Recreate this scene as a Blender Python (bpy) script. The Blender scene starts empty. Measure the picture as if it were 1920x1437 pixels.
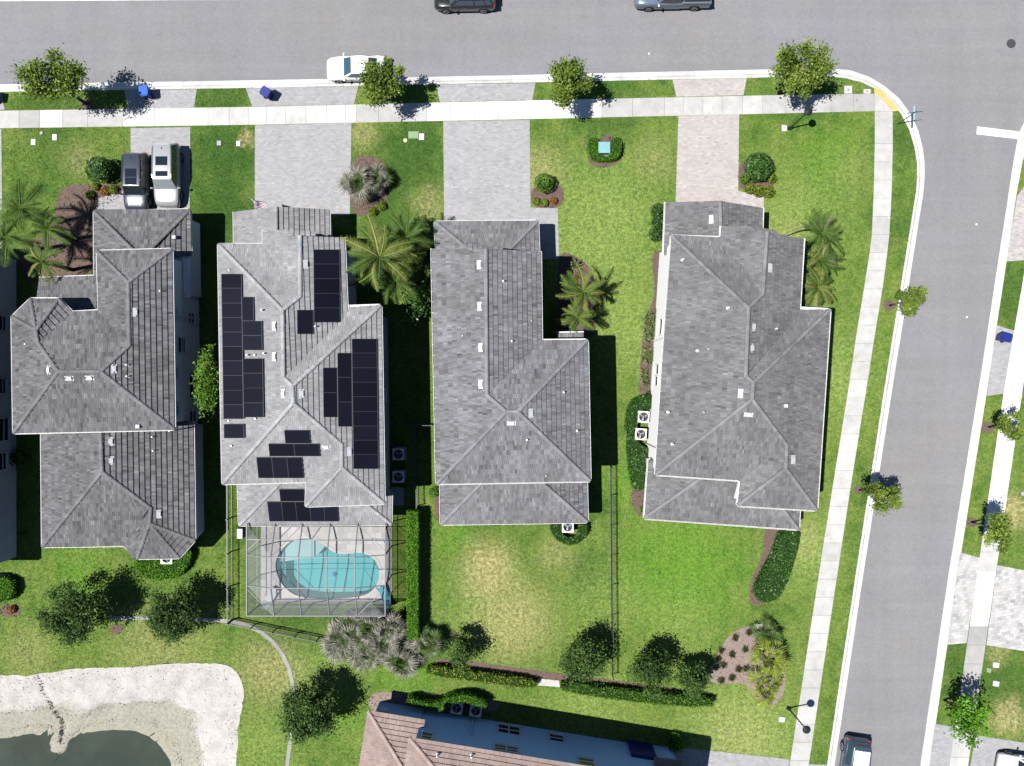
import bpy, bmesh, math, random
from mathutils import Vector, Matrix

# ------------------------------------------------------------------ scene, camera, light
sc = bpy.context.scene
COL = sc.collection
CAMH, PPM = 60.0, 24.0           # drone height (m), photo pixels per metre on the ground

cam = bpy.data.cameras.new('camera'); camo = bpy.data.objects.new('camera', cam); COL.objects.link(camo)
camo.location = (0, 0, CAMH); camo.rotation_euler = (0, 0, 0)
cam.sensor_fit = 'HORIZONTAL'; cam.sensor_width = 36.0; cam.lens = 27.0
cam.clip_start = 0.5; cam.clip_end = 3000
sc.camera = camo

SUN_TO = Vector((-0.47, -0.105, 1.0)).normalized()      # direction towards the sun
world = bpy.data.worlds.new('World'); sc.world = world; world.use_nodes = True
nt = world.node_tree; bg = nt.nodes['Background']
sky = nt.nodes.new('ShaderNodeTexSky'); sky.sky_type = 'NISHITA'; sky.sun_disc = False
sky.sun_elevation = math.asin(SUN_TO.z)
sky.sun_rotation = math.atan2(SUN_TO.x, SUN_TO.y) % (2*math.pi)
sky.air_density = 0.8; sky.dust_density = 0.0; sky.ozone_density = 1.0
nt.links.new(sky.outputs[0], bg.inputs[0]); bg.inputs[1].default_value = 0.06
sun = bpy.data.lights.new('sun', 'SUN'); sun.energy = 5.0; sun.angle = math.radians(0.5); sun.color = (1.0, 0.965, 0.915)
suno = bpy.data.objects.new('sun', sun); COL.objects.link(suno)
suno.rotation_euler = (-SUN_TO).to_track_quat('-Z', 'Y').to_euler(); suno.location = (-30, -10, 80)
vs = sc.view_settings; vs.view_transform = 'Standard'; vs.look = 'None'; vs.exposure = 0.75; vs.gamma = 1.0
vs.use_curve_mapping = False
sc.render.engine = 'CYCLES'
try:
    sc.cycles.max_bounces = 4; sc.cycles.diffuse_bounces = 0; sc.cycles.glossy_bounces = 2; sc.cycles.transparent_max_bounces = 8
except Exception: pass

# ------------------------------------------------------------------ helpers
def P(x, y, z=0.0):
    k = (CAMH - z)/CAMH/PPM
    return Vector(((x-960)*k, (718.5-y)*k, z))
WM = {}
R = random.Random(7)
def wm(o): return WM.get(o.name, Matrix.Identity(4))
def props(o, label=None, cat=None, group=None, kind=None):
    if label: o['label'] = label
    if cat: o['category'] = cat
    if group: o['group'] = group
    if kind: o['kind'] = kind
    return o
def link(o, parent=None, local=None):
    """local = matrix in the parent's frame; None = mesh is in world coordinates"""
    COL.objects.link(o)
    if parent is not None:
        o.parent = parent
        if local is None:
            o.matrix_parent_inverse = wm(parent).inverted(); WM[o.name] = Matrix.Identity(4)
        else:
            o.matrix_basis = local; WM[o.name] = wm(parent) @ local
    elif local is not None:
        o.matrix_basis = local; WM[o.name] = local
    return o
def thing(name, label, cat, loc, rz=0.0, group=None):
    o = bpy.data.objects.new(name, None); o.empty_display_size = 0.3
    link(o, None, Matrix.Translation(Vector(loc)) @ Matrix.Rotation(rz, 4, 'Z'))
    return props(o, label, cat, group)
class MB:
    def __init__(s): s.v = []; s.f = []; s.t = []; s.m = []
    def poly(s, pts, t=0.0, m=0):
        n = len(s.v); s.v += [tuple(p) for p in pts]; s.f.append(tuple(range(n, n+len(pts)))); s.t.append(t); s.m.append(m)
    def solid(s, bot, top, t=0.0, m=0, bottom=True):
        """bot/top: rings counter-clockwise seen from above"""
        n = len(s.v); k = len(bot); s.v += [tuple(p) for p in bot] + [tuple(p) for p in top]
        s.f.append(tuple(range(n+k, n+2*k))); c = 1
        if bottom: s.f.append(tuple(range(n+k-1, n-1, -1))); c += 1
        for i in range(k):
            j = (i+1) % k; s.f.append((n+i, n+j, n+k+j, n+k+i)); c += 1
        s.t += [t]*c; s.m += [m]*c
    def prism(s, pts, z0, z1, t=0.0, m=0, bottom=True):
        pts = [Vector((p[0], p[1], 0)) for p in pts]
        if area2(pts) < 0: pts = pts[::-1]
        s.solid([(p.x, p.y, z0) for p in pts], [(p.x, p.y, z1) for p in pts], t, m, bottom)
    def box(s, c, size, rz=0.0, t=0.0, m=0, M=None):
        x, y, z = size[0]/2, size[1]/2, size[2]/2
        if M is None: M = Matrix.Translation(Vector(c)) @ Matrix.Rotation(rz, 4, 'Z')
        else: M = M @ Matrix.Translation(Vector(c))
        q = [(-x,-y),(x,-y),(x,y),(-x,y)]
        s.solid([M @ Vector((a,b,-z)) for a,b in q], [M @ Vector((a,b,z)) for a,b in q], t, m)
    def bar(s, a, b, w, h, t=0.0, m=0):
        a = Vector(a); b = Vector(b); d = (b-a); L = d.length
        if L < 1e-6: return
        d.normalize(); up = Vector((0,0,1)) if abs(d.z) < .95 else Vector((1,0,0))
        u = d.cross(up).normalized(); w3 = u.cross(d)
        o = [(-w/2,-h/2),(w/2,-h/2),(w/2,h/2),(-w/2,h/2)]
        s.solid([a+u*p+w3*q for p,q in o], [b+u*p+w3*q for p,q in o], t, m)
    def tube(s, pts, rad, seg=6, t=0.0, m=0, cap=True):
        pts = [Vector(p) for p in pts]; n0 = len(s.v); N = len(pts)
        if not isinstance(rad, (list, tuple)): rad = [rad]*N
        for i, p in enumerate(pts):
            d = (pts[min(i+1,N-1)] - pts[max(i-1,0)]).normalized()
            up = Vector((0,0,1)) if abs(d.z) < .9 else Vector((1,0,0))
            u = d.cross(up).normalized(); w = u.cross(d)
            for k in range(seg):
                a = 2*math.pi*k/seg; s.v.append(tuple(p + (u*math.cos(a)+w*math.sin(a))*rad[i]))
        c = 0
        for i in range(N-1):
            for k in range(seg):
                k2 = (k+1) % seg; a = n0+i*seg
                s.f.append((a+k, a+seg+k, a+seg+k2, a+k2)); c += 1
        if cap:
            s.f.append(tuple(n0+(N-1)*seg+k for k in range(seg-1,-1,-1))); s.f.append(tuple(n0+k for k in range(seg))); c += 2
        s.t += [t]*c; s.m += [m]*c
    def disc(s, c, r, h, seg=20, t=0.0, m=0, r2=None):
        c = Vector(c); r2 = r if r2 is None else r2
        s.solid([c+Vector((math.cos(2*math.pi*k/seg)*r, math.sin(2*math.pi*k/seg)*r, 0)) for k in range(seg)],
                [c+Vector((math.cos(2*math.pi*k/seg)*r2, math.sin(2*math.pi*k/seg)*r2, h)) for k in range(seg)], t, m)
    def mesh(s, name, mats, smooth=False):
        me = bpy.data.meshes.new(name); me.from_pydata(s.v, [], s.f)
        if not isinstance(mats, (list, tuple)): mats = [mats]
        for mm in mats: me.materials.append(mm)
        if len(mats) > 1: me.polygons.foreach_set('material_index', s.m)
        if any(s.t):
            a = me.attributes.new('tint', 'FLOAT', 'FACE'); a.data.foreach_set('value', s.t)
        if smooth: me.polygons.foreach_set('use_smooth', [True]*len(s.f))
        me.update(); return me
    def build(s, name, mats, parent=None, local=None, smooth=False, label=None, cat=None, group=None, kind=None):
        o = bpy.data.objects.new(name, s.mesh(name, mats, smooth)); link(o, parent, local)
        return props(o, label, cat, group, kind)
def inst(name, me, parent, M, tint=None):
    o = bpy.data.objects.new(name, me); link(o, parent, M)
    if tint is not None: o['tint'] = float(tint)
    return o
def area2(p): return sum(p[i][0]*p[(i+1)%len(p)][1]-p[(i+1)%len(p)][0]*p[i][1] for i in range(len(p)))
def inside(pt, poly):
    x, y = pt; c = False; n = len(poly); j = n-1
    for i in range(n):
        xi, yi = poly[i][0], poly[i][1]; xj, yj = poly[j][0], poly[j][1]
        if (yi > y) != (yj > y) and x < (xj-xi)*(y-yi)/(yj-yi)+xi: c = not c
        j = i
    return c
def clip_rect(poly, u0, u1, v0, v1):
    for ax, val, sgn in ((0,u0,1),(0,u1,-1),(1,v0,1),(1,v1,-1)):
        out = []; n = len(poly)
        for i in range(n):
            a, b = poly[i], poly[(i+1)%n]
            da, db = (a[ax]-val)*sgn, (b[ax]-val)*sgn
            if da >= 0: out.append(a)
            if (da >= 0) != (db >= 0):
                k = da/(da-db); out.append((a[0]+(b[0]-a[0])*k, a[1]+(b[1]-a[1])*k))
        poly = out
        if len(poly) < 3: return []
    r = []
    for p in poly:
        if not r or (abs(p[0]-r[-1][0])+abs(p[1]-r[-1][1])) > 1e-4: r.append(p)
    if len(r) > 1 and abs(r[0][0]-r[-1][0])+abs(r[0][1]-r[-1][1]) < 1e-4: r.pop()
    return r if len(r) >= 3 else []
def offset_poly(pts, d):
    """inset a simple polygon (ccw) by d"""
    pts = [Vector((p[0], p[1])) for p in pts]
    if area2(pts) < 0: pts.reverse()
    out = []; n = len(pts)
    for i in range(n):
        a, b, c = pts[i-1], pts[i], pts[(i+1)%n]
        d1 = (b-a).normalized(); d2 = (c-b).normalized()
        n1 = Vector((-d1.y, d1.x)); n2 = Vector((-d2.y, d2.x))
        m = n1+n2
        if m.length < 0.3: m = n1
        m = m/ max(m.dot(n1), .25)
        out.append(b + m*d)
    return out
def resample(pts, n=None, step=None):
    pts = [Vector(p) for p in pts]; L = [0]
    for i in range(1, len(pts)): L.append(L[-1]+(pts[i]-pts[i-1]).length)
    if n is None: n = max(2, int(round(L[-1]/step))+1)
    out = []; j = 0
    for i in range(n):
        d = L[-1]*i/(n-1)
        while j < len(L)-2 and L[j+1] < d: j += 1
        k = (d-L[j])/max(L[j+1]-L[j], 1e-9); out.append(pts[j].lerp(pts[j+1], min(max(k,0),1)))
    return out
def smooth_path(pts, n=1):
    pts = [Vector(p) for p in pts]
    for _ in range(n):
        q = [pts[0]]
        for a, b in zip(pts, pts[1:]): q += [a.lerp(b,.25), a.lerp(b,.75)]
        pts = q+[pts[-1]]
    return pts
def smooth_loop(pts, n=1):
    pts = [Vector(p) for p in pts]
    for _ in range(n):
        q = []
        for i in range(len(pts)):
            a, b = pts[i], pts[(i+1)%len(pts)]; q += [a.lerp(b,.25), a.lerp(b,.75)]
        pts = q
    return pts
def fill_holes(loops, z):
    """planar triangulated sheet from an outer loop and hole loops (2D)"""
    bm = bmesh.new(); ed = []
    for lp in loops:
        vs_ = [bm.verts.new((p[0], p[1], z)) for p in lp]
        for i in range(len(vs_)): ed.append(bm.edges.new((vs_[i], vs_[(i+1)%len(vs_)])))
    bmesh.ops.triangle_fill(bm, use_beauty=True, use_dissolve=False, edges=ed, normal=(0,0,1))
    for f in bm.faces:
        if f.normal.z < 0: f.normal_flip()
    return bm
def bm_obj(bm, name, mat, parent=None, kind=None, label=None, cat=None, smooth=False):
    me = bpy.data.meshes.new(name); bm.to_mesh(me); bm.free(); me.materials.append(mat)
    if smooth: me.polygons.foreach_set('use_smooth', [True]*len(me.polygons))
    o = bpy.data.objects.new(name, me); link(o, parent); return props(o, label, cat, None, kind)

# ------------------------------------------------------------------ materials
def N(t, ty, **kw):
    n = t.nodes.new(ty)
    for k, v in kw.items(): setattr(n, k, v)
    return n
def val(t, x):
    return x
def math_n(t, op, a, b=None, clamp=False):
    n = t.nodes.new('ShaderNodeMath'); n.operation = op; n.use_clamp = clamp
    for i, q in enumerate((a, b)):
        if q is None: continue
        if isinstance(q, (int, float)): n.inputs[i].default_value = q
        else: t.links.new(q, n.inputs[i])
    return n.outputs[0]
def noise(t, scale, detail=3, rough=.55, vec=None, dist=0.0):
    n = t.nodes.new('ShaderNodeTexNoise'); n.inputs['Scale'].default_value = scale
    n.inputs['Detail'].default_value = detail; n.inputs['Roughness'].default_value = rough; n.inputs['Distortion'].default_value = dist
    if vec is None:
        g = t.nodes.get('WPOS') or N(t, 'ShaderNodeNewGeometry', name='WPOS'); vec = g.outputs['Position']
    t.links.new(vec, n.inputs['Vector']); return n.outputs['Fac']
def ramp(t, fac, stops, interp='LINEAR'):
    r = t.nodes.new('ShaderNodeValToRGB'); r.color_ramp.interpolation = interp
    e = r.color_ramp.elements
    while len(e) < len(stops): e.new(0.5)
    for q, (p, c) in zip(e, stops):
        q.position = p; q.color = (c, c, c, 1) if isinstance(c, (int, float)) else (*c, 1)
    t.links.new(fac, r.inputs[0]); return r.outputs[0]
def mix(t, fac, a, b, ty='MIX'):
    n = t.nodes.new('ShaderNodeMix'); n.data_type = 'RGBA'; n.blend_type = ty
    for i, q in ((0, fac), (6, a), (7, b)):
        if isinstance(q, (int, float)): n.inputs[i].default_value = q
        elif isinstance(q, tuple): n.inputs[i].default_value = (*q, 1)
        else: t.links.new(q, n.inputs[i])
    return n.outputs[2]
def scale_c(t, colr, f):
    n = t.nodes.new('ShaderNodeVectorMath'); n.operation = 'SCALE'
    if isinstance(colr, tuple): n.inputs[0].default_value = colr
    else: t.links.new(colr, n.inputs[0])
    t.links.new(f, n.inputs['Scale']); return n.outputs[0]
def tint_val(t):
    a = N(t, 'ShaderNodeAttribute', attribute_type='GEOMETRY', attribute_name='tint')
    b = N(t, 'ShaderNodeAttribute', attribute_type='OBJECT', attribute_name='tint')
    return math_n(t, 'ADD', a.outputs['Fac'], b.outputs['Fac'])
def new_mat(name):
    m = bpy.data.materials.new(name); m.use_nodes = True; t = m.node_tree
    return m, t, t.nodes['Principled BSDF']
def bump(t, bsdf, h, strength=.4, dist=.02):
    b = t.nodes.new('ShaderNodeBump'); b.inputs['Strength'].default_value = strength; b.inputs['Distance'].default_value = dist
    t.links.new(h, b.inputs['Height']); t.links.new(b.outputs[0], bsdf.inputs['Normal'])
def mk(name, col, rough=.8, var=.15, scale=3.0, tint=1.0, bmp=0.0, bscale=30.0, spec=.3, metal=0.0, blot=None, coat=0.0, fine=0.0):
    m, t, b = new_mat(name)
    f = math_n(t, 'MULTIPLY_ADD', noise(t, scale, 4), 2*var); f.node.inputs[2].default_value = 1-var
    if fine:
        g = math_n(t, 'MULTIPLY_ADD', noise(t, 26.0, 2), 2*fine); g.node.inputs[2].default_value = 1-fine
        f = math_n(t, 'MULTIPLY', f, g)
    if tint:
        tv = math_n(t, 'MULTIPLY_ADD', tint_val(t), tint); tv.node.inputs[2].default_value = 1.0
        f = math_n(t, 'MULTIPLY', f, tv)
    c = scale_c(t, tuple(col), f)
    if blot:                              # (colour, scale, low, high): stains
        k = ramp(t, noise(t, blot[1], 5, .62), [(blot[2], 0.0), (blot[3], 1.0)])
        c = mix(t, k, c, tuple(blot[0]))
    t.links.new(c, b.inputs['Base Color'])
    b.inputs['Roughness'].default_value = rough; b.inputs['Metallic'].default_value = metal
    b.inputs['Specular IOR Level'].default_value = spec
    if coat: b.inputs['Coat Weight'].default_value = coat; b.inputs['Coat Roughness'].default_value = .04
    if bmp: bump(t, b, noise(t, bscale, 4), bmp, .03)
    return m
def leaf_mat(name, col, var=.35, trans=.35, rough=.5, second=None, spec=.3):
    m, t, b = new_mat(name)
    tv = tint_val(t)
    f = math_n(t, 'MULTIPLY_ADD', tv, var); f.node.inputs[2].default_value = 1.0
    n2 = math_n(t, 'MULTIPLY_ADD', noise(t, 1.3, 2), .5); n2.node.inputs[2].default_value = .75
    f = math_n(t, 'MULTIPLY', f, n2)
    base = tuple(col)
    if second: base = mix(t, math_n(t, 'MULTIPLY_ADD', tv, .5, True), tuple(col), tuple(second)); 
    if second: base.node.inputs[0].links[0].from_node.inputs[2].default_value = .35
    c = scale_c(t, base, f)
    t.links.new(c, b.inputs['Base Color']); b.inputs['Roughness'].default_value = rough; b.inputs['Specular IOR Level'].default_value = spec
    tr = N(t, 'ShaderNodeBsdfTranslucent'); t.links.new(c, tr.inputs[0])
    ms = N(t, 'ShaderNodeMixShader'); ms.inputs[0].default_value = trans
    t.links.new(b.outputs[0], ms.inputs[1]); t.links.new(tr.outputs[0], ms.inputs[2])
    t.links.new(ms.outputs[0], t.nodes['Material Output'].inputs[0]); return m

DRY = ((915,1065,3.0,.95),(960,1165,4.4,.7),(1040,1040,2.0,.45),(50,1225,3.0,.35),(300,1215,5.0,.4),(505,1260,3.6,.65),(1010,320,2.8,.55),(1900,960,1.9,.95),(1890,1345,2.0,.85),(1870,1230,1.2,.55),
       (1465,480,3.6,.35),(1230,300,2.6,.3),(1800,870,1.6,.45),(680,250,1.6,.55),(150,300,2.0,.4),(465,262,.8,.8),(1385,1385,4.0,.35),(800,385,2.0,.5),(1510,1010,2.0,.4),(1600,320,2.5,.2))
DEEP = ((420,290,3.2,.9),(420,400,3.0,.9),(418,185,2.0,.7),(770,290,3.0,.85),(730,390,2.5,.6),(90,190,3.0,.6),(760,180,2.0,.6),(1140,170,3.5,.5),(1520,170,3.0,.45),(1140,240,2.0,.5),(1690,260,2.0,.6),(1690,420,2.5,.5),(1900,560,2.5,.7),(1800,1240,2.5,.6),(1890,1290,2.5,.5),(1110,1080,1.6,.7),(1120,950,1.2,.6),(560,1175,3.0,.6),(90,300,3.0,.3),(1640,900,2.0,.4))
LUSH = ((1280,1060,6.5,.85),(760,1250,3.0,.8),(150,1080,3.0,.6),(1180,900,2.5,.7),(640,1340,3.0,.4),(850,1010,2.0,.5),(1560,300,3.5,.5))
PALE = ((1130,420,7.5,.75),(1180,620,5.0,.7),(1500,420,5.5,.55),(1400,640,4.0,.5),(1560,700,5.0,.7),(1510,1030,4.0,.7),(1380,1370,6.0,.75),(1100,1330,5.0,.6),(1130,1120,4.0,.5),(900,1150,5.0,.5),(600,1260,4.0,.5),(700,1400,3.0,.4),(490,1400,4.0,.5),(1280,1180,4.0,.4),(1450,1400,4.0,.5))
def lawn_material(name='lawn_grass', blades=False):
    """turf: dark and light greens, straw-coloured dry patches and lusher patches at fixed places"""
    m, t, b = new_mat(name)
    n1 = noise(t, .11, 4, .62); n2 = noise(t, .7, 4, .62); n3 = noise(t, 3.6, 3, .65)
    geo = t.nodes.get('WPOS'); pos = geo.outputs['Position']
    g = mix(t, ramp(t, n1, [(.34, 0.0), (.62, 1.0)]), (.064, .130, .020), (.112, .174, .033))
    g = mix(t, ramp(t, n2, [(.44, 0.0), (.72, .75)]), g, (.155, .196, .050))
    g = mix(t, ramp(t, n2, [(.26, .75), (.46, 0.0)]), g, (.036, .084, .015))
    warp = math_n(t, 'MULTIPLY_ADD', n2, 3.4); warp.node.inputs[2].default_value = -1.7
    br = ramp(t, n3, [(.28, .3), (.62, 1.0)])
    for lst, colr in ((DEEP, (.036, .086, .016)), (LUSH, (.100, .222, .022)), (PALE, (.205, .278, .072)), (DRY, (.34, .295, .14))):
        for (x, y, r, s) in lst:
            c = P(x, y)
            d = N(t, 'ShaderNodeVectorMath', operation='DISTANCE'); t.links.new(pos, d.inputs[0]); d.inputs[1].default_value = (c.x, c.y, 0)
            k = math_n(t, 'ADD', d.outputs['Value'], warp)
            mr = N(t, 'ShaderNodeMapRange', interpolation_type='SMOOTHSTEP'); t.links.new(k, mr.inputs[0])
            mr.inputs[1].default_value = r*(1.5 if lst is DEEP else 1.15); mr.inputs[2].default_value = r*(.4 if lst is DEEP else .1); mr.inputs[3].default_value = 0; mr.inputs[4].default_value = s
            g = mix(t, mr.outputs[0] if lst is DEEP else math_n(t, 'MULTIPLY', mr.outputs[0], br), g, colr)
    f = ramp(t, n3, [(.25, .66), (.5, .96), (.75, 1.28)])
    wav = N(t, 'ShaderNodeTexWave', wave_type='BANDS', bands_direction='X'); wav.inputs['Scale'].default_value = .30; wav.inputs['Distortion'].default_value = 1.6; wav.inputs['Detail'].default_value = 2; wav.inputs['Detail Scale'].default_value = .12
    t.links.new(pos, wav.inputs['Vector']); st = math_n(t, 'MULTIPLY_ADD', wav.outputs['Fac'], .07); st.node.inputs[2].default_value = .965      # mower stripes
    f = math_n(t, 'MULTIPLY', f, st)
    if blades:
        tv = math_n(t, 'MULTIPLY_ADD', tint_val(t), 1.0); tv.node.inputs[2].default_value = 1.12
        g = scale_c(t, g, math_n(t, 'MULTIPLY', f, tv))
    else:
        n4 = noise(t, 12.0, 3, .7)
        g = scale_c(t, g, math_n(t, 'MULTIPLY', f, ramp(t, n4, [(.3, .45), (.5, .9), (.7, 1.5)])))
        bump(t, b, n4, .6, .05)
    t.links.new(g, b.inputs['Base Color']); b.inputs['Roughness'].default_value = .9; b.inputs['Specular IOR Level'].default_value = .1
    return m
def asphalt_material():
    m, t, b = new_mat('asphalt')
    n1 = noise(t, 14, 3, .75); g = t.nodes.get('WPOS'); pos = g.outputs['Position']
    f = ramp(t, n1, [(.28, .84), (.5, 1.0), (.72, 1.17)])
    f2 = math_n(t, 'MULTIPLY_ADD', noise(t, .16, 5, .6), .26); f2.node.inputs[2].default_value = .87
    f3 = math_n(t, 'MULTIPLY_ADD', noise(t, 4.0, 4, .7), .30); f3.node.inputs[2].default_value = .85
    def streak(rot, sx, sy, amp):          # long wear streaks along a street
        mp = N(t, 'ShaderNodeMapping'); mp.vector_type = 'POINT'; mp.inputs['Rotation'].default_value = (0, 0, rot); mp.inputs['Scale'].default_value = (sx, sy, 1)
        t.links.new(pos, mp.inputs[0]); q = math_n(t, 'MULTIPLY_ADD', noise(t, 1.0, 4, .6, mp.outputs[0]), amp); q.node.inputs[2].default_value = 1-amp/2; return q
    f4 = math_n(t, 'MULTIPLY', streak(math.radians(-1.1), .035, 1.0, .22), streak(math.radians(8.8), .9, .03, .16))
    f = math_n(t, 'MULTIPLY', math_n(t, 'MULTIPLY', f, f2), math_n(t, 'MULTIPLY', f3, f4))
    c = mix(t, ramp(t, noise(t, .09, 4, .6), [(.4, 0.0), (.7, .9)]), (.172, .172, .186), (.178, .174, .170))
    vor = N(t, 'ShaderNodeTexVoronoi'); vor.inputs['Scale'].default_value = 1.7; t.links.new(pos, vor.inputs['Vector'])
    c = mix(t, math_n(t, 'MULTIPLY', ramp(t, vor.outputs['Distance'], [(.02, 1.0), (.045, 0.0)]), .35), c, (.40, .40, .40))
    c = mix(t, ramp(t, noise(t, .9, 5, .72), [(.62, 0.0), (.80, .5)]), c, (.105, .105, .112))
    # fine cracks
    v2 = N(t, 'ShaderNodeTexVoronoi', feature='DISTANCE_TO_EDGE'); v2.inputs['Scale'].default_value = .16
    wv = N(t, 'ShaderNodeVectorMath', operation='ADD'); nz = N(t, 'ShaderNodeTexNoise'); nz.inputs['Scale'].default_value = .5; nz.inputs['Detail'].default_value = 5; t.links.new(pos, nz.inputs['Vector'])
    sc2 = N(t, 'ShaderNodeVectorMath', operation='SCALE'); t.links.new(nz.outputs['Color'], sc2.inputs[0]); sc2.inputs['Scale'].default_value = 2.5
    t.links.new(pos, wv.inputs[0]); t.links.new(sc2.outputs[0], wv.inputs[1]); t.links.new(wv.outputs[0], v2.inputs['Vector'])
    crack = math_n(t, 'MULTIPLY', ramp(t, v2.outputs['Distance'], [(.001, .14), (.004, 0.0)]), ramp(t, noise(t, .25, 3, .6), [(.5, 0.0), (.6, 1.0)]))
    c = mix(t, crack, c, (.085, .085, .09))
    t.links.new(scale_c(t, c, f), b.inputs['Base Color']); b.inputs['Roughness'].default_value = .92; b.inputs['Specular IOR Level'].default_value = .2
    bump(t, b, n1, .35, .015); return m
def concrete_material(name, col, stain=.25):
    m, t, b = new_mat(name)
    f = math_n(t, 'MULTIPLY_ADD', noise(t, 1.2, 5, .65), .60); f.node.inputs[2].default_value = .69
    f2 = math_n(t, 'MULTIPLY_ADD', noise(t, 22, 3, .7), .2); f2.node.inputs[2].default_value = .9
    tv = math_n(t, 'ADD', tint_val(t), 1.0)
    c = scale_c(t, tuple(col), math_n(t, 'MULTIPLY', math_n(t, 'MULTIPLY', f, f2), tv))
    k = ramp(t, noise(t, .9, 6, .72), [(.5, 0.0), (.74, stain)])
    c = mix(t, k, c, (.20, .20, .18))
    t.links.new(c, b.inputs['Base Color']); b.inputs['Roughness'].default_value = .9; b.inputs['Specular IOR Level'].default_value = .2
    bump(t, b, noise(t, 50, 3), .2, .01); return m
def water_material(name, tint, rough=.03, turb=.15):
    m, t, b = new_mat(name); out = t.nodes['Material Output']; t.nodes.remove(b)
    tr = N(t, 'ShaderNodeBsdfTransparent'); tr.inputs[0].default_value = (*tint, 1)
    gl = N(t, 'ShaderNodeBsdfGlossy'); gl.inputs['Roughness'].default_value = rough
    bp = N(t, 'ShaderNodeBump'); bp.inputs['Strength'].default_value = turb; bp.inputs['Distance'].default_value = .04
    t.links.new(noise(t, 2.5, 3), bp.inputs['Height']); t.links.new(bp.outputs[0], gl.inputs['Normal'])
    fr = N(t, 'ShaderNodeFresnel'); fr.inputs[0].default_value = 1.33; t.links.new(bp.outputs[0], fr.inputs['Normal'])
    ms = N(t, 'ShaderNodeMixShader'); t.links.new(fr.outputs[0], ms.inputs[0]); t.links.new(tr.outputs[0], ms.inputs[1]); t.links.new(gl.outputs[0], ms.inputs[2])
    t.links.new(ms.outputs[0], out.inputs[0]); return m
def screen_material():
    m, t, b = new_mat('insect_screen'); out = t.nodes['Material Output']; t.nodes.remove(b)
    df = N(t, 'ShaderNodeBsdfDiffuse'); df.inputs[0].default_value = (.20, .205, .215, 1)
    tl = N(t, 'ShaderNodeBsdfTranslucent'); tl.inputs[0].default_value = (.62, .63, .65, 1)
    mm = N(t, 'ShaderNodeMixShader'); mm.inputs[0].default_value = .55; t.links.new(df.outputs[0], mm.inputs[1]); t.links.new(tl.outputs[0], mm.inputs[2])
    tr = N(t, 'ShaderNodeBsdfTransparent'); ms = N(t, 'ShaderNodeMixShader')
    lw = N(t, 'ShaderNodeLayerWeight'); lw.inputs[0].default_value = .5
    f = math_n(t, 'MULTIPLY_ADD', math_n(t, 'POWER', lw.outputs['Facing'], 1.6), .95, True); f.node.inputs[2].default_value = .03
    t.links.new(f, ms.inputs[0]); t.links.new(tr.outputs[0], ms.inputs[1]); t.links.new(mm.outputs[0], ms.inputs[2])
    t.links.new(ms.outputs[0], out.inputs[0]); return m
M = {}
R = random.Random(7)
def wm(o): return WM.get(o.name, Matrix.Identity(4))
def props(o, label=None, cat=None, group=None, kind=None):
    if label: o['label'] = label
    if cat: o['category'] = cat
    if group: o['group'] = group
    if kind: o['kind'] = kind
    return o
def link(o, parent=None, local=None):
    """local = matrix in the parent's frame; None = mesh is in world coordinates"""
    COL.objects.link(o)
    if parent is not None:
        o.parent = parent
        if local is None:
            o.matrix_parent_inverse = wm(parent).inverted(); WM[o.name] = Matrix.Identity(4)
        else:
            o.matrix_basis = local; WM[o.name] = wm(parent) @ local
    elif local is not None:
        o.matrix_basis = local; WM[o.name] = local
    return o
def thing(name, label, cat, loc, rz=0.0, group=None):
    o = bpy.data.objects.new(name, None); o.empty_display_size = 0.3
    link(o, None, Matrix.Translation(Vector(loc)) @ Matrix.Rotation(rz, 4, 'Z'))
    return props(o, label, cat, group)
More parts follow.
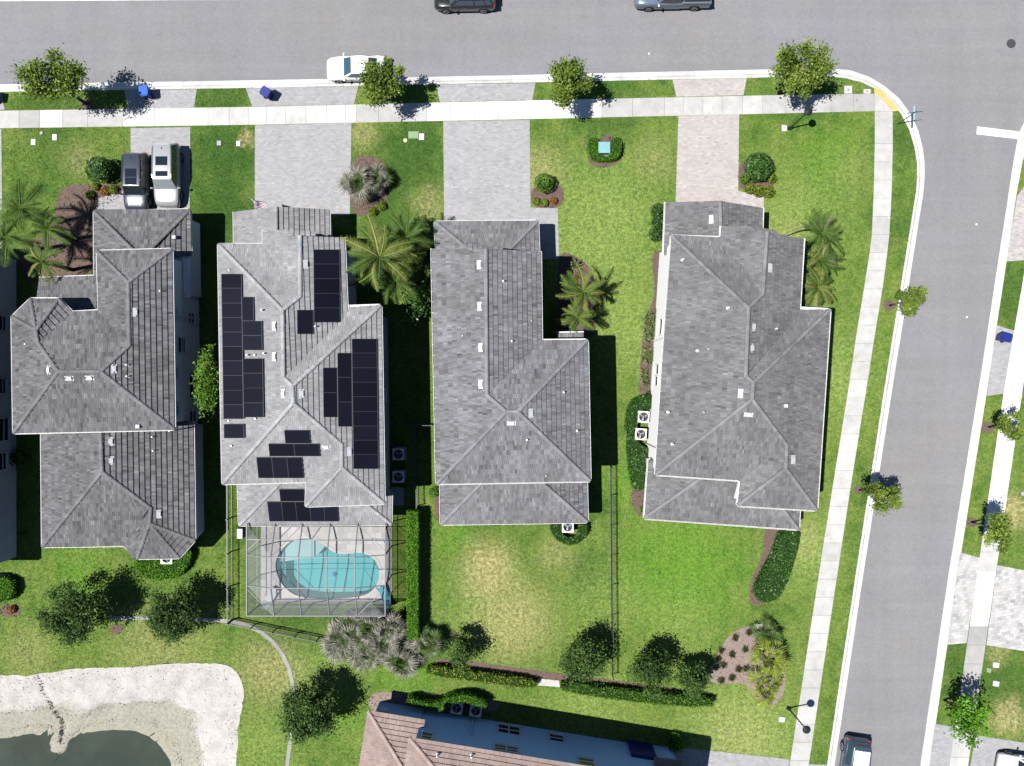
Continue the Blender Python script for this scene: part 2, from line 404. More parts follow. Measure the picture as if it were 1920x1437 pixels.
class MB:
    def __init__(s): s.v = []; s.f = []; s.t = []; s.m = []
    def poly(s, pts, t=0.0, m=0):
        n = len(s.v); s.v += [tuple(p) for p in pts]; s.f.append(tuple(range(n, n+len(pts)))); s.t.append(t); s.m.append(m)
    def solid(s, bot, top, t=0.0, m=0, bottom=True):
        """bot/top: rings counter-clockwise seen from above"""
        n = len(s.v); k = len(bot); s.v += [tuple(p) for p in bot] + [tuple(p) for p in top]
        s.f.append(tuple(range(n+k, n+2*k))); c = 1
        if bottom: s.f.append(tuple(range(n+k-1, n-1, -1))); c += 1
        for i in range(k):
            j = (i+1) % k; s.f.append((n+i, n+j, n+k+j, n+k+i)); c += 1
        s.t += [t]*c; s.m += [m]*c
    def prism(s, pts, z0, z1, t=0.0, m=0, bottom=True):
        pts = [Vector((p[0], p[1], 0)) for p in pts]
        if area2(pts) < 0: pts = pts[::-1]
        s.solid([(p.x, p.y, z0) for p in pts], [(p.x, p.y, z1) for p in pts], t, m, bottom)
    def box(s, c, size, rz=0.0, t=0.0, m=0, M=None):
        x, y, z = size[0]/2, size[1]/2, size[2]/2
        if M is None: M = Matrix.Translation(Vector(c)) @ Matrix.Rotation(rz, 4, 'Z')
        else: M = M @ Matrix.Translation(Vector(c))
        q = [(-x,-y),(x,-y),(x,y),(-x,y)]
        s.solid([M @ Vector((a,b,-z)) for a,b in q], [M @ Vector((a,b,z)) for a,b in q], t, m)
    def bar(s, a, b, w, h, t=0.0, m=0):
        a = Vector(a); b = Vector(b); d = (b-a); L = d.length
        if L < 1e-6: return
        d.normalize(); up = Vector((0,0,1)) if abs(d.z) < .95 else Vector((1,0,0))
        u = d.cross(up).normalized(); w3 = u.cross(d)
        o = [(-w/2,-h/2),(w/2,-h/2),(w/2,h/2),(-w/2,h/2)]
        s.solid([a+u*p+w3*q for p,q in o], [b+u*p+w3*q for p,q in o], t, m)
    def tube(s, pts, rad, seg=6, t=0.0, m=0, cap=True):
        pts = [Vector(p) for p in pts]; n0 = len(s.v); N = len(pts)
        if not isinstance(rad, (list, tuple)): rad = [rad]*N
        for i, p in enumerate(pts):
            d = (pts[min(i+1,N-1)] - pts[max(i-1,0)]).normalized()
            up = Vector((0,0,1)) if abs(d.z) < .9 else Vector((1,0,0))
            u = d.cross(up).normalized(); w = u.cross(d)
            for k in range(seg):
                a = 2*math.pi*k/seg; s.v.append(tuple(p + (u*math.cos(a)+w*math.sin(a))*rad[i]))
        c = 0
        for i in range(N-1):
            for k in range(seg):
                k2 = (k+1) % seg; a = n0+i*seg
                s.f.append((a+k, a+seg+k, a+seg+k2, a+k2)); c += 1
        if cap:
            s.f.append(tuple(n0+(N-1)*seg+k for k in range(seg-1,-1,-1))); s.f.append(tuple(n0+k for k in range(seg))); c += 2
        s.t += [t]*c; s.m += [m]*c
    def disc(s, c, r, h, seg=20, t=0.0, m=0, r2=None):
        c = Vector(c); r2 = r if r2 is None else r2
        s.solid([c+Vector((math.cos(2*math.pi*k/seg)*r, math.sin(2*math.pi*k/seg)*r, 0)) for k in range(seg)],
                [c+Vector((math.cos(2*math.pi*k/seg)*r2, math.sin(2*math.pi*k/seg)*r2, h)) for k in range(seg)], t, m)
    def mesh(s, name, mats, smooth=False):
        me = bpy.data.meshes.new(name); me.from_pydata(s.v, [], s.f)
        if not isinstance(mats, (list, tuple)): mats = [mats]
        for mm in mats: me.materials.append(mm)
        if len(mats) > 1: me.polygons.foreach_set('material_index', s.m)
        if any(s.t):
            a = me.attributes.new('tint', 'FLOAT', 'FACE'); a.data.foreach_set('value', s.t)
        if smooth: me.polygons.foreach_set('use_smooth', [True]*len(s.f))
        me.update(); return me
    def build(s, name, mats, parent=None, local=None, smooth=False, label=None, cat=None, group=None, kind=None):
        o = bpy.data.objects.new(name, s.mesh(name, mats, smooth)); link(o, parent, local)
        return props(o, label, cat, group, kind)
def inst(name, me, parent, M, tint=None):
    o = bpy.data.objects.new(name, me); link(o, parent, M)
    if tint is not None: o['tint'] = float(tint)
    return o
def area2(p): return sum(p[i][0]*p[(i+1)%len(p)][1]-p[(i+1)%len(p)][0]*p[i][1] for i in range(len(p)))
def inside(pt, poly):
    x, y = pt; c = False; n = len(poly); j = n-1
    for i in range(n):
        xi, yi = poly[i][0], poly[i][1]; xj, yj = poly[j][0], poly[j][1]
        if (yi > y) != (yj > y) and x < (xj-xi)*(y-yi)/(yj-yi)+xi: c = not c
        j = i
    return c
def clip_rect(poly, u0, u1, v0, v1):
    for ax, val, sgn in ((0,u0,1),(0,u1,-1),(1,v0,1),(1,v1,-1)):
        out = []; n = len(poly)
        for i in range(n):
            a, b = poly[i], poly[(i+1)%n]
            da, db = (a[ax]-val)*sgn, (b[ax]-val)*sgn
            if da >= 0: out.append(a)
            if (da >= 0) != (db >= 0):
                k = da/(da-db); out.append((a[0]+(b[0]-a[0])*k, a[1]+(b[1]-a[1])*k))
        poly = out
        if len(poly) < 3: return []
    r = []
    for p in poly:
        if not r or (abs(p[0]-r[-1][0])+abs(p[1]-r[-1][1])) > 1e-4: r.append(p)
    if len(r) > 1 and abs(r[0][0]-r[-1][0])+abs(r[0][1]-r[-1][1]) < 1e-4: r.pop()
    return r if len(r) >= 3 else []
def offset_poly(pts, d):
    """inset a simple polygon (ccw) by d"""
    pts = [Vector((p[0], p[1])) for p in pts]
    if area2(pts) < 0: pts.reverse()
    out = []; n = len(pts)
    for i in range(n):
        a, b, c = pts[i-1], pts[i], pts[(i+1)%n]
        d1 = (b-a).normalized(); d2 = (c-b).normalized()
        n1 = Vector((-d1.y, d1.x)); n2 = Vector((-d2.y, d2.x))
        m = n1+n2
        if m.length < 0.3: m = n1
        m = m/ max(m.dot(n1), .25)
        out.append(b + m*d)
    return out
def resample(pts, n=None, step=None):
    pts = [Vector(p) for p in pts]; L = [0]
    for i in range(1, len(pts)): L.append(L[-1]+(pts[i]-pts[i-1]).length)
    if n is None: n = max(2, int(round(L[-1]/step))+1)
    out = []; j = 0
    for i in range(n):
        d = L[-1]*i/(n-1)
        while j < len(L)-2 and L[j+1] < d: j += 1
        k = (d-L[j])/max(L[j+1]-L[j], 1e-9); out.append(pts[j].lerp(pts[j+1], min(max(k,0),1)))
    return out
def smooth_path(pts, n=1):
    pts = [Vector(p) for p in pts]
    for _ in range(n):
        q = [pts[0]]
        for a, b in zip(pts, pts[1:]): q += [a.lerp(b,.25), a.lerp(b,.75)]
        pts = q+[pts[-1]]
    return pts
def smooth_loop(pts, n=1):
    pts = [Vector(p) for p in pts]
    for _ in range(n):
        q = []
        for i in range(len(pts)):
            a, b = pts[i], pts[(i+1)%len(pts)]; q += [a.lerp(b,.25), a.lerp(b,.75)]
        pts = q
    return pts
def fill_holes(loops, z):
    """planar triangulated sheet from an outer loop and hole loops (2D)"""
    bm = bmesh.new(); ed = []
    for lp in loops:
        vs_ = [bm.verts.new((p[0], p[1], z)) for p in lp]
        for i in range(len(vs_)): ed.append(bm.edges.new((vs_[i], vs_[(i+1)%len(vs_)])))
    bmesh.ops.triangle_fill(bm, use_beauty=True, use_dissolve=False, edges=ed, normal=(0,0,1))
    for f in bm.faces:
        if f.normal.z < 0: f.normal_flip()
    return bm
def bm_obj(bm, name, mat, parent=None, kind=None, label=None, cat=None, smooth=False):
    me = bpy.data.meshes.new(name); bm.to_mesh(me); bm.free(); me.materials.append(mat)
    if smooth: me.polygons.foreach_set('use_smooth', [True]*len(me.polygons))
    o = bpy.data.objects.new(name, me); link(o, parent); return props(o, label, cat, None, kind)

# ------------------------------------------------------------------ materials
def N(t, ty, **kw):
    n = t.nodes.new(ty)
    for k, v in kw.items(): setattr(n, k, v)
    return n
def val(t, x):
    return x
def math_n(t, op, a, b=None, clamp=False):
    n = t.nodes.new('ShaderNodeMath'); n.operation = op; n.use_clamp = clamp
    for i, q in enumerate((a, b)):
        if q is None: continue
        if isinstance(q, (int, float)): n.inputs[i].default_value = q
        else: t.links.new(q, n.inputs[i])
    return n.outputs[0]
def noise(t, scale, detail=3, rough=.55, vec=None, dist=0.0):
    n = t.nodes.new('ShaderNodeTexNoise'); n.inputs['Scale'].default_value = scale
    n.inputs['Detail'].default_value = detail; n.inputs['Roughness'].default_value = rough; n.inputs['Distortion'].default_value = dist
    if vec is None:
        g = t.nodes.get('WPOS') or N(t, 'ShaderNodeNewGeometry', name='WPOS'); vec = g.outputs['Position']
    t.links.new(vec, n.inputs['Vector']); return n.outputs['Fac']
def ramp(t, fac, stops, interp='LINEAR'):
    r = t.nodes.new('ShaderNodeValToRGB'); r.color_ramp.interpolation = interp
    e = r.color_ramp.elements
    while len(e) < len(stops): e.new(0.5)
    for q, (p, c) in zip(e, stops):
        q.position = p; q.color = (c, c, c, 1) if isinstance(c, (int, float)) else (*c, 1)
    t.links.new(fac, r.inputs[0]); return r.outputs[0]
def mix(t, fac, a, b, ty='MIX'):
    n = t.nodes.new('ShaderNodeMix'); n.data_type = 'RGBA'; n.blend_type = ty
    for i, q in ((0, fac), (6, a), (7, b)):
        if isinstance(q, (int, float)): n.inputs[i].default_value = q
        elif isinstance(q, tuple): n.inputs[i].default_value = (*q, 1)
        else: t.links.new(q, n.inputs[i])
    return n.outputs[2]
def scale_c(t, colr, f):
    n = t.nodes.new('ShaderNodeVectorMath'); n.operation = 'SCALE'
    if isinstance(colr, tuple): n.inputs[0].default_value = colr
    else: t.links.new(colr, n.inputs[0])
    t.links.new(f, n.inputs['Scale']); return n.outputs[0]
def tint_val(t):
    a = N(t, 'ShaderNodeAttribute', attribute_type='GEOMETRY', attribute_name='tint')
    b = N(t, 'ShaderNodeAttribute', attribute_type='OBJECT', attribute_name='tint')
    return math_n(t, 'ADD', a.outputs['Fac'], b.outputs['Fac'])
def new_mat(name):
    m = bpy.data.materials.new(name); m.use_nodes = True; t = m.node_tree
    return m, t, t.nodes['Principled BSDF']
def bump(t, bsdf, h, strength=.4, dist=.02):
    b = t.nodes.new('ShaderNodeBump'); b.inputs['Strength'].default_value = strength; b.inputs['Distance'].default_value = dist
    t.links.new(h, b.inputs['Height']); t.links.new(b.outputs[0], bsdf.inputs['Normal'])
def mk(name, col, rough=.8, var=.15, scale=3.0, tint=1.0, bmp=0.0, bscale=30.0, spec=.3, metal=0.0, blot=None, coat=0.0, fine=0.0):
    m, t, b = new_mat(name)
    f = math_n(t, 'MULTIPLY_ADD', noise(t, scale, 4), 2*var); f.node.inputs[2].default_value = 1-var
    if fine:
        g = math_n(t, 'MULTIPLY_ADD', noise(t, 26.0, 2), 2*fine); g.node.inputs[2].default_value = 1-fine
        f = math_n(t, 'MULTIPLY', f, g)
    if tint:
        tv = math_n(t, 'MULTIPLY_ADD', tint_val(t), tint); tv.node.inputs[2].default_value = 1.0
        f = math_n(t, 'MULTIPLY', f, tv)
    c = scale_c(t, tuple(col), f)
    if blot:                              # (colour, scale, low, high): stains
        k = ramp(t, noise(t, blot[1], 5, .62), [(blot[2], 0.0), (blot[3], 1.0)])
        c = mix(t, k, c, tuple(blot[0]))
    t.links.new(c, b.inputs['Base Color'])
    b.inputs['Roughness'].default_value = rough; b.inputs['Metallic'].default_value = metal
    b.inputs['Specular IOR Level'].default_value = spec
    if coat: b.inputs['Coat Weight'].default_value = coat; b.inputs['Coat Roughness'].default_value = .04
    if bmp: bump(t, b, noise(t, bscale, 4), bmp, .03)
    return m
def leaf_mat(name, col, var=.35, trans=.35, rough=.5, second=None, spec=.3):
    m, t, b = new_mat(name)
    tv = tint_val(t)
    f = math_n(t, 'MULTIPLY_ADD', tv, var); f.node.inputs[2].default_value = 1.0
    n2 = math_n(t, 'MULTIPLY_ADD', noise(t, 1.3, 2), .5); n2.node.inputs[2].default_value = .75
    f = math_n(t, 'MULTIPLY', f, n2)
    base = tuple(col)
    if second: base = mix(t, math_n(t, 'MULTIPLY_ADD', tv, .5, True), tuple(col), tuple(second)); 
    if second: base.node.inputs[0].links[0].from_node.inputs[2].default_value = .35
    c = scale_c(t, base, f)
    t.links.new(c, b.inputs['Base Color']); b.inputs['Roughness'].default_value = rough; b.inputs['Specular IOR Level'].default_value = spec
    tr = N(t, 'ShaderNodeBsdfTranslucent'); t.links.new(c, tr.inputs[0])
    ms = N(t, 'ShaderNodeMixShader'); ms.inputs[0].default_value = trans
    t.links.new(b.outputs[0], ms.inputs[1]); t.links.new(tr.outputs[0], ms.inputs[2])
    t.links.new(ms.outputs[0], t.nodes['Material Output'].inputs[0]); return m

DRY = ((915,1065,3.0,.95),(960,1165,4.4,.7),(1040,1040,2.0,.45),(50,1225,3.0,.35),(300,1215,5.0,.4),(505,1260,3.6,.65),(1010,320,2.8,.55),(1900,960,1.9,.95),(1890,1345,2.0,.85),(1870,1230,1.2,.55),
       (1465,480,3.6,.35),(1230,300,2.6,.3),(1800,870,1.6,.45),(680,250,1.6,.55),(150,300,2.0,.4),(465,262,.8,.8),(1385,1385,4.0,.35),(800,385,2.0,.5),(1510,1010,2.0,.4),(1600,320,2.5,.2))
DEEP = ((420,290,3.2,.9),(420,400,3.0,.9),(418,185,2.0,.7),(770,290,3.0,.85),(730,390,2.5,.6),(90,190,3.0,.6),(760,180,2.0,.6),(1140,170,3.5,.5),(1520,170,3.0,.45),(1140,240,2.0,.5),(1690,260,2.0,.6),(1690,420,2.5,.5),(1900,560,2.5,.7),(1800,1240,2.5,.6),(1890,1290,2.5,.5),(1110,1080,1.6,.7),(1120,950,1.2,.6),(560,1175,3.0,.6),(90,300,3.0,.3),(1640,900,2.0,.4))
LUSH = ((1280,1060,6.5,.85),(760,1250,3.0,.8),(150,1080,3.0,.6),(1180,900,2.5,.7),(640,1340,3.0,.4),(850,1010,2.0,.5),(1560,300,3.5,.5))
PALE = ((1130,420,7.5,.75),(1180,620,5.0,.7),(1500,420,5.5,.55),(1400,640,4.0,.5),(1560,700,5.0,.7),(1510,1030,4.0,.7),(1380,1370,6.0,.75),(1100,1330,5.0,.6),(1130,1120,4.0,.5),(900,1150,5.0,.5),(600,1260,4.0,.5),(700,1400,3.0,.4),(490,1400,4.0,.5),(1280,1180,4.0,.4),(1450,1400,4.0,.5))
def lawn_material(name='lawn_grass', blades=False):
    """turf: dark and light greens, straw-coloured dry patches and lusher patches at fixed places"""
    m, t, b = new_mat(name)
    n1 = noise(t, .11, 4, .62); n2 = noise(t, .7, 4, .62); n3 = noise(t, 3.6, 3, .65)
    geo = t.nodes.get('WPOS'); pos = geo.outputs['Position']
    g = mix(t, ramp(t, n1, [(.34, 0.0), (.62, 1.0)]), (.064, .130, .020), (.112, .174, .033))
    g = mix(t, ramp(t, n2, [(.44, 0.0), (.72, .75)]), g, (.155, .196, .050))
    g = mix(t, ramp(t, n2, [(.26, .75), (.46, 0.0)]), g, (.036, .084, .015))
    warp = math_n(t, 'MULTIPLY_ADD', n2, 3.4); warp.node.inputs[2].default_value = -1.7
    br = ramp(t, n3, [(.28, .3), (.62, 1.0)])
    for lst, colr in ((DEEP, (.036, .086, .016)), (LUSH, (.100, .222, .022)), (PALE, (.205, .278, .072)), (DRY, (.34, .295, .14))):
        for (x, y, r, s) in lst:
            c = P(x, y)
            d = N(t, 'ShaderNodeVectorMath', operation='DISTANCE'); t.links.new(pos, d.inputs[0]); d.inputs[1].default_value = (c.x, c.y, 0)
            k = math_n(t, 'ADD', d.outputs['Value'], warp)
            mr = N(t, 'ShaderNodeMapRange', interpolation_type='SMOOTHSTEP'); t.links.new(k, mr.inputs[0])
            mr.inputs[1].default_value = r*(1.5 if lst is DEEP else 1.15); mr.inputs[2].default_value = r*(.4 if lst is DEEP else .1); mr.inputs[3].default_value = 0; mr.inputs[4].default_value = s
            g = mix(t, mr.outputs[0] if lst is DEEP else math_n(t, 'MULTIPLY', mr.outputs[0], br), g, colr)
    f = ramp(t, n3, [(.25, .66), (.5, .96), (.75, 1.28)])
    wav = N(t, 'ShaderNodeTexWave', wave_type='BANDS', bands_direction='X'); wav.inputs['Scale'].default_value = .30; wav.inputs['Distortion'].default_value = 1.6; wav.inputs['Detail'].default_value = 2; wav.inputs['Detail Scale'].default_value = .12
    t.links.new(pos, wav.inputs['Vector']); st = math_n(t, 'MULTIPLY_ADD', wav.outputs['Fac'], .07); st.node.inputs[2].default_value = .965      # mower stripes
    f = math_n(t, 'MULTIPLY', f, st)
    if blades:
        tv = math_n(t, 'MULTIPLY_ADD', tint_val(t), 1.0); tv.node.inputs[2].default_value = 1.12
        g = scale_c(t, g, math_n(t, 'MULTIPLY', f, tv))
    else:
        n4 = noise(t, 12.0, 3, .7)
        g = scale_c(t, g, math_n(t, 'MULTIPLY', f, ramp(t, n4, [(.3, .45), (.5, .9), (.7, 1.5)])))
        bump(t, b, n4, .6, .05)
    t.links.new(g, b.inputs['Base Color']); b.inputs['Roughness'].default_value = .9; b.inputs['Specular IOR Level'].default_value = .1
    return m
def asphalt_material():
    m, t, b = new_mat('asphalt')
    n1 = noise(t, 14, 3, .75); g = t.nodes.get('WPOS'); pos = g.outputs['Position']
    f = ramp(t, n1, [(.28, .84), (.5, 1.0), (.72, 1.17)])
    f2 = math_n(t, 'MULTIPLY_ADD', noise(t, .16, 5, .6), .26); f2.node.inputs[2].default_value = .87
    f3 = math_n(t, 'MULTIPLY_ADD', noise(t, 4.0, 4, .7), .30); f3.node.inputs[2].default_value = .85
    def streak(rot, sx, sy, amp):          # long wear streaks along a street
        mp = N(t, 'ShaderNodeMapping'); mp.vector_type = 'POINT'; mp.inputs['Rotation'].default_value = (0, 0, rot); mp.inputs['Scale'].default_value = (sx, sy, 1)
        t.links.new(pos, mp.inputs[0]); q = math_n(t, 'MULTIPLY_ADD', noise(t, 1.0, 4, .6, mp.outputs[0]), amp); q.node.inputs[2].default_value = 1-amp/2; return q
    f4 = math_n(t, 'MULTIPLY', streak(math.radians(-1.1), .035, 1.0, .22), streak(math.radians(8.8), .9, .03, .16))
    f = math_n(t, 'MULTIPLY', math_n(t, 'MULTIPLY', f, f2), math_n(t, 'MULTIPLY', f3, f4))
    c = mix(t, ramp(t, noise(t, .09, 4, .6), [(.4, 0.0), (.7, .9)]), (.172, .172, .186), (.178, .174, .170))
    vor = N(t, 'ShaderNodeTexVoronoi'); vor.inputs['Scale'].default_value = 1.7; t.links.new(pos, vor.inputs['Vector'])
    c = mix(t, math_n(t, 'MULTIPLY', ramp(t, vor.outputs['Distance'], [(.02, 1.0), (.045, 0.0)]), .35), c, (.40, .40, .40))
    c = mix(t, ramp(t, noise(t, .9, 5, .72), [(.62, 0.0), (.80, .5)]), c, (.105, .105, .112))
    # fine cracks
    v2 = N(t, 'ShaderNodeTexVoronoi', feature='DISTANCE_TO_EDGE'); v2.inputs['Scale'].default_value = .16
    wv = N(t, 'ShaderNodeVectorMath', operation='ADD'); nz = N(t, 'ShaderNodeTexNoise'); nz.inputs['Scale'].default_value = .5; nz.inputs['Detail'].default_value = 5; t.links.new(pos, nz.inputs['Vector'])
    sc2 = N(t, 'ShaderNodeVectorMath', operation='SCALE'); t.links.new(nz.outputs['Color'], sc2.inputs[0]); sc2.inputs['Scale'].default_value = 2.5
    t.links.new(pos, wv.inputs[0]); t.links.new(sc2.outputs[0], wv.inputs[1]); t.links.new(wv.outputs[0], v2.inputs['Vector'])
    crack = math_n(t, 'MULTIPLY', ramp(t, v2.outputs['Distance'], [(.001, .14), (.004, 0.0)]), ramp(t, noise(t, .25, 3, .6), [(.5, 0.0), (.6, 1.0)]))
    c = mix(t, crack, c, (.085, .085, .09))
    t.links.new(scale_c(t, c, f), b.inputs['Base Color']); b.inputs['Roughness'].default_value = .92; b.inputs['Specular IOR Level'].default_value = .2
    bump(t, b, n1, .35, .015); return m
def concrete_material(name, col, stain=.25):
    m, t, b = new_mat(name)
    f = math_n(t, 'MULTIPLY_ADD', noise(t, 1.2, 5, .65), .60); f.node.inputs[2].default_value = .69
    f2 = math_n(t, 'MULTIPLY_ADD', noise(t, 22, 3, .7), .2); f2.node.inputs[2].default_value = .9
    tv = math_n(t, 'ADD', tint_val(t), 1.0)
    c = scale_c(t, tuple(col), math_n(t, 'MULTIPLY', math_n(t, 'MULTIPLY', f, f2), tv))
    k = ramp(t, noise(t, .9, 6, .72), [(.5, 0.0), (.74, stain)])
    c = mix(t, k, c, (.20, .20, .18))
    t.links.new(c, b.inputs['Base Color']); b.inputs['Roughness'].default_value = .9; b.inputs['Specular IOR Level'].default_value = .2
    bump(t, b, noise(t, 50, 3), .2, .01); return m
def water_material(name, tint, rough=.03, turb=.15):
    m, t, b = new_mat(name); out = t.nodes['Material Output']; t.nodes.remove(b)
    tr = N(t, 'ShaderNodeBsdfTransparent'); tr.inputs[0].default_value = (*tint, 1)
    gl = N(t, 'ShaderNodeBsdfGlossy'); gl.inputs['Roughness'].default_value = rough
    bp = N(t, 'ShaderNodeBump'); bp.inputs['Strength'].default_value = turb; bp.inputs['Distance'].default_value = .04
    t.links.new(noise(t, 2.5, 3), bp.inputs['Height']); t.links.new(bp.outputs[0], gl.inputs['Normal'])
    fr = N(t, 'ShaderNodeFresnel'); fr.inputs[0].default_value = 1.33; t.links.new(bp.outputs[0], fr.inputs['Normal'])
    ms = N(t, 'ShaderNodeMixShader'); t.links.new(fr.outputs[0], ms.inputs[0]); t.links.new(tr.outputs[0], ms.inputs[1]); t.links.new(gl.outputs[0], ms.inputs[2])
    t.links.new(ms.outputs[0], out.inputs[0]); return m
def screen_material():
    m, t, b = new_mat('insect_screen'); out = t.nodes['Material Output']
    b.inputs['Base Color'].default_value = (.36, .37, .39, 1); b.inputs['Roughness'].default_value = .8
    tr = N(t, 'ShaderNodeBsdfTransparent'); ms = N(t, 'ShaderNodeMixShader')
    lw = N(t, 'ShaderNodeLayerWeight'); lw.inputs[0].default_value = .5
    f = math_n(t, 'MULTIPLY_ADD', lw.outputs['Facing'], .60, True); f.node.inputs[2].default_value = .03
    t.links.new(f, ms.inputs[0]); t.links.new(tr.outputs[0], ms.inputs[1]); t.links.new(b.outputs[0], ms.inputs[2])
    t.links.new(ms.outputs[0], out.inputs[0]); return m
M = {}
M['lawn'] = lawn_material(); M['asphalt'] = asphalt_material()
M['walk'] = concrete_material('sidewalk_concrete', (.385, .383, .372), .5); M['kerb'] = concrete_material('kerb_concrete', (.46, .458, .45), .4)
M['soil'] = mk('soil', (.10, .085, .06), .95, .3, 1.0)
M['paint_white'] = mk('road_paint', (.62, .62, .60), .7, .1, 3, blot=((.3,.3,.3), 6, .62, .8))
M['yellow'] = mk('tactile_yellow', (.50, .34, .10), .8, .25, 4, blot=((.42,.37,.26), 2.5, .45, .7))
for k, c, vv in (('paver_grey', (.268, .267, .275), .2), ('paver_pink', (.335, .310, .300), .2), ('paver_light', (.345, .34, .335), .2), ('paver_deck', (.33, .32, .315), .1)):
    M[k] = mk(k, c, .9, vv*.6, .5, 1.0, .25, 40, .2, blot=((c[0]*.72, c[1]*.72, c[2]*.73), .9, .58, .85), fine=.2)
M['joint'] = mk('paver_joint_sand', (.16, .155, .15), .95, .2, 3)
M['mulch'] = mk('mulch', (.115, .082, .068), .95, .45, 6, .9, .8, 24, .1)
M['mulch_pale'] = mk('mulch_pale', (.21, .165, .145), .95, .4, 5, .9, .8, 24, .1)
def sand_material():
    m, t, b = new_mat('sand'); n1 = noise(t, .9, 5, .65); n2 = noise(t, 5, 4, .7); n3 = noise(t, 24, 2, .7); pos = t.nodes.get('WPOS').outputs['Position']
    c = mix(t, ramp(t, n1, [(.42, 0.0), (.72, .8)]), (.385, .372, .355), (.27, .255, .235))
    c = mix(t, ramp(t, noise(t, 2.6, 5, .75), [(.60, 0.0), (.74, .7)]), c, (.20, .17, .145))
    sp = N(t, 'ShaderNodeSeparateXYZ'); t.links.new(pos, sp.inputs[0])
    # damp sand near the waterline, depending on height above the pond
    h = math_n(t, 'ADD', sp.outputs['Z'], math_n(t, 'MULTIPLY', math_n(t, 'SUBTRACT', noise(t, .45, 5, .65), .5), .55))
    mr = N(t, 'ShaderNodeMapRange', interpolation_type='SMOOTHSTEP'); t.links.new(h, mr.inputs[0]); mr.inputs[1].default_value = -.48; mr.inputs[2].default_value = -.66; mr.inputs[3].default_value = 0; mr.inputs[4].default_value = .85
    c = mix(t, mr.outputs[0], c, mix(t, ramp(t, n2, [(.35, 0.0), (.65, 1.0)]), (.20, .196, .155), (.27, .26, .21)))
    mr2 = N(t, 'ShaderNodeMapRange', interpolation_type='SMOOTHSTEP'); t.links.new(h, mr2.inputs[0]); mr2.inputs[1].default_value = -.84; mr2.inputs[2].default_value = -.90; mr2.inputs[3].default_value = 0; mr2.inputs[4].default_value = .6
    c = mix(t, mr2.outputs[0], c, (.26, .25, .19))
    f = math_n(t, 'MULTIPLY', ramp(t, n2, [(.3, .86), (.7, 1.1)]), ramp(t, n3, [(.3, .86), (.7, 1.12)]))
    t.links.new(scale_c(t, c, f), b.inputs['Base Color']); b.inputs['Roughness'].default_value = .95; b.inputs['Specular IOR Level'].default_value = .1
    bump(t, b, n2, .5, .06); return m
M['sand'] = sand_material()
M['sand_wet'] = mk('wet_sand', (.17, .165, .125), .7, .3, 1.2, 1.0, .3, 10, .3)
M['bark'] = mk('bark', (.16, .13, .10), .95, .3, 9, 0, .6, 30, .1)
M['frame_bronze'] = mk('cage_frame', (.13, .125, .13), .5, .08, 4, 0, spec=.4)
M['frame_grey'] = mk('cage_frame_grey', (.15, .155, .165), .5, .08, 4, 0, spec=.4)
M['fence'] = mk('fence_black', (.045, .052, .056), .45, .1, 3, 0, spec=.5)
M['screen'] = screen_material()
M['white'] = mk('white_trim', (.72, .72, .71), .5, .08, 3, 0); M['wall_white'] = mk('stucco_white', (.80, .80, .79), .9, .06, 1.5, 0, .15, 40)
M['wall_green'] = mk('stucco_green_grey', (.92, .94, .86), .9, .04, 1.2, 0, .15, 40); M['wall_grey'] = mk('stucco_grey', (.72, .72, .66), .9, .06, 1.2, 0, .15, 40)
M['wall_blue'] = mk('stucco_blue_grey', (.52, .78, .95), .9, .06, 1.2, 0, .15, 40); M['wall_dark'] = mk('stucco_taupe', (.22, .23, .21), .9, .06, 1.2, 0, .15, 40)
M['wall_beige'] = mk('stucco_beige', (.48, .46, .43), .9, .06, 1.2, 0, .15, 40)
M['glass'] = mk('window_glass', (.012, .016, .02), .06, 0, 1, 0, spec=.7); M['glass_green'] = mk('window_glass_green', (.012, .04, .025), .08, 0, 1, 0, spec=.7)
M['metal'] = mk('galvanised_metal', (.46, .47, .48), .4, .1, 5, .5, metal=.4); M['dark'] = mk('dark_plastic', (.012, .012, .014), .5, .1, 3, 0)
M['ac'] = mk('ac_casing', (.62, .62, .60), .5, .08, 4, 0); M['ac_dark'] = mk('ac_inside', (.05, .055, .065), .6, .1, 4, 0); M['ac_blade'] = mk('ac_blade', (.36, .38, .42), .5, .1, 4, 0)
M['panel'] = mk('solar_cells', (.0062, .0066, .0125), .5, .25, .35, .8, spec=.06); M['panel_frame'] = mk('solar_frame', (.035, .036, .043), .5, .1, 3, 0)
M['panel_rail'] = mk('solar_rail', (.42, .43, .45), .4, .1, 3, 0, metal=.6)
M['teal_box'] = mk('transformer_green', (.16, .32, .33), .55, .12, 2, 0); M['lid_green'] = mk('lid_green', (.17, .27, .13), .7, .1, 3, 0)
M['lid_yellow'] = mk('lid_yellow', (.46, .42, .16), .7, .1, 3, 0); M['lid_white'] = mk('lid_white', (.66, .66, .63), .7, .1, 3, 0); M['lid_grey'] = mk('lid_grey', (.26, .28, .28), .7, .1, 3, 0)
M['lid_pink'] = mk('lid_pink', (.47, .41, .385), .8, .1, 3, 0); M['mark_purple'] = mk('mark_purple', (.22, .13, .17), .8, .1, 3, 0)
M['iron'] = mk('manhole_iron', (.055, .055, .06), .7, .2, 9, 0, .4, 40, metal=.3)
M['bin_blue'] = mk('bin_blue', (.015, .085, .42), .45, .08, 4, 0); M['bin_navy'] = mk('bin_navy', (.012, .022, .16), .45, .08, 4, 0); M['bin_black'] = mk('bin_black', (.012, .014, .025), .45, .08, 4, 0)
M['pool_plaster'] = mk('pool_plaster', (.095, .36, .38), .8, .08, 1.5, 0); M['pool_shelf'] = mk('pool_shelf_plaster', (.40, .43, .455), .8, .08, 1.5, 0)  # tint of light through deep water is put into both plaster colours
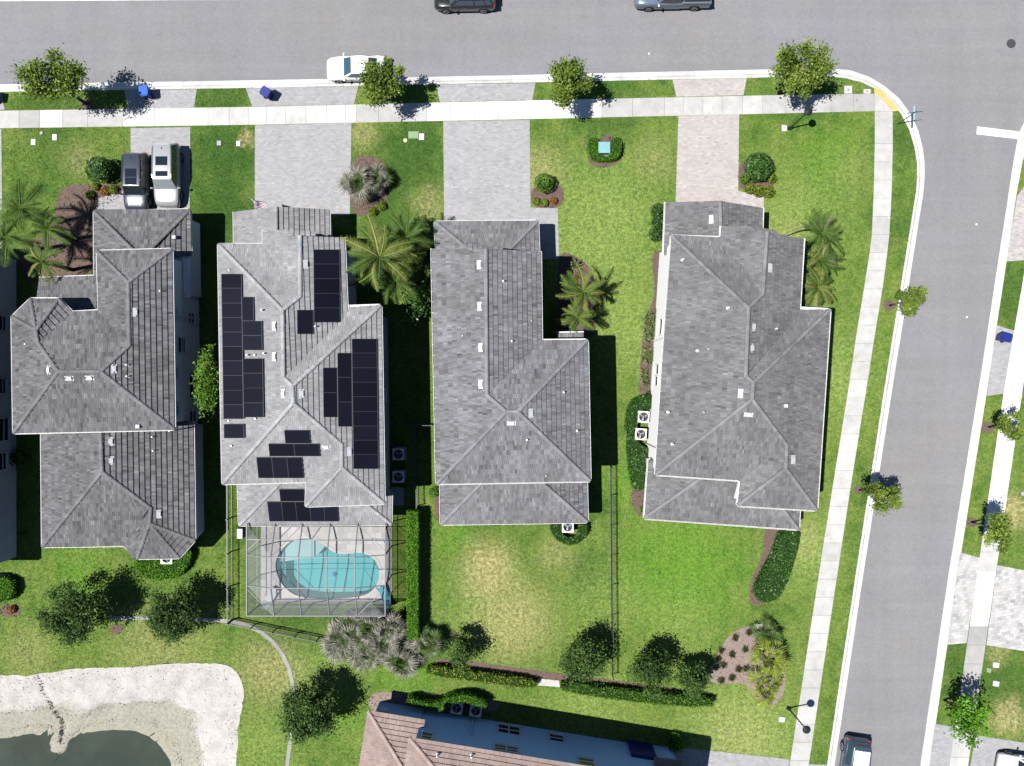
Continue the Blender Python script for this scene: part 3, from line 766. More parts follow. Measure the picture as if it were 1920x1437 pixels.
def murky(m, colr, f):
    t = m.node_tree; out = t.nodes['Material Output']; ms = out.inputs[0].links[0].from_node; tr = ms.inputs[1].links[0].from_socket
    d = N(t, 'ShaderNodeBsdfDiffuse'); c = mix(t, ramp(t, noise(t, .28, 4, .6), [(.4, 0.0), (.65, 1.0)]), tuple(colr), tuple(q*1.45 for q in colr)); t.links.new(c, d.inputs[0])
    m2 = N(t, 'ShaderNodeMixShader'); m2.inputs[0].default_value = f; t.links.new(tr, m2.inputs[1]); t.links.new(d.outputs[0], m2.inputs[2]); t.links.new(m2.outputs[0], ms.inputs[1]); return m
M['pool_water'] = murky(water_material('pool_water', (.86, .95, .95)), (.13, .30, .32), .26); M['pond_water'] = murky(water_material('pond_water', (.62, .68, .60), .05, .1), (.040, .052, .044), .68)
M['pond_bed'] = mk('pond_bed', (.17, .185, .155), .9, .35, .35, 0)
M['teal_fabric'] = mk('teal_fabric', (.02, .22, .27), .8, .1, 4, 0); M['grey_fabric'] = mk('grey_fabric', (.35, .37, .38), .8, .1, 4, 0)
M['sign_green'] = mk('sign_green', (.10, .26, .24), .5, .05, 4, 0); M['sign_pale'] = mk('sign_pale', (.35, .52, .55), .5, .05, 4, 0)
M['lamp_lens'] = mk('lamp_black', (.016, .018, .02), .45, .1, 4, 0)
M['flag_red'] = mk('flag_red', (.10, .012, .035), .8, .05, 3, 0); M['flag_white'] = mk('flag_white', (.62, .60, .62), .8, .05, 3, 0); M['flag_blue'] = mk('flag_blue', (.03, .035, .16), .8, .05, 3, 0)
M['leaf_tree'] = leaf_mat('leaf_street_tree', (.105, .180, .022), .55, .35, .5, (.19, .245, .045), .25); M['leaf_oak'] = leaf_mat('leaf_oak', (.046, .100, .022), .55, .3, .55, (.085, .140, .032), .2)
M['leaf_fresh'] = leaf_mat('leaf_fresh', (.080, .185, .020), .5, .35, .5, (.13, .23, .03), .2); M['leaf_hedge'] = leaf_mat('leaf_hedge', (.082, .225, .012), .5, .35, .5, (.115, .27, .018), .2)
M['leaf_dark'] = leaf_mat('leaf_dark_hedge', (.034, .098, .017), .55, .2, .4, (.055, .115, .022), .4); M['leaf_lime'] = leaf_mat('leaf_lime', (.13, .20, .018), .5, .35, .5, (.21, .25, .03), .2)
M['palm'] = leaf_mat('palm_frond', (.055, .115, .022), .55, .3, .6, (.10, .155, .028), .2); M['palm_yellow'] = leaf_mat('palm_frond_yellow', (.115, .165, .028), .55, .3, .6, (.19, .205, .06), .2)
M['palm_pale'] = leaf_mat('palm_frond_pale', (.20, .21, .10), .4, .25, .5, (.27, .25, .16), .4); M['fan_dead'] = leaf_mat('fan_leaf_silver', (.165, .165, .125), .6, .25, .6, (.31, .295, .25), .3); M['fan'] = leaf_mat('fan_leaf', (.055, .115, .02), .5, .3, .45, (.10, .15, .03), .5)
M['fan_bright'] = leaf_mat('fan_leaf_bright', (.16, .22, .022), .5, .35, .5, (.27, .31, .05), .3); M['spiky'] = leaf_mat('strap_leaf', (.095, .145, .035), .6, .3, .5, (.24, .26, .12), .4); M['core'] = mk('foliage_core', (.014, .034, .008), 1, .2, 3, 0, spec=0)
M['clump'] = leaf_mat('clump_grass', (.035, .05, .016), .5, .2, .6, (.06, .07, .025), .2); M['redleaf'] = leaf_mat('red_leaf', (.26, .07, .03), .5, .3, .5, (.3, .2, .04), .3)
M['tyre'] = mk('tyre_rubber', (.012, .012, .013), .8, .1, 4, 0); M['rim'] = mk('alloy_rim', (.42, .43, .45), .3, .05, 4, 0, metal=.8)
M['car_glass'] = mk('car_glass', (.010, .014, .018), .03, 0, 1, 0, spec=.9, coat=1); M['car_glass_blue'] = mk('car_glass_blue', (.018, .05, .085), .05, 0, 1, 0, spec=.9, coat=1)
M['car_glass_pale'] = mk('car_sunshade_behind_glass', (.20, .23, .24), .05, .35, 3, 0, spec=.9, coat=1)
M['tail'] = mk('tail_lamp', (.20, .012, .012), .25, 0, 1, 0, spec=.7, coat=1); M['headlamp'] = mk('head_lamp', (.55, .57, .6), .15, .05, 2, 0, spec=.8, coat=1); M['chrome'] = mk('chrome', (.6, .61, .62), .15, 0, 1, 0, metal=1)
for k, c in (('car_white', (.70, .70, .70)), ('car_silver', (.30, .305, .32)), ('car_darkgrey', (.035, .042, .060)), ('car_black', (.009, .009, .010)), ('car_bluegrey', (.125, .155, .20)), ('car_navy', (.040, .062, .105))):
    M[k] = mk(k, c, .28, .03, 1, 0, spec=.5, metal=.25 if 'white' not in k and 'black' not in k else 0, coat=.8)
# ------------------------------------------------------------------ ground, roads, pavements, water
def pw(pts, z=0.0): return [P(x, y, z) for x, y in pts]
K_TOP_F = [(-1500,188),(0,159),(480,151.5),(960,142),(1440,131),(1558,129.5),(1595,133),(1630,145),(1658,162),(1685,185),(1706,213),(1721,245),(1729,276),(1733,306),(1733,333),(1731,360),(1674,720),(1618,1077),(1564,1437),(1389,2600)]
K_TOP_B = [(-1500,201),(0,172),(480,164.5),(960,155),(1440,145),(1555,143),(1588,147),(1618,155),(1646,169),(1670,190),(1690,214),(1706,245),(1715,276),(1720,306),(1720,333),(1718,360),(1660,720),(1605,1077),(1551,1437),(1376,2600)]
K_E_F = [(3400,165),(2100,190),(2000,195),(1950,205),(1925,222),(1911,250),(1901,301),(1892,360),(1837,720),(1779,1077),(1726,1437),(1554,2600)]
K_E_B = [(3400,180),(2100,205),(2010,211),(1966,220),(1942,236),(1927,262),(1916,306),(1906,360),(1852,720),(1795,1077),(1742,1437),(1570,2600)]
K_N_F = [(-1500,8),(0,2.4),(450,-.5),(1920,-20),(3400,-35)]
K_N_B = [(-1500,-5),(0,-11),(450,-14),(1920,-33),(3400,-48)]
z0 = P(0,0)
bm = bmesh.new(); bmesh.ops.create_grid(bm, x_segments=1, y_segments=1, size=900, matrix=Matrix.Translation((0,0,-3.2)))
bm_obj(bm, 'ground', M['soil'], kind='structure', label='bare earth under the whole neighbourhood')
ROADZ = -.12
mb = MB(); mb.poly(pw([(-1500,195),(1600,165),(1690,260),(1700,380),(1545,1437),(1370,2600),(1585,2600),(1750,1437),(1905,400),(1975,240),(3400,195),(3400,-45),(-1500,0)], ROADZ))
road = mb.build('road', M['asphalt'], kind='structure', label='grey asphalt street with corner into the side road')

POOLZ = [(465,660),(470,600),(490,555),(540,490),(600,450),(680,435),(760,445),(815,475),(850,505),(900,543),(960,557),(1040,550),(1090,543),(1150,557),(1203,590),(1235,640),(1244,700),(1235,760),(1200,820),(1140,860),(1040,880),(900,886),(760,886),(660,876),(590,850),(530,800),(488,735)]
pool2 = smooth_loop([P(400+x/3.99, 900+y/3.99) for x, y in POOLZ], 1)
CX0, CX1, CY0, CYH = -19.6, -9.37, -17.2, -10.0          # pool cage footprint
hole_deck = [Vector((CX0+.3,CY0+.3,0)), Vector((CX1-.3,CY0+.3,0)), Vector((CX1-.3,CYH-.6,0)), Vector((CX0+.3,CYH-.6,0))]
POND_OUT = [(-900,1262),(-60,1262),(0,1265),(50,1267),(80,1263),(120,1256),(170,1252),(240,1252),(270,1249),(330,1244),(390,1243),(420,1246),(440,1255),(452,1275),(458,1300),(456,1320),(450,1345),(447,1370),(446,1400),(442,1437),(438,1520),(430,2100)]
POND_IN = [(-900,1387),(-60,1385),(0,1387),(30,1383),(50,1376),(66,1377),(84,1386),(93,1397),(104,1404),(117,1404),(125,1393),(150,1377),(200,1369),(250,1371),(275,1380),(300,1400),(315,1420),(321,1437),(326,1520),(320,2100)]
pond_loop = pw(POND_OUT) + pw([(-900,2100)])
R2 = random.Random(21)
def jag(path, amp, step):
    p = resample(path, step=step)
    return [p[0]]+[q+Vector((R2.uniform(-amp,amp), R2.uniform(-amp,amp), 0)) for q in p[1:-1]]+[p[-1]]
pond_edge = jag(pw(POND_OUT[1:-1]), .09, .35)
pond_loop = [P(-900,1262)] + pond_edge + [P(430,2100), P(-900,2100)]
lawn_loop = pw(K_TOP_B) + pw([(-1500,2600)])
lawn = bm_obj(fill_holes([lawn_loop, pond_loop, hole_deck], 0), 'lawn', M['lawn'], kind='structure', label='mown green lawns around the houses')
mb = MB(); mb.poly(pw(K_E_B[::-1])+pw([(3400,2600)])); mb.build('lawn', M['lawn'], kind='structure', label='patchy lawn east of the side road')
mb = MB(); mb.poly(pw(K_N_B)+pw([(3400,-1400),(-1500,-1400)])); mb.build('lawn', M['lawn'], kind='structure', label='lawn north of the street')

def kerb(front, back, label, step=3.0):
    root = props(link(bpy.data.objects.new('kerb', None), None, Matrix.Identity(4)), label, kind='structure')
    f = pw(front, ROADZ); b = pw(back)
    # common parameter: resample segment by segment
    F = []; B = []
    for i in range(len(f)-1):
        n = max(1, int(round((f[i+1]-f[i]).length/step)))
        for k in range(n): F.append(f[i].lerp(f[i+1], k/n)); B.append(b[i].lerp(b[i+1], k/n))
    F.append(f[-1]); B.append(b[-1])
    for i in range(len(F)-1):
        px0 = F[i].x*24+960; 
        if F[i].length > 62: continue
        mb = MB(); d = (F[i+1]-F[i]).normalized()*.006
        rows = []
        for fp, bp, s in ((F[i], B[i], 1), (F[i+1], B[i+1], -1)):
            fp = fp + d*s; bp = bp + d*s; q = lambda k, z: Vector((fp.x+(bp.x-fp.x)*k, fp.y+(bp.y-fp.y)*k, z))
            rows.append([q(-.04, ROADZ-.1), q(-.04, ROADZ+.006), q(.55, ROADZ+.022), q(.72, .004), q(1.04, .014), q(1.04, -.2)])
        a, c = rows; t = R2.uniform(-.10, .12); ng = len(a)
        for k in range(ng):
            k2 = (k+1) % ng; mb.poly([a[k], c[k], c[k2], a[k2]], t)
        mb.poly(a, t); mb.poly(c[::-1], t)
        mb.build('kerb_section', M['kerb'], root)
    return root
kerb(K_TOP_F, K_TOP_B, 'pale concrete kerb along the street and round the corner')
kerb(K_E_F, K_E_B, 'pale concrete kerb on the east side of the side road')
kerb(K_N_F, K_N_B, 'pale concrete kerb on the far north side of the street')
mb = MB()                                    # asphalt under the kerb gutters
def interp(tab, x):
    for (a, ya), (b, yb) in zip(tab, tab[1:]):
        if x <= b or b == tab[-1][0]: return ya+(yb-ya)*(x-a)/(b-a)
def sidewalk(label, edgeA, edgeB, cuts, tint, z=.03):
    """edgeA/edgeB: functions of the running pixel coordinate giving the two edge pixels"""
    root = props(link(bpy.data.objects.new('sidewalk', None), None, Matrix.Identity(4)), label, kind='structure')
    for a, b in zip(cuts, cuts[1:]):
        q = [P(*edgeA(a)), P(*edgeA(b)), P(*edgeB(b)), P(*edgeB(a))]
        c = sum(q, Vector())/4
        q = [p + (c-p).normalized()*.010 for p in q]
        t = tint((a+b)/2) + R2.uniform(-.10, .10)
        if area2(q) < 0: q.reverse()
        mb = MB(); top = [Vector((p.x, p.y, z+R2.uniform(-.003,.003))) for p in q]
        inn = [p + (c-p).normalized()*.03 for p in q]
        mb.solid([Vector((p.x,p.y,-.1)) for p in q], [Vector((p.x,p.y,z-.008)) for p in q], t)
        mb.solid([Vector((p.x,p.y,z-.008)) for p in q], [Vector((p.x,p.y,z)) for p in inn], t, bottom=False)
        mb.build('slab', M['walk'], root)
    return root
WN = [(-700,222),(0,208),(480,200.5),(960,189.5),(1437,179),(1640,176)]; WS = [(-700,255),(0,241),(480,234.5),(960,224.5),(1437,214),(1640,209)]
def top_tint(x):
    for a, b, t in ((36,75,-.12),(75,118,.15),(118,165,-.02),(165,231,-.14),(231,390,.16),(390,466,.0),(466,668,.12),(668,800,-.13),(800,1128,.40),(1128,1246,-.17),(1246,1430,-.03),(1430,1640,-.17)):
        if a <= x < b: return t
    return .08
cuts = [-700,-500,-300,-150,-70,0,36,75,118,165,231,290,340,390,430,466,500,536,574,612,648,668,710,755,800,845,890,935,980,1025,1075,1128,1186,1246,1282,1318,1354,1392,1430,1472,1515,1558,1600,1640]
sidewalk('concrete sidewalk along the street in front of the houses', lambda x: (x, interp(WN, x)), lambda x: (x, interp(WS, x)), cuts, top_tint)
RW = [(209,1640),(270,1640),(360,1638),(450,1634),(540,1620),(630,1605),(720,1592),(900,1563),(1077,1535),(1437,1480),(2600,1300)]
RE = [(209,1673.5),(270,1674),(360,1672),(450,1667),(540,1655),(630,1640),(720,1626),(900,1597),(1077,1570),(1437,1516),(2600,1336)]
cuts = [209,270]+[270+34*i for i in range(1, 42)]
sidewalk('concrete sidewalk beside the side road', lambda y: (interp(RW, y), y), lambda y: (interp(RE, y), y), cuts, lambda y: -.04 if y < 560 else (.03 if y < 1000 else -.02))
EW = [(300,1955),(520,1919),(720,1884),(1077,1832),(1437,1780),(2600,1611)]
cuts = [300+35*i for i in range(0, 40)]
sidewalk('bright concrete sidewalk east of the side road', lambda y: (interp(EW, y), y), lambda y: (interp(EW, y)+35, y), cuts, lambda y: .38 if y < 1010 or 1060 < y < 1180 else (-.22 if 1180 < y < 1300 else .0))
mb = MB(); mb.prism(pw([(1640,176),(1640,164),(1650,169),(1673,193),(1684,208),(1674,209),(1640,209)]), -.1, .026, -.02); mb.build('kerb_ramp', M['walk'], kind='structure', label='concrete kerb ramp at the street corner')
mb = MB(); mb.prism(pw([(1639,163),(1649,166),(1672,189),(1687,208),(1673,208),(1639,174)]), .0, .032)
ytop = pw([(1641,166),(1649,168),(1672,191),(1684,207),(1674,207),(1641,173)], 0)
for i in range(46):
    for j in range(46):
        x = 1639+i*1.05; y = 163+j*1.0
        if inside((x, y), [(1641,166),(1649,168),(1672,191),(1684,207),(1674,207),(1641,173)]) : mb.disc(P(x, y)+Vector((0,0,.032)), .013, .006, 5)
mb.build('tactile_strip', M['yellow'], label='yellow tactile warning strip on the corner kerb ramp', cat='tactile strip')

def pavers(poly_px, ang, L, W, mat, z=.014, base=None, tv=.16, hole=None, name='pavers', gap=.006):
    pts = pw(poly_px); c = sum(pts, Vector())/len(pts); ca, sa = math.cos(ang), math.sin(ang)
    loc = [((p.x-c.x)*ca+(p.y-c.y)*sa, -(p.x-c.x)*sa+(p.y-c.y)*ca) for p in pts]
    if area2(loc) < 0: loc.reverse()
    u0 = min(p[0] for p in loc); u1 = max(p[0] for p in loc); v0 = min(p[1] for p in loc); v1 = max(p[1] for p in loc)
    mb = MB(); j = 0; v = v0
    while v < v1:
        u = u0-(L/2 if j % 2 else 0)
        while u < u1:
            q = clip_rect(loc, u+gap/2, u+L-gap/2, v+gap/2, v+W-gap/2)
            if q and abs(area2(q)) > .002:
                w = [Vector((c.x+a*ca-b*sa, c.y+a*sa+b*ca, 0)) for a, b in q]
                if not (hole and any(inside((p.x, p.y), hole) for p in w)):
                    zz = z+.010+R2.uniform(-.0015,.0015)
                    mb.solid([(p.x,p.y,z-.002) for p in w], [(p.x,p.y,zz) for p in w], R2.gauss(0, tv), bottom=False)
            u += L
        v += W; j += 1
    return mb
def driveway(label, poly_px, mat, ang=0.0, L=.30, W=.15, tv=.06, z=.010):
    mb = MB(); mb.prism(pw(poly_px), -.1, z+.002); o = mb.build('driveway', M['joint'], kind='structure', label=label)
    pavers(poly_px, ang, L, W, mat, z, tv=tv).build('pavers', M[mat], o, kind='stuff')
    # soldier course along the long edges
    return o
driveway('grey paver driveway with two parked cars', [(245,241),(357,239),(356,404),(180,404),(181,374),(245,352)], 'paver_grey', .02)
driveway('grey paver apron with blue bin by the street', [(233,170),(369,168),(364,202),(240,205)], 'paver_grey', .02)
driveway('wide grey paver driveway of the solar panel house', [(478,235.5),(659,231),(656,404),(478,404)], 'paver_grey', .02)
driveway('grey paver apron with fallen navy bin', [(461,166),(672,162),(664,196),(473,200)], 'paver_grey', .02)
driveway('wide grey paver driveway with side path to the dark shaded house', [(831,228),(993,225),(995,390),(1046,391),(1048,486),(1004,486),(1004,440),(833,440)], 'paver_grey', .02)
driveway('grey paver apron beside the street tree', [(817,159),(1004,156),(998,188),(825,192)], 'paver_grey', .02)
driveway('pinkish paver driveway of the corner house', [(1272,218),(1386,215),(1384,358),(1432,370),(1432,400),(1266,400)], 'paver_pink', .02)
driveway('pinkish paver apron of the corner house', [(1261,150),(1400,147),(1394,179),(1268,182)], 'paver_pink', .02)
driveway('sliver of driveway at the left edge', [(-180,246),(3,242),(5,480),(-180,480)], 'paver_grey', .02)
driveway('paver apron at the left edge', [(-180,178),(3,173),(9,206),(-180,210)], 'paver_grey', .02)
driveway('grey driveway of the brown roofed house', [(1268,1401),(1480,1424),(1474,1470),(1262,1447)], 'paver_grey', -.15, tv=.05)
driveway('grey apron of the brown roofed house', [(1517,1433),(1551,1434),(1543,1490),(1510,1490)], 'paver_grey', -.15, tv=.05)
driveway('pinkish paver apron at the right edge', [(1907,368),(1955,300),(1955,300),(1940,395),(1922,488),(1886,491)], 'paver_pink', .15, tv=.1)
driveway('plain grey apron with blue bin across the side road', [(1868,610),(1903,621),(1883,738),(1850,743)], 'paver_grey', .15, tv=.06)
driveway('cobbled grey apron across the side road', [(1800,1036),(1837,1046),(1812,1206),(1775,1209)], 'paver_light', .15, .34, .24, .13)
driveway('cobbled grey driveway across the side road', [(1870,1060),(2100,1104),(2070,1244),(1849,1210)], 'paver_light', .15, .34, .24, .13)
driveway('grey apron in the lower right corner', [(1753,1357),(1792,1364),(1780,1437),(1768,1520),(1726,1520),(1742,1437)], 'paver_grey', .15, tv=.06)
driveway('grey driveway with the white car', [(1830,1379),(2100,1420),(2070,1540),(1802,1520)], 'paver_grey', .15, tv=.06)
mb = MB(); mb.prism(pw([(1832,237.5),(1910,247),(1908,261),(1831,252)], ROADZ), ROADZ-.002, ROADZ+.004); mb.build('stop_line', M['paint_white'], kind='structure', label='white stop line painted on the side road')

# mow strip
def strip_path(pts, w, z0, z1, mat, name, label, seg=1.2):
    root = props(link(bpy.data.objects.new(name, None), None, Matrix.Identity(4)), label, kind='structure')
    p = resample(smooth_path(pw(pts), 2), step=seg)
    for i in range(len(p)-1):
        d = (p[i+1]-p[i]).normalized(); n = Vector((-d.y, d.x, 0))*w/2
        d0 = (p[i]-p[i-1]).normalized() if i else d; n0 = Vector((-d0.y, d0.x, 0))*w/2
        if i: n0 = (n0+n)/2
        d2 = (p[i+2]-p[i+1]).normalized() if i+2 < len(p) else d; n1 = (Vector((-d2.y, d2.x, 0))*w/2+n)/2
        g = d*.006
        mb = MB(); mb.prism([p[i]+n0+g, p[i]-n0+g, p[i+1]-n1-g, p[i+1]+n1-g], z0, z1, R2.uniform(-.1,.1)); mb.build('slab', mat, root)
M['strip'] = concrete_material('mow_strip_concrete', (.24, .24, .225), .4)
strip_path([(205,1159),(300,1160),(432,1163),(470,1174),(500,1191),(524,1216),(539,1243),(548,1275),(551,1305),(549,1365),(543,1400),(538,1437),(533,1520),(520,1800)], .30, -.1, .035, M['strip'], 'path', 'narrow concrete edging strip curving past the pond lawn')

# ---- pond: sandy bank and water
WZ = -.9
NB = 150
out = resample(smooth_path(pw(POND_OUT[1:-1]), 1), NB); inn = resample(smooth_path(pw(POND_IN[1:-1], WZ), 1), NB)
nr = 26; bm = bmesh.new(); grid = []
from mathutils import noise as mnoise
for r in range(nr+1):
    k = r/nr*1.35; row = []
    for i in range(NB):
        a, b = out[i], inn[i]; p = Vector((a.x+(b.x-a.x)*k, a.y+(b.y-a.y)*k, 0))
        prof = [(0,.0),(.06,-.10),(.30,-.22),(.55,-.55),(.62,-.72),(1.0,-.9),(1.35,-1.5)]
        z = interp(prof, k)
        nz = mnoise.noise(Vector((p.x*.7, p.y*.7, 3)))*.10 + mnoise.noise(Vector((p.x*2.3, p.y*2.3, 9)))*.05 + mnoise.noise(Vector((p.x*6, p.y*6, 5)))*.022
        gul = abs(i-27.0)          # little erosion gully is modelled below
        if .02 < k < 1.2: z += nz*min(1, k*6)*min(1, max(.25, (1.05-k)*5))
        row.append(bm.verts.new((p.x, p.y, z - (0.03 if r == 0 else 0))))
    grid.append(row)
for r in range(nr):
    for i in range(NB-1): bm.faces.new((grid[r][i], grid[r+1][i], grid[r+1][i+1], grid[r][i+1]))
for f in bm.faces:
    f.normal_update()
    if f.normal.z < 0: f.normal_flip()
# channel carved by runoff
gully = smooth_path(pw([(76,1262),(82,1290),(90,1318),(98,1340),(108,1350),(112,1362),(108,1385),(106,1402)], -.4), 1)
for v in bm.verts:
    d = min((Vector((v.co.x, v.co.y, 0))-Vector((g.x, g.y, 0))).length for g in gully) if abs(v.co.x+35.3) < 3.5 else 9
    if d < .32 and v.co.z > -1.0: v.co.z -= .16*(1-d/.32)
    dd = (Vector((v.co.x, v.co.y))-Vector(P(110,1398,WZ).xy)).length
    if dd < .75 and v.co.z < -.7: v.co.z = max(v.co.z, WZ+.10*(1-dd/.75)+.01)
bank = bm_obj(bm, 'sand_bank', M['sand'], kind='structure', label='bleached sandy bank sloping down to the pond', smooth=True)
# wet belt and shoreline debris
mb = MB(); deb = MB()
def bank_pt(i, k, lift=.012):
    r = k/1.35*nr; r0 = int(r); fr = r-r0; i0 = min(int(i), NB-2); fi = i-i0
    g = lambda a, b: BK[a][b]
    return (g(r0,i0)*(1-fr)*(1-fi)+g(r0+1,i0)*fr*(1-fi)+g(r0,i0+1)*(1-fr)*fi+g(r0+1,i0+1)*fr*fi)+Vector((0,0,lift))
BK = [[Vector(bank.data.vertices[r*NB+i].co) for i in range(NB)] for r in range(nr+1)]
def debris_bits(mb, pt, s, t=0.0):
    a = R2.uniform(0, 6.28); l = s*R2.uniform(.6, 1.8); w = s*R2.uniform(.25,.6)
    d = Vector((math.cos(a), math.sin(a), 0)); n = Vector((-d.y, d.x, 0)); up = Vector((0,0,s*R2.uniform(.2,.6)))
    mb.solid([pt-d*l/2-n*w/2, pt+d*l/2-n*w/2, pt+d*l/2+n*w/2, pt-d*l/2+n*w/2], [pt-d*l*.3-n*w*.3+up, pt+d*l*.3-n*w*.3+up, pt+d*l*.3+n*w*.3+up, pt-d*l*.3+n*w*.3+up], t, bottom=False)
M['debris'] = mk('dry_debris', (.13, .112, .09), .95, .3, 5, .8)
for _ in range(1500):
    i = R2.uniform(2, NB-4); k = R2.choice((R2.gauss(.58,.03), R2.gauss(.86,.025), R2.uniform(.05,.55), R2.gauss(.08,.05)))
    if not .03 < k < 1.0: continue
    debris_bits(deb, bank_pt(i, k, 0), R2.uniform(.03,.09), R2.uniform(-.5,.9))
for g in resample(gully, 120):
    for _ in range(R2.choice((1,2,3))):
        q = Vector((g.x+R2.gauss(0,.10), g.y+R2.gauss(0,.10), 0))
        best = min((v for row in BK for v in row[20:34]), key=lambda v: (v.x-q.x)**2+(v.y-q.y)**2); q.z = best.z-.02
        debris_bits(deb, q, R2.uniform(.04,.12), R2.uniform(-.75,-.2))
deb.build('shore_debris', M['debris'], kind='stuff', label='dark twigs and debris scattered over the sandy pond bank', cat='debris')
mb = MB(); mb.poly([Vector((p.x,p.y,WZ)) for p in pw([(-900,2100),(600,2100),(600,1330),(-900,1330)])]); mb.build('pond', M['pond_water'], kind='structure', label='murky green pond water in the lower left corner')
mb = MB(); mb.poly([Vector((p.x,p.y,-1.52)) for p in pw([(-900,2100),(600,2100),(600,1330),(-900,1330)])]); mb.build('pond_bed', M['pond_bed'], kind='structure', label='bed of the pond')

# ---- mulch beds
def blob(px, n=2): return smooth_loop(pw(px), n)
def bed(label, px, mat='mulch', chips=70, n=2):
    lp = blob(px, n); mb = MB(); mb.prism(lp, -.05, .018)
    o = mb.build('mulch_bed', M[mat], kind='structure', label=label)
    ch = MB(); xs = [p.x for p in lp]; ys = [p.y for p in lp]; A = abs(area2(lp))/2
    for _ in range(int(A*chips)):
        x = R2.uniform(min(xs), max(xs)); y = R2.uniform(min(ys), max(ys))
        if inside((x, y), lp): debris_bits(ch, Vector((x, y, .017)), R2.uniform(.05,.11), R2.gauss(0,.35))
    if ch.f: ch.build('mulch_chips', M[mat], o, kind='stuff')
    return o
bed('mulch bed under the palms left of the first house', [(110,350),(160,345),(235,345),(237,372),(190,385),(185,530),(40,535),(30,470),(100,430)])
bed('round mulch bed under the silver fan palms', [(656,295),(700,290),(725,310),(735,345),(722,385),(700,405),(655,405)])
bed('mulch strip beside the driveway corner shrub', [(995,352),(1030,345),(1058,350),(1056,380),(1046,391),(996,390)])
bed('mulch bed of the round shrub by the pinkish driveway', [(1384,308),(1405,300),(1430,325),(1450,335),(1452,365),(1436,374),(1384,358)])
bed('mulch bed around the green utility box', [(1098,268),(1100,259),(1128,262),(1134,252),(1150,252),(1146,264),(1166,262),(1168,290),(1158,308),(1130,316),(1104,310)])
bed('mulch bed under the feather palms beside the shaded path', [(1046,470),(1075,478),(1105,498),(1115,525),(1112,560),(1118,600),(1112,638),(1040,638),(1046,560)])
bed('mulch strip along the white wall of the corner house', [(1222,470),(1252,470),(1248,520),(1243,620),(1232,740),(1195,745),(1200,690),(1206,610),(1222,570),(1228,545),(1224,510)], 'mulch', 60)
bed('mulch bed behind the air conditioners of the corner house', [(1186,905),(1220,915),(1214,970),(1196,968),(1184,945)])
bed('reddish mulch at the rear corner of the dark grey house', [(812,930),(830,925),(832,982),(818,975)])
bed('mulch bed with dark tufts and fan palms near the sidewalk', [(1312,1276),(1336,1248),(1350,1215),(1366,1192),(1388,1178),(1412,1172),(1440,1168),(1470,1180),(1475,1290),(1455,1325),(1420,1322),(1400,1278),(1350,1284)], 'mulch_pale', 40)
bed('mulch by the dark hedge behind the corner house', [(1432,985),(1475,985),(1470,1080),(1430,1138),(1404,1134),(1406,1090),(1432,1040)])
bed('pebble bed at the corner of the brown roofed house', [(692,1304),(720,1296),(765,1300),(930,1305),(940,1340),(760,1330),(712,1345),(690,1325)], 'mulch_pale', 60)
bed('bare patch of mulch on the rear lawn', [(0,1134),(30,1132),(42,1148),(30,1158),(0,1155)])
bed('mulch under the hedge row at the rear', [(818,1232),(1010,1258),(1340,1300),(1336,1318),(1010,1276),(815,1250)], 'mulch', 40, 1)
for lab, x, y, r in (('mulch ring under the street tree beside the first driveway',163,196,12),('mulch ring under the street tree in front of the white car',728,186,8),('mulch ring under the sapling by the side road kerb',1667,573,12),
                     ('mulch ring under the roadside sapling behind the corner house',1610,919,10),('mulch ring under the sparse tree across the side road',1852,802,13),('mulch ring under the dark sapling across the side road',1822,980,11),('mulch ring at the lone small tree on the rear lawn',852,1196,12),('mulch patch under the large rear lawn tree',218,1180,12)):
    bed(lab, [(x+r*math.cos(a), y+r*math.sin(a)*.9) for a in [i*.785 for i in range(8)]], 'mulch', 40)
mb = MB(); mb.prism(pw([(1008,1272),(1048,1276),(1050,1288),(1006,1285)]), -.05, .05); mb.build('concrete_pad', M['walk'], label='small concrete pad in the gap of the rear hedge', cat='concrete pad')

# ---- pool and deck
deck_px = None
dk = [Vector((CX0,CY0,0)), Vector((CX1,CY0,0)), Vector((CX1,CYH,0)), Vector((CX0,CYH,0))]
lawnhole = fill_holes([dk, pool2], .03)
deck = bm_obj(lawnhole, 'pool_deck', M['paver_deck'], kind='structure', label='pale paved deck around the swimming pool')
def topx(v): return (v.x*24+960, 718.5-v.y*24)
grow = offset_poly(pool2, -.16)
pavers([topx(v) for v in dk], 0, .46, .46, 'paver_deck', .034, tv=.07, hole=[(p.x,p.y) for p in grow]).build('pavers', M['paver_deck'], deck, kind='stuff')
cop_o = offset_poly(pool2, -.22); 
cp = [Vector((p.x, p.y, 0)) for p in (pool2 if area2(pool2) > 0 else pool2[::-1])]
n = len(cp); step = 2
for i in range(0, n, step):
    j = (i+step) % n; m_ = (i+1) % n
    a = [cp[i], cp[m_], cp[j]]; b = [cop_o[i], cop_o[m_], cop_o[j]]
    mb = MB(); lp = a + [Vector((q.x,q.y,0)) for q in b[::-1]]
    mb.prism(lp, .0, .055, R2.uniform(-.06,.06)); mb.build('coping_stone', M['paver_deck'], deck)
pool = thing('swimming_pool', 'freeform turquoise swimming pool with shallow shelf inside the screen cage', 'swimming pool', sum(pool2, Vector())/n)
mb = MB()
for i in range(n):
    a, b = cp[i], cp[(i+1)%n]; mb.poly([(a.x,a.y,.03),(b.x,b.y,.03),(b.x,b.y,-1.35),(a.x,a.y,-1.35)])
mb.build('pool_wall', M['pool_plaster'], pool, smooth=True)
bm = fill_holes([cp], -1.3); bm_obj(bm, 'pool_floor', M['pool_plaster'], pool)
zp = lambda l, z=0: [P(400+x/3.99, 900+y/3.99, z) for x, y in l]
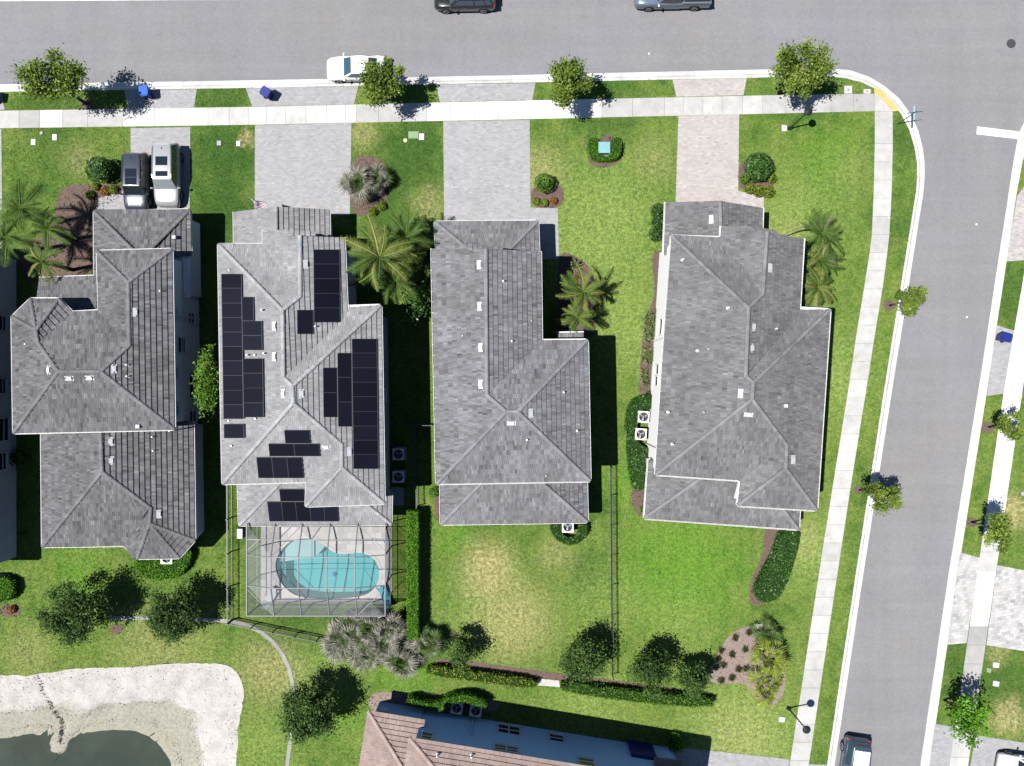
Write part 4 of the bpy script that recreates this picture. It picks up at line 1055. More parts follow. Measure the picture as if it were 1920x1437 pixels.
mb = MB(); mb.prism(smooth_loop(zp([(440,590),(500,628),(560,612),(640,597),(740,588),(790,552),(838,488),(800,400),(640,380),(480,430),(420,540)]), 1), -1.3, -.38); mb.build('tanning_shelf', M['pool_shelf'], pool)
mb = MB(); mb.prism(zp([(430,600),(505,632),(535,660),(530,720),(560,800),(500,800),(430,720)]), -1.3, -.62); mb.build('pool_step', M['pool_plaster'], pool)
mb = MB(); mb.prism(zp([(430,600),(490,620),(508,660),(500,710),(460,720)]), -1.3, -.48); mb.build('pool_step', M['pool_plaster'], pool)
mb = MB(); mb.prism(smooth_loop(zp([(1060,540),(1060,575),(1110,590),(1160,600),(1210,560),(1150,530)]),1), -1.3, -.55); mb.build('swim_out', M['pool_plaster'], pool)
bm_obj(fill_holes([cp], -.07), 'water', M['pool_water'], pool)
cl = thing('pool_cleaner', 'small blue star shaped pool cleaner in the pool', 'pool cleaner', P(627,1077,-1.25))
mb = MB(); mb.disc((0,0,0), .10, .12, 10); mb.build('body', M['bin_navy'], cl, Matrix.Identity(4))
for k in range(5):
    mb = MB(); a = k*1.257; mb.bar((0,0,.05),(math.cos(a)*.2, math.sin(a)*.2,.04),.07,.06); mb.build('arm', M['bin_blue'], cl, Matrix.Identity(4))
# ------------------------------------------------------------------ houses
TILE_L, TILE_W = .37, .145
from mathutils.geometry import tessellate_polygon
class House:
    def __init__(s, name, label, px, wallmat, roofmat, tint=0.0, colvar=.16, tile=(TILE_L, TILE_W), cap='ridge_tile', capmat=None, th=.062):
        s.root = thing(name, label, 'house', P(*px)); s.wm = wallmat; s.rm = roofmat; s.planes = []; s.full = []; s.cv = colvar; s.tile = tile
        s.capmat = capmat or roofmat; s.roofs = []; s.tint = tint; s.th = th
    def roof(s, e, polys, slope=.42, gutter=True, nog=(), prio=False):
        vz = {}; acc = {}
        for p in polys:
            vz[p[0]] = e; vz[p[1]] = e
        for p in polys:
            A = P(*p[0], e); B = P(*p[1], e); d = (B-A); d.z = 0; d.normalize(); n = Vector((-d.y, d.x, 0))
            c = sum((P(*q, e) for q in p), Vector())/len(p)
            if (c-A).dot(n) < 0: n = -n
            for q in p[2:]:
                if q in vz: continue
                C = P(*q); cc = C.x*n.x+C.y*n.y; a = A.x*n.x+A.y*n.y
                z = (e+slope*(cc-a))/(1+slope*cc/CAMH); acc.setdefault(q, []).append(z)
        for q, l in acc.items(): vz[q] = l[0] if prio else sum(l)/len(l)
        s.vz = getattr(s, 'vz', {}); s.vz.update(vz)
        ro = bpy.data.objects.new('roof', None)
        deck = MB(); tl = MB(); edges = {}; dat = []
        for pi, p in enumerate(polys):
            pts = [P(*q, vz[q]) for q in p]; px = list(p)
            flip = area2(pts) < 0
            if flip: pts = [pts[1], pts[0]]+pts[:1:-1]; px = [px[1], px[0]]+px[:1:-1]
            # now first edge still the eave, ccw
            nrm = Vector()
            for i in range(len(pts)):
                a, b = pts[i], pts[(i+1)%len(pts)]
                nrm += Vector(((a.y-b.y)*(a.z+b.z), (a.z-b.z)*(a.x+b.x), (a.x-b.x)*(a.y+b.y)))
            nrm.normalize()
            u = (pts[1]-pts[0]); u.z = 0; u.normalize()
            v = nrm.cross(u).normalized(); u = v.cross(nrm).normalized()
            A = pts[0]
            tris = [tuple(pts[k] for k in tr) for tr in tessellate_polygon([pts])]
            resid = max(abs((q-pts[0]).dot(nrm)) for q in pts); flat = resid < .03
            if resid > .12: print('nonplanar', pi, round(resid,2), [(q, round(vz[q],2)) for q in p])
            for tr in tris: deck.poly([q-nrm*.03 for q in (tr if (tr[1]-tr[0]).cross(tr[2]-tr[0]).z > 0 else tr[::-1])])
            s.planes.append((px, A.copy(), nrm.copy()))
            dat.append((pts, px, nrm))
            loc = [((q-A).dot(u), (q-A).dot(v)) for q in pts]
            umin = min(q[0] for q in loc); umax = max(q[0] for q in loc); vmax = max(q[1] for q in loc)
            L, W = s.tile; th = s.th; j = 0; v0 = -.05
            loc2 = [(a, b if b > .03 else b-.05) for a, b in loc]
            rr = random.Random(pi*13+len(s.planes)); tbl = {}
            def on_surf(q3):
                if flat: return q3
                for a_, b_, c_ in tris:
                    den = (b_.y-c_.y)*(a_.x-c_.x)+(c_.x-b_.x)*(a_.y-c_.y)
                    if abs(den) < 1e-9: continue
                    w0 = ((b_.y-c_.y)*(q3.x-c_.x)+(c_.x-b_.x)*(q3.y-c_.y))/den; w1 = ((c_.y-a_.y)*(q3.x-c_.x)+(a_.x-c_.x)*(q3.y-c_.y))/den; w2 = 1-w0-w1
                    if min(w0,w1,w2) > -.02: return Vector((q3.x, q3.y, w0*a_.z+w1*b_.z+w2*c_.z))
                return q3
            while v0 < vmax:
                u0 = umin - (W*.5 if j % 2 else 0) - rr.uniform(0,.02)
                while u0 < umax:
                    q = clip_rect(loc2, u0+.004, u0+W-.004, v0, v0+L+.012)
                    if q:
                        Aq = abs(area2(q))/2
                        kk = (j, int((u0-umin+5)/W)//2)
                        if kk not in tbl: tbl[kk] = rr.gauss(0, s.cv*.42)+(rr.choice((-.08,.12)) if rr.random() < .05 else 0)
                        t = s.tint+tbl[kk]+rr.gauss(0, s.cv*.85)
                        if flat and Aq > .985*(W-.008)*(L+.012):
                            o = A+u*u0+v*v0
                            Mx = Matrix((( u.x, v.x, nrm.x, o.x),(u.y, v.y, nrm.y, o.y),(u.z, v.z, nrm.z, o.z),(0,0,0,1)))
                            cd = Vector((0,0,CAMH))-o; s.full.append((cd.normalized().dot(nrm)/cd.length_squared*1e4, Mx, t, ro, tl))
                        elif Aq > .0008:
                            jit = rr.uniform(0,.008)
                            top = []; bot = []
                            for a, b in q:
                                w = th-(th-.014)*(b-v0)/L+jit
                                base = on_surf(A+u*a+v*b); top.append(base+nrm*w); bot.append(base-nrm*.02)
                            tl.solid(bot, top, t, bottom=False)
                    u0 += W
                v0 += L; j += 1
            for i in range(len(px)):
                edges.setdefault(frozenset((px[i], px[(i+1)%len(px)])), []).append((len(dat)-1, pts[i], pts[(i+1)%len(px)]))
        me = deck.mesh('roof', M['roof_under']); ro.name = 'roof'
        ro2 = bpy.data.objects.new('roof', me); bpy.data.objects.remove(ro); link(ro2, s.root)
        s.full = [(a,b,c,ro2 if isinstance(d, str) else (ro2 if not valid(d) else d),f) for a,b,c,d,f in s.full]
        s.roofs.append((ro2, tl))
        # ridge and hip caps
        for key, lst in edges.items():
            if len(lst) == 2:
                (i, a, b), (j, _, _) = lst
                cj = sum(dat[j][0], Vector())/len(dat[j][0])
                if (cj-a).dot(dat[i][2]) < -.02:
                    caps(ro2, a, b, s.capmat, s.tint, (dat[i][2]+dat[j][2]).normalized())
        if gutter:
            for pi, p in enumerate(polys):
                if pi in nog: continue
                a, b = P(*p[0], e), P(*p[1], e); c = sum((P(*q, vz[q]) for q in p), Vector())/len(p)
                d = (b-a).normalized(); n = Vector((-d.y, d.x, 0))
                if (c-a).dot(n) > 0: n = -n
                g = MB(); L = (b-a).length
                g.bar(a+n*.135+Vector((0,0,-.055)), b+n*.135+Vector((0,0,-.055)), .022, .13)
                g.bar(a+n*.06+Vector((0,0,-.115)), b+n*.06+Vector((0,0,-.115)), .14, .012)
                g.bar(a+n*-.02+Vector((0,0,-.09)), b+n*-.02+Vector((0,0,-.09)), .02, .16)
                k = max(1, int(L/.72))
                for i in range(k+1):
                    q = a.lerp(b, i/k); g.bar(q+n*-.02+Vector((0,0,.0)), q+n*.14+Vector((0,0,.0)), .035, .012)
                g.build('gutter', M['white'], s.root)
        return ro2
    def finish(s):
        s.full.sort(key=lambda r: -r[0])
        L, W = s.tile; th = s.th
        mb = MB(); q = [(.004,0),(W-.004,0),(W-.004,L+.012),(.004,L+.012)]
        mb.solid([Vector((a,b,-.02)) for a,b in q], [Vector((a,b,th-(th-.014)*b/L)) for a,b in q], 0, bottom=False)
        me = mb.mesh('roof_tile', s.rm)
        for k, (ar, Mx, t, ro, tl) in enumerate(s.full):
            if k < 300: inst('roof_tile', me, ro, Mx, t)
            else:
                jit = R2.uniform(0,.008); q2 = [(.004,0),(W-.004,0),(W-.004,L+.012),(.004,L+.012)]
                tl.solid([Mx @ Vector((a,b,-.02)) for a,b in q2], [Mx @ Vector((a,b,th-(th-.014)*b/L+jit)) for a,b in q2], t, bottom=False)
        for ro, tl in s.roofs:
            if tl.f: tl.build('roof_tiles', s.rm, ro, kind='stuff')
    def walls(s, e, px, inset=.4, mat=None):
        w = offset_poly([P(x, y, e) for x, y in px], inset)
        mb = MB(); mb.prism(w, -.15, e-.02); o = mb.build('wall', mat or s.wm, s.root)
        # soffit
        sf = MB(); w2 = offset_poly([P(x, y, e) for x, y in px], .05); sf.prism(w2, e-.10, e-.06); sf.build('soffit', M['white'], s.root)
        return o
    def gable(s, pts, inset=.35, mat=None):
        """pts: three (px,py,z) of a gable end; wall set back by inset metres southwards"""
        q = [P(p[0], p[1], s.vz[(p[0],p[1])])-Vector((0,inset,.22 if i == 2 else .10)) for i, p in enumerate(pts)]; mb = MB()
        b = [p-Vector((0,.2,0)) for p in q]
        mb.poly(q); mb.poly(b[::-1])
        for i in range(3): mb.poly([q[i], b[i], b[(i+1)%3], q[(i+1)%3]])
        mb.build('gable_wall', mat or s.wm, s.root)
    def hit(s, x, y):
        best = None
        for px, A, n in s.planes:
            if inside((x, y), px):
                C = P(x, y); d = C-Vector((0,0,CAMH)); o = Vector((0,0,CAMH)); k = (A-o).dot(n)/d.dot(n); q = o+d*k
                if best is None or q.z > best[0].z: best = (q, n)
        return best
    def plane_hit(s, ref, x, y):
        """point where the sight line of pixel x,y meets the roof plane that holds pixel ref"""
        h = s.hit(*ref)
        if h is None: return None
        A, n = h; o = Vector((0,0,CAMH)); d = P(x, y)-o; k = (A-o).dot(n)/d.dot(n); return o+d*k, n
    def vents(s, lst):
        for v in lst:
            h = s.hit(v[0], v[1]); 
            if not h: continue
            q, n = h; dn = Vector((n.x, n.y, 0)); dn = dn.normalized() if dn.length > .01 else Vector((1,0,0))
            u = n.cross(Vector((0,0,1))).normalized(); vv = n.cross(u)
            q = q+n*.05
            if v[2] == 'b':       # low off-ridge vent
                Mx = Matrix(((u.x,vv.x,n.x,q.x),(u.y,vv.y,n.y,q.y),(u.z,vv.z,n.z,q.z),(0,0,0,1)))
                mb = MB(); mb.box((0,0,.01),(.62,.34,.03), M=Mx); mb.box((0,-.02,.06),(.36,.27,.09), M=Mx); mb.build('roof_vent', M['metal_light'], s.root)
            elif v[2] == 'p':     # plumbing pipe
                mb = MB(); mb.disc(q-Vector((0,0,.1)), .055, .42, 8); mb.disc(q-Vector((0,0,.06)), .12, .10, 8, r2=.06); mb.build('vent_pipe', M['white'], s.root)
            elif v[2] == 's':
                mb = MB(); mb.disc(q-Vector((0,0,.1)), .04, .26, 8); mb.disc(q-Vector((0,0,.06)), .10, .08, 8, r2=.05); mb.build('vent_pipe', M['metal'], s.root)
            elif v[2] == 'g':     # gooseneck hood
                mb = MB(); mb.box(q+Vector((0,0,.10)), (.26,.24,.26)); mb.build('vent_hood', M['metal_light'], s.root)
    def panel(s, ref, x0, y0, x1, y1, sx=0.0):
        """one solar panel: photo box x0..x1, y0..y1, sheared by sx pixels over its height"""
        cs = [(x0, y0), (x1, y0), (x1+sx, y1), (x0+sx, y1)]; q = []
        for c in cs:
            h = s.plane_hit(ref, *c)
            if h is None: return
            q.append(h[0])
        n = h[1]; c = sum(q, Vector())/4
        q = [p+(c-p).normalized()*.008 for p in q]
        if (q[1]-q[0]).cross(q[2]-q[1]).dot(n) < 0: q.reverse()
        off = .15
        mb = MB(); mb.solid([p+n*(off-.035) for p in q], [p+n*off for p in q], R2.uniform(-.3,.3))
        o = mb.build('solar_panel', M['panel'], s.root)
        fr = MB()
        for i in range(4): fr.bar(q[i]+n*(off-.016), q[(i+1)%4]+n*(off-.016), .022, .040)
        fr.build('frame', M['panel_frame'], o)
        return q, n
    def rails(s, q0, q1, n):
        pass
    def window(s, p0, p1, box, parts=1, cross=True, mat='glass', z_clamp=None):
        """window on the vertical wall plane through world points p0,p1 (xy), at photo box"""
        d = Vector((p1[0]-p0[0], p1[1]-p0[1], 0)).normalized(); n = Vector((d.y, -d.x, 0))
        if n.dot(Vector((0,0,0))-Vector((p0[0],p0[1],0))) < 0: n = -n
        A = Vector((p0[0], p0[1], 0)); o = Vector((0,0,CAMH))
        pr = []
        for x, y in box:
            dd = P(x, y)-o; k = (A-o).dot(n)/dd.dot(n); pr.append(o+dd*k)
        us = [(p-A).dot(d) for p in pr]; zs = [p.z for p in pr]
        u0, u1, z0_, z1 = min(us), max(us), max(min(zs), .3), max(zs)
        q = lambda u, z, h: A+d*u+n*h+Vector((0,0,z))
        fr = MB(); w = .07
        fr.bar(q(u0,z0_,.03), q(u1,z0_,.03), .10, w); fr.bar(q(u0,z1,.03), q(u1,z1,.03), .10, w)
        for k in range(parts+1): 
            u = u0+(u1-u0)*k/parts; fr.bar(q(u,z0_,.03), q(u,z1,.03), w if k in (0,parts) else .09, .10)
        if cross: fr.bar(q(u0,(z0_+z1)/2,.035), q(u1,(z0_+z1)/2,.035), .08, .05)
        wo = fr.build('window', M['white'], s.root)
        for k in range(parts):
            a = u0+(u1-u0)*k/parts; b = u0+(u1-u0)*(k+1)/parts; mb = MB()
            mb.solid([q(a,z0_,.006), q(b,z0_,.006), q(b,z0_,.02), q(a,z0_,.02)], [q(a,z1,.006), q(b,z1,.006), q(b,z1,.02), q(a,z1,.02)])
            mb.build('pane', M[mat], wo)
        si = MB(); si.bar(q(u0-.05,z0_-.06,.06), q(u1+.05,z0_-.06,.06), .16, .06); si.build('sill', M['white'], wo)
def valid(o):
    try: o.name; return True
    except ReferenceError: return False
CAPME = {}
def caps(parent, a, b, mat, tint, up):
    key = mat.name
    if key not in CAPME:
        mb = MB(); L = .42; pr = [(-.15,-.03),(-.13,.05),(-.06,.10),(.06,.10),(.13,.05),(.15,-.03)]
        r0 = [Vector((0,y*.93,z-.012)) for y,z in pr]; r1 = [Vector((L,y,z+.012)) for y,z in pr]
        for i in range(5): mb.poly([r0[i], r1[i], r1[i+1], r0[i+1]][::-1])
        mb.poly(r1[::-1]); mb.poly(r0)
        CAPME[key] = mb.mesh('ridge_tile', mat)
    if b.z > a.z: a, b = b, a            # run from the top down so that laps face downhill
    d = (b-a); L = d.length; d.normalize(); n = max(1, int(round(L/.385)))
    y = up.cross(d).normalized(); zz = d.cross(y)
    for i in range(n):
        o = a+d*(L*i/n)+zz*.045
        inst('ridge_tile', CAPME[key], parent, Matrix(((d.x,y.x,zz.x,o.x),(d.y,y.y,zz.y,o.y),(d.z,y.z,zz.z,o.z),(0,0,0,1))), tint+.30+R2.gauss(0,.10))
def roof_mat(name, c, stain, sc_=.35, lo=.52, hi=.75):
    m, t, b = new_mat(name)
    f = math_n(t, 'MULTIPLY_ADD', noise(t, .45, 5, .65), .9); f.node.inputs[2].default_value = .55
    g = ramp(t, noise(t, 11, 4, .75), [(.28, .80), (.5, 1.0), (.72, 1.22)])
    tv = math_n(t, 'MAXIMUM', math_n(t, 'ADD', tint_val(t), 1.0), .35)
    cc = scale_c(t, tuple(c), math_n(t, 'MULTIPLY', math_n(t, 'MULTIPLY', f, g), tv))
    k = ramp(t, noise(t, sc_, 6, .65), [(lo, 0.0), (hi, .55)])
    cc = mix(t, k, cc, tuple(stain))
    t.links.new(cc, b.inputs['Base Color']); b.inputs['Roughness'].default_value = .85; b.inputs['Specular IOR Level'].default_value = .25
    bump(t, b, noise(t, 40, 3), .25, .01); return m
M['roof_under'] = mk('roof_underlay', (.035, .035, .037), .9, .2, 3, 0)
M['metal_light'] = mk('painted_vent', (.40, .41, .43), .5, .08, 4, 0)
M['roof1'] = roof_mat('roof_tile_weathered', (.100, .100, .106), (.055, .055, .06)); M['roof2'] = roof_mat('roof_tile_pale', (.198, .199, .206), (.16, .16, .167))
M['roof3'] = roof_mat('roof_tile_grey', (.130, .130, .139), (.085, .085, .092)); M['roof4'] = roof_mat('roof_tile_slate', (.122, .121, .125), (.070, .070, .074))
M['roof5'] = roof_mat('roof_tile_brown', (.225, .172, .155), (.18, .14, .125)); M['cap4'] = mk('ridge_cap_slate', (.13, .13, .14), .85, .15, 2)

E2, E1 = 5.7, 2.9
# ---- house with the weathered roof (left)
h1 = House('house', 'weathered grey tile roof house with polygonal bay corners, two cars in its driveway', (200,720), M['wall_green'], M['roof1'], 0, .20, th=.095)
h1.roof(E2, [[(184,473),(321,469),(241,530)], [(184,473),(187,584),(243,648),(241,530)], [(321,469),(326,804),(189,697),(243,648),(241,530)],
    [(27,811),(326,804),(189,697),(110,697)], [(24,595),(27,811),(110,697),(72,643),(68,620)], [(24,595),(58,562),(68,620)], [(58,562),(110,562),(68,620)],
    [(110,562),(135,587),(72,643),(68,620)], [(135,587),(187,584),(243,648),(189,697),(110,697),(72,643)]])
h1.roof(E1, [[(178,398),(355,395),(275,475),(252,472)], [(178,398),(179,545),(252,545),(252,472)], [(355,395),(357,480),(275,480),(275,475)]])
h1.roof(E1, [[(74,523),(182,519),(182,600),(64,600)]])
h1.roof(E1, [[(79,800),(81,1024),(192,885),(189,800)], [(361,790),(364,1013),(281,982),(283,953),(192,885),(189,800)], [(81,1024),(233,1022),(283,953),(192,885)],
    [(233,1022),(258,1046),(281,982),(283,953)], [(258,1046),(335,1045),(281,982)], [(335,1045),(364,1013),(281,982)]], prio=True)
h1.walls(E2, [(24,595),(58,562),(110,562),(135,587),(184,584),(184,473),(321,469),(326,804),(27,811)])
h1.walls(E1, [(178,398),(355,395),(358,560),(179,560)]); h1.walls(E1, [(74,523),(182,519),(182,600),(66,600)])
h1.walls(E1, [(79,790),(81,1024),(233,1022),(258,1046),(335,1045),(364,1013),(361,790)])
h1.vents([(254,586,'b'),(301,546,'s'),(240,685,'p'),(241,706,'p'),(93,694,'b'),(131,709,'b'),(169,708,'b'),(214,692,'b'),(328,446,'g'),(208,828,'b'),(209,864,'b'),(288,819,'p'),(290,845,'p'),(298,964,'b'),(261,799,'g'),(50,646,'s')])
def wall_line(a, b, e, ins=.4):
    A_, B_ = P(*a, e), P(*b, e); d = (B_-A_).normalized(); n = Vector((-d.y, d.x, 0)); 
    if n.dot(Vector((0,0,0))-A_) > 0: n = -n      # inwards, away from the camera axis
    return A_+n*ins, B_+n*ins
w1a, w1b = wall_line((321,469), (326,804), E2); ex = (w1a.x+w1b.x)/2
for bx, prt in (([(324,578),(330,597)],1),([(352,586),(363,606)],1),([(332,632),(347,662)],1),([(325,690),(332,709)],1),([(354,704),(369,745)],1),([(326,760),(334,779)],1),([(354,771),(367,799)],1)):
    h1.window((w1a.x, w1a.y), (w1b.x, w1b.y), bx, prt, mat='glass_green' if bx[0][0]==332 else 'glass')
mb = MB(); mb.bar((ex+.012, P(0,476).y, 3.0), (ex+.012, P(0,900).y, 3.0), .05, .10); mb.build('band', M['wall_grey'], h1.root)
for y0 in (600, 800):
    mb = MB(); mb.bar((ex+.06, P(0,y0).y, .1), (ex+.06, P(0,y0).y, 5.5), .09, .09); mb.build('downpipe', M['wall_green'], h1.root)
h1.finish()

# ---- house with solar panels
h2 = House('house', 'pale grey tile roof house covered with black solar panels beside the pool', (560,720), M['wall_grey'], M['roof2'], 0, .10, th=.09)
h2.roof(E2, [[(411,460),(419,906),(550,756),(549,724),(532,708),(530,582)], [(411,460),(495,460),(563,556),(530,582)], [(495,433),(495,460),(563,556),(563,443),(538,431)],
    [(644,446),(650,592),(532,708),(530,582),(563,556),(563,443)], [(654,576),(713,574),(549,724),(532,708),(650,592)], [(713,574),(719,943),(641,877),(641,834),(550,756),(549,724)],
    [(419,906),(577,902),(641,834),(550,756)], [(577,902),(575,948),(641,877),(641,834)], [(575,948),(719,943),(641,877)]])
h2.roof(6.35, [[(590,443),(590,435),(538,431),(545,443)]], .35, False)
h2.roof(E1, [[(440,398),(441,470),(519,470),(518,388)], [(616,393),(617,470),(519,470),(518,388)]])
h2.roof(E1, [[(450,984),(732,982),(612,886),(545,886)], [(447,880),(450,984),(545,886),(545,880)], [(733,926),(732,982),(612,886),(640,880)]])
h2.walls(E2, [(411,460),(495,460),(495,440),(644,446),(650,576),(713,574),(719,943),(575,948),(577,902),(419,906)])
h2.walls(E1, [(440,398),(616,393),(617,470),(441,470)]); h2.walls(E1, [(447,880),(450,984),(732,982),(733,926),(700,880)])
h2.gable([(495,433,E2),(644,446,E2),(563,443,7.35)]); h2.gable([(440,398,E1),(616,393,E1),(518,388,4.3)])
A = (430,600)
ys = [514.5,541,569,596,623,650,677,704.5,732,759,785.5]
for i in range(10): h2.panel((430,600), 417.5+i*.42, ys[i], 455.5+i*.42, ys[i+1], .42)
h2.panel(A, 455.5,557.5,477.5,602,.8); h2.panel(A, 456.4,602.5,493.5,629.5,.4); h2.panel(A, 456.8,629.8,494,657,.4)
for i, (a, b) in enumerate(((673,700),(700,728),(728,755.5),(755.5,782.5))): h2.panel(A, 457.4+i*.4, a, 495.2+i*.4, b, .4)
h2.panel(A, 422.3,795.5,460,821.5,.4)
B = (600,480)
for i, (a, b) in enumerate(((469,496),(496,523.5),(523.5,551),(551,578),(578,605))): h2.panel(B, 587+i*.25, a, 636+i*.25, b, .25)
h2.panel(B, 556.5,582,586.5,627,.3)
Cc = (690,620)
yf = [636,662.5,690,717,744,772,799,825.5,852,879]
for i in range(9): h2.panel(Cc, 659+i*.33, yf[i], 706+i*.33, yf[i+1], .33)
for i, (a, b) in enumerate(((662.5,708),(708,754),(754,800))): h2.panel(Cc, 632+i*.5, a, 658.5+i*.5, b, .5)
for i, (a, b) in enumerate(((690,736.5),(736.5,782.5))): h2.panel(Cc, 605+i*.5, a, 631.5+i*.5, b, .5)
D = (550,845)
h2.panel(D, 534,805,581,830,2.2)
for i in range(2): h2.panel(D, 504.5+i*47.5, 830.5, 551.5+i*47.5, 854, 2.2)
for i in range(3): h2.panel(D, 482+i*28.3, 855.8, 510+i*28.3, 895, 4)
Ee = (530,960)
h2.panel(Ee, 524.5,915.5,570.5,938.5,2.5)
for i in range(5): h2.panel(Ee, 502+i*26.4, 939, 528+i*26.4, 976, 4.5 - i*.55)
h2.vents([(431,507,'s'),(493,582,'p'),(515,612,'b'),(515,669,'b'),(466,666,'p'),(479,666,'s'),(497,663,'p'),(573,496,'b'),(592,613,'p'),(532,738,'b'),(565,738,'b'),(655,847,'b'),(430,789,'s'),(435,836,'s'),(480,785,'s'),(612,838,'b')])
w2a, w2b = wall_line((713,574), (719,943), E2); ex2 = (w2a.x+w2b.x)/2
h2.window((w2a.x,w2a.y),(w2b.x,w2b.y),[(716,726),(722,755)],1)
for y0 in (870,):
    mb = MB(); mb.bar((ex2+.07, P(0,y0).y, .1), (ex2+.07, P(0,y0).y, 5.5), .09, .09); mb.build('downpipe', M['white'], h2.root)
mb = MB(); mb.box(P(728,888)+Vector((0,0,1.2)), (.28,.6,.9)); mb.build('meter_box', M['metal'], h2.root)
h2.finish()

# ---- plain grey house in the middle
h3 = House('house', 'plain grey hip roof house in the middle with wide black shadow beside it', (950,720), M['wall_dark'], M['roof3'], 0, .17, th=.07)
h3.roof(E2, [[(811,467),(820,906),(949,772),(913,741),(911,467),(876,468),(875,457)], [(1012,472),(1014,640),(913,741),(911,467)], [(1014,640),(1100,639),(971,772),(949,772),(913,741)],
    [(1100,639),(1105,901),(971,772)], [(1105,901),(820,906),(949,772),(971,772)]])
h3.roof(6.2, [[(941,471),(941,464),(875,457),(876,469)]], .35, False)
h3.roof(E1, [[(817,418),(1007,416),(938,487),(895,482)], [(817,418),(820,500),(895,500),(895,482)], [(1010,500),(1007,416),(938,487),(938,500)]])
h3.roof(E1, [[(828,982),(1100,978),(995,887),(922,887)], [(827,880),(828,982),(922,887),(922,880)], [(1098,880),(1100,978),(995,887),(995,880)]])
h3.roof(E1, [[(1043,626),(1094,625),(1096,665),(1045,665)]], .25)
h3.walls(E2, [(811,467),(1012,472),(1014,640),(1100,639),(1105,901),(820,906)])
h3.walls(E1, [(817,418),(1007,416),(1010,500),(820,500)]); h3.walls(E1, [(827,880),(828,982),(1100,978),(1098,880)]); h3.walls(E1, [(1046,630),(1092,629),(1093,665),(1047,665)], .1, M['wall_grey'])
h3.gable([(811,467,E2),(1012,472,E2),(911,467,7.35)])
h3.vents([(899,497,'b'),(900,575,'b'),(902,652,'b'),(902,721,'b'),(868,630,'s'),(943,528,'p'),(996,602,'s'),(959,640,'p'),(1056,736,'p'),(995,775,'b'),(959,793,'b'),(988,824,'p'),(1081,808,'p'),(1024,892,'s')])
h3.finish()

# ---- corner house
h4 = House('house', 'dark slate tile roof corner house with sunlit white wall next to the side road', (1390,720), M['wall_white'], M['roof4'], 0, .14, (.35,.145), capmat=M['roof4'], th=.05)
h4.roof(E2, [[(1260,444),(1231,889),(1410,749),(1412,718),(1398,705),(1403,578)], [(1260,444),(1352,447),(1430,551),(1403,578)], [(1353,425),(1352,447),(1430,551),(1438,436),(1410,424)],
    [(1506,448),(1497,592),(1398,705),(1403,578),(1430,551),(1438,436)], [(1499,579),(1555,582),(1412,718),(1398,705),(1497,592)], [(1555,582),(1530,956),(1473,879),(1475,835),(1410,749),(1412,718)],
    [(1231,889),(1389,900),(1475,835),(1410,749)], [(1389,900),(1384,947),(1473,879),(1475,835)], [(1384,947),(1530,956),(1473,879)]])
h4.roof(6.2, [[(1456,440),(1455,433),(1410,424),(1416,432)]], .35, False)
h4.roof(E1, [[(1249,380),(1245,478),(1352,478),(1350,377)], [(1429,390),(1427,450),(1352,478),(1350,377)]])
h4.roof(E1, [[(1209,971),(1496,992),(1441,920),(1330,886)], [(1217,862),(1209,971),(1330,886),(1332,862)], [(1500,915),(1496,992),(1441,920),(1443,912)]])
h4.walls(E2, [(1260,444),(1352,447),(1353,432),(1506,448),(1497,580),(1555,582),(1530,956),(1384,947),(1389,900),(1231,889)], .22)
h4.walls(E1, [(1249,380),(1429,390),(1427,470),(1245,478)]); h4.walls(E1, [(1217,862),(1209,971),(1496,992),(1500,900)])
h4.gable([(1353,425,E2),(1506,448,E2),(1438,436,7.3)]); h4.gable([(1249,380,E1),(1429,390,E1),(1350,377,4.4)])
h4.vents([(1334,412,'b'),(1280,488,'p'),(1365,578,'p'),(1443,503,'b'),(1412,613,'b'),(1409,653,'b'),(1453,617,'p'),(1308,658,'p'),(1329,655,'s'),(1389,738,'b'),(1471,761,'g'),(1403,777,'b'),(1253,773,'p'),(1320,773,'s'),(1261,833,'p'),(1486,862,'b')])
a4 = P(1260,444,E2); b4 = P(1231,889,E2); d4 = (b4-a4).normalized(); n4 = Vector((-d4.y, d4.x, 0)); n4 = n4 if n4.x > 0 else -n4
p4, q4 = a4+n4*.22, b4+n4*.22
for bx in ([(1237,600),(1242,627)], [(1230,684),(1236,702)], [(1228,706),(1234,724)]): h4.window((p4.x,p4.y), (q4.x,q4.y), bx, 1, False)
for f in (.42, .9):
    c = p4.lerp(q4, f)-n4*.06; mb = MB(); mb.bar((c.x,c.y,.05), (c.x,c.y,5.5), .09, .09); mb.build('downpipe', M['white'], h4.root)
mb = MB(); c = p4.lerp(q4, .97)-n4*.1; mb.box((c.x,c.y,1.3), (.2,.4,.7), math.atan2(d4.y,d4.x)+1.57); mb.build('meter_box', M['metal'], h4.root)
h4.finish()

# ---- brown roofed house at the bottom
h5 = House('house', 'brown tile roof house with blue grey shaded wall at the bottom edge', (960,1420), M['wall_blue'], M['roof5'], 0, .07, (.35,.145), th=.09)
h5.roof(5.8, [[(768,1384),(1300,1470),(1270,1580),(880,1520)], [(768,1384),(748,1520),(880,1520)]], gutter=False)
h5.roof(E1, [[(691,1334),(797,1351),(780,1460),(760,1448)], [(691,1334),(660,1540),(760,1560),(760,1448)]], gutter=False)
h5.roof(E1, [[(1228,1421),(1279,1427),(1270,1490),(1222,1480)]], gutter=False)
h5.walls(5.8, [(768,1384),(1305,1471),(1280,1640),(740,1560)]); h5.walls(E1, [(691,1334),(797,1351),(780,1540),(660,1540)]); h5.walls(E1, [(1226,1420),(1279,1427),(1270,1500),(1222,1490)])
a5 = P(768,1384,5.8); b5 = P(1305,1471,5.8); d5 = (b5-a5).normalized(); n5 = Vector((-d5.y, d5.x, 0)); n5 = n5 if n5.y > 0 else -n5
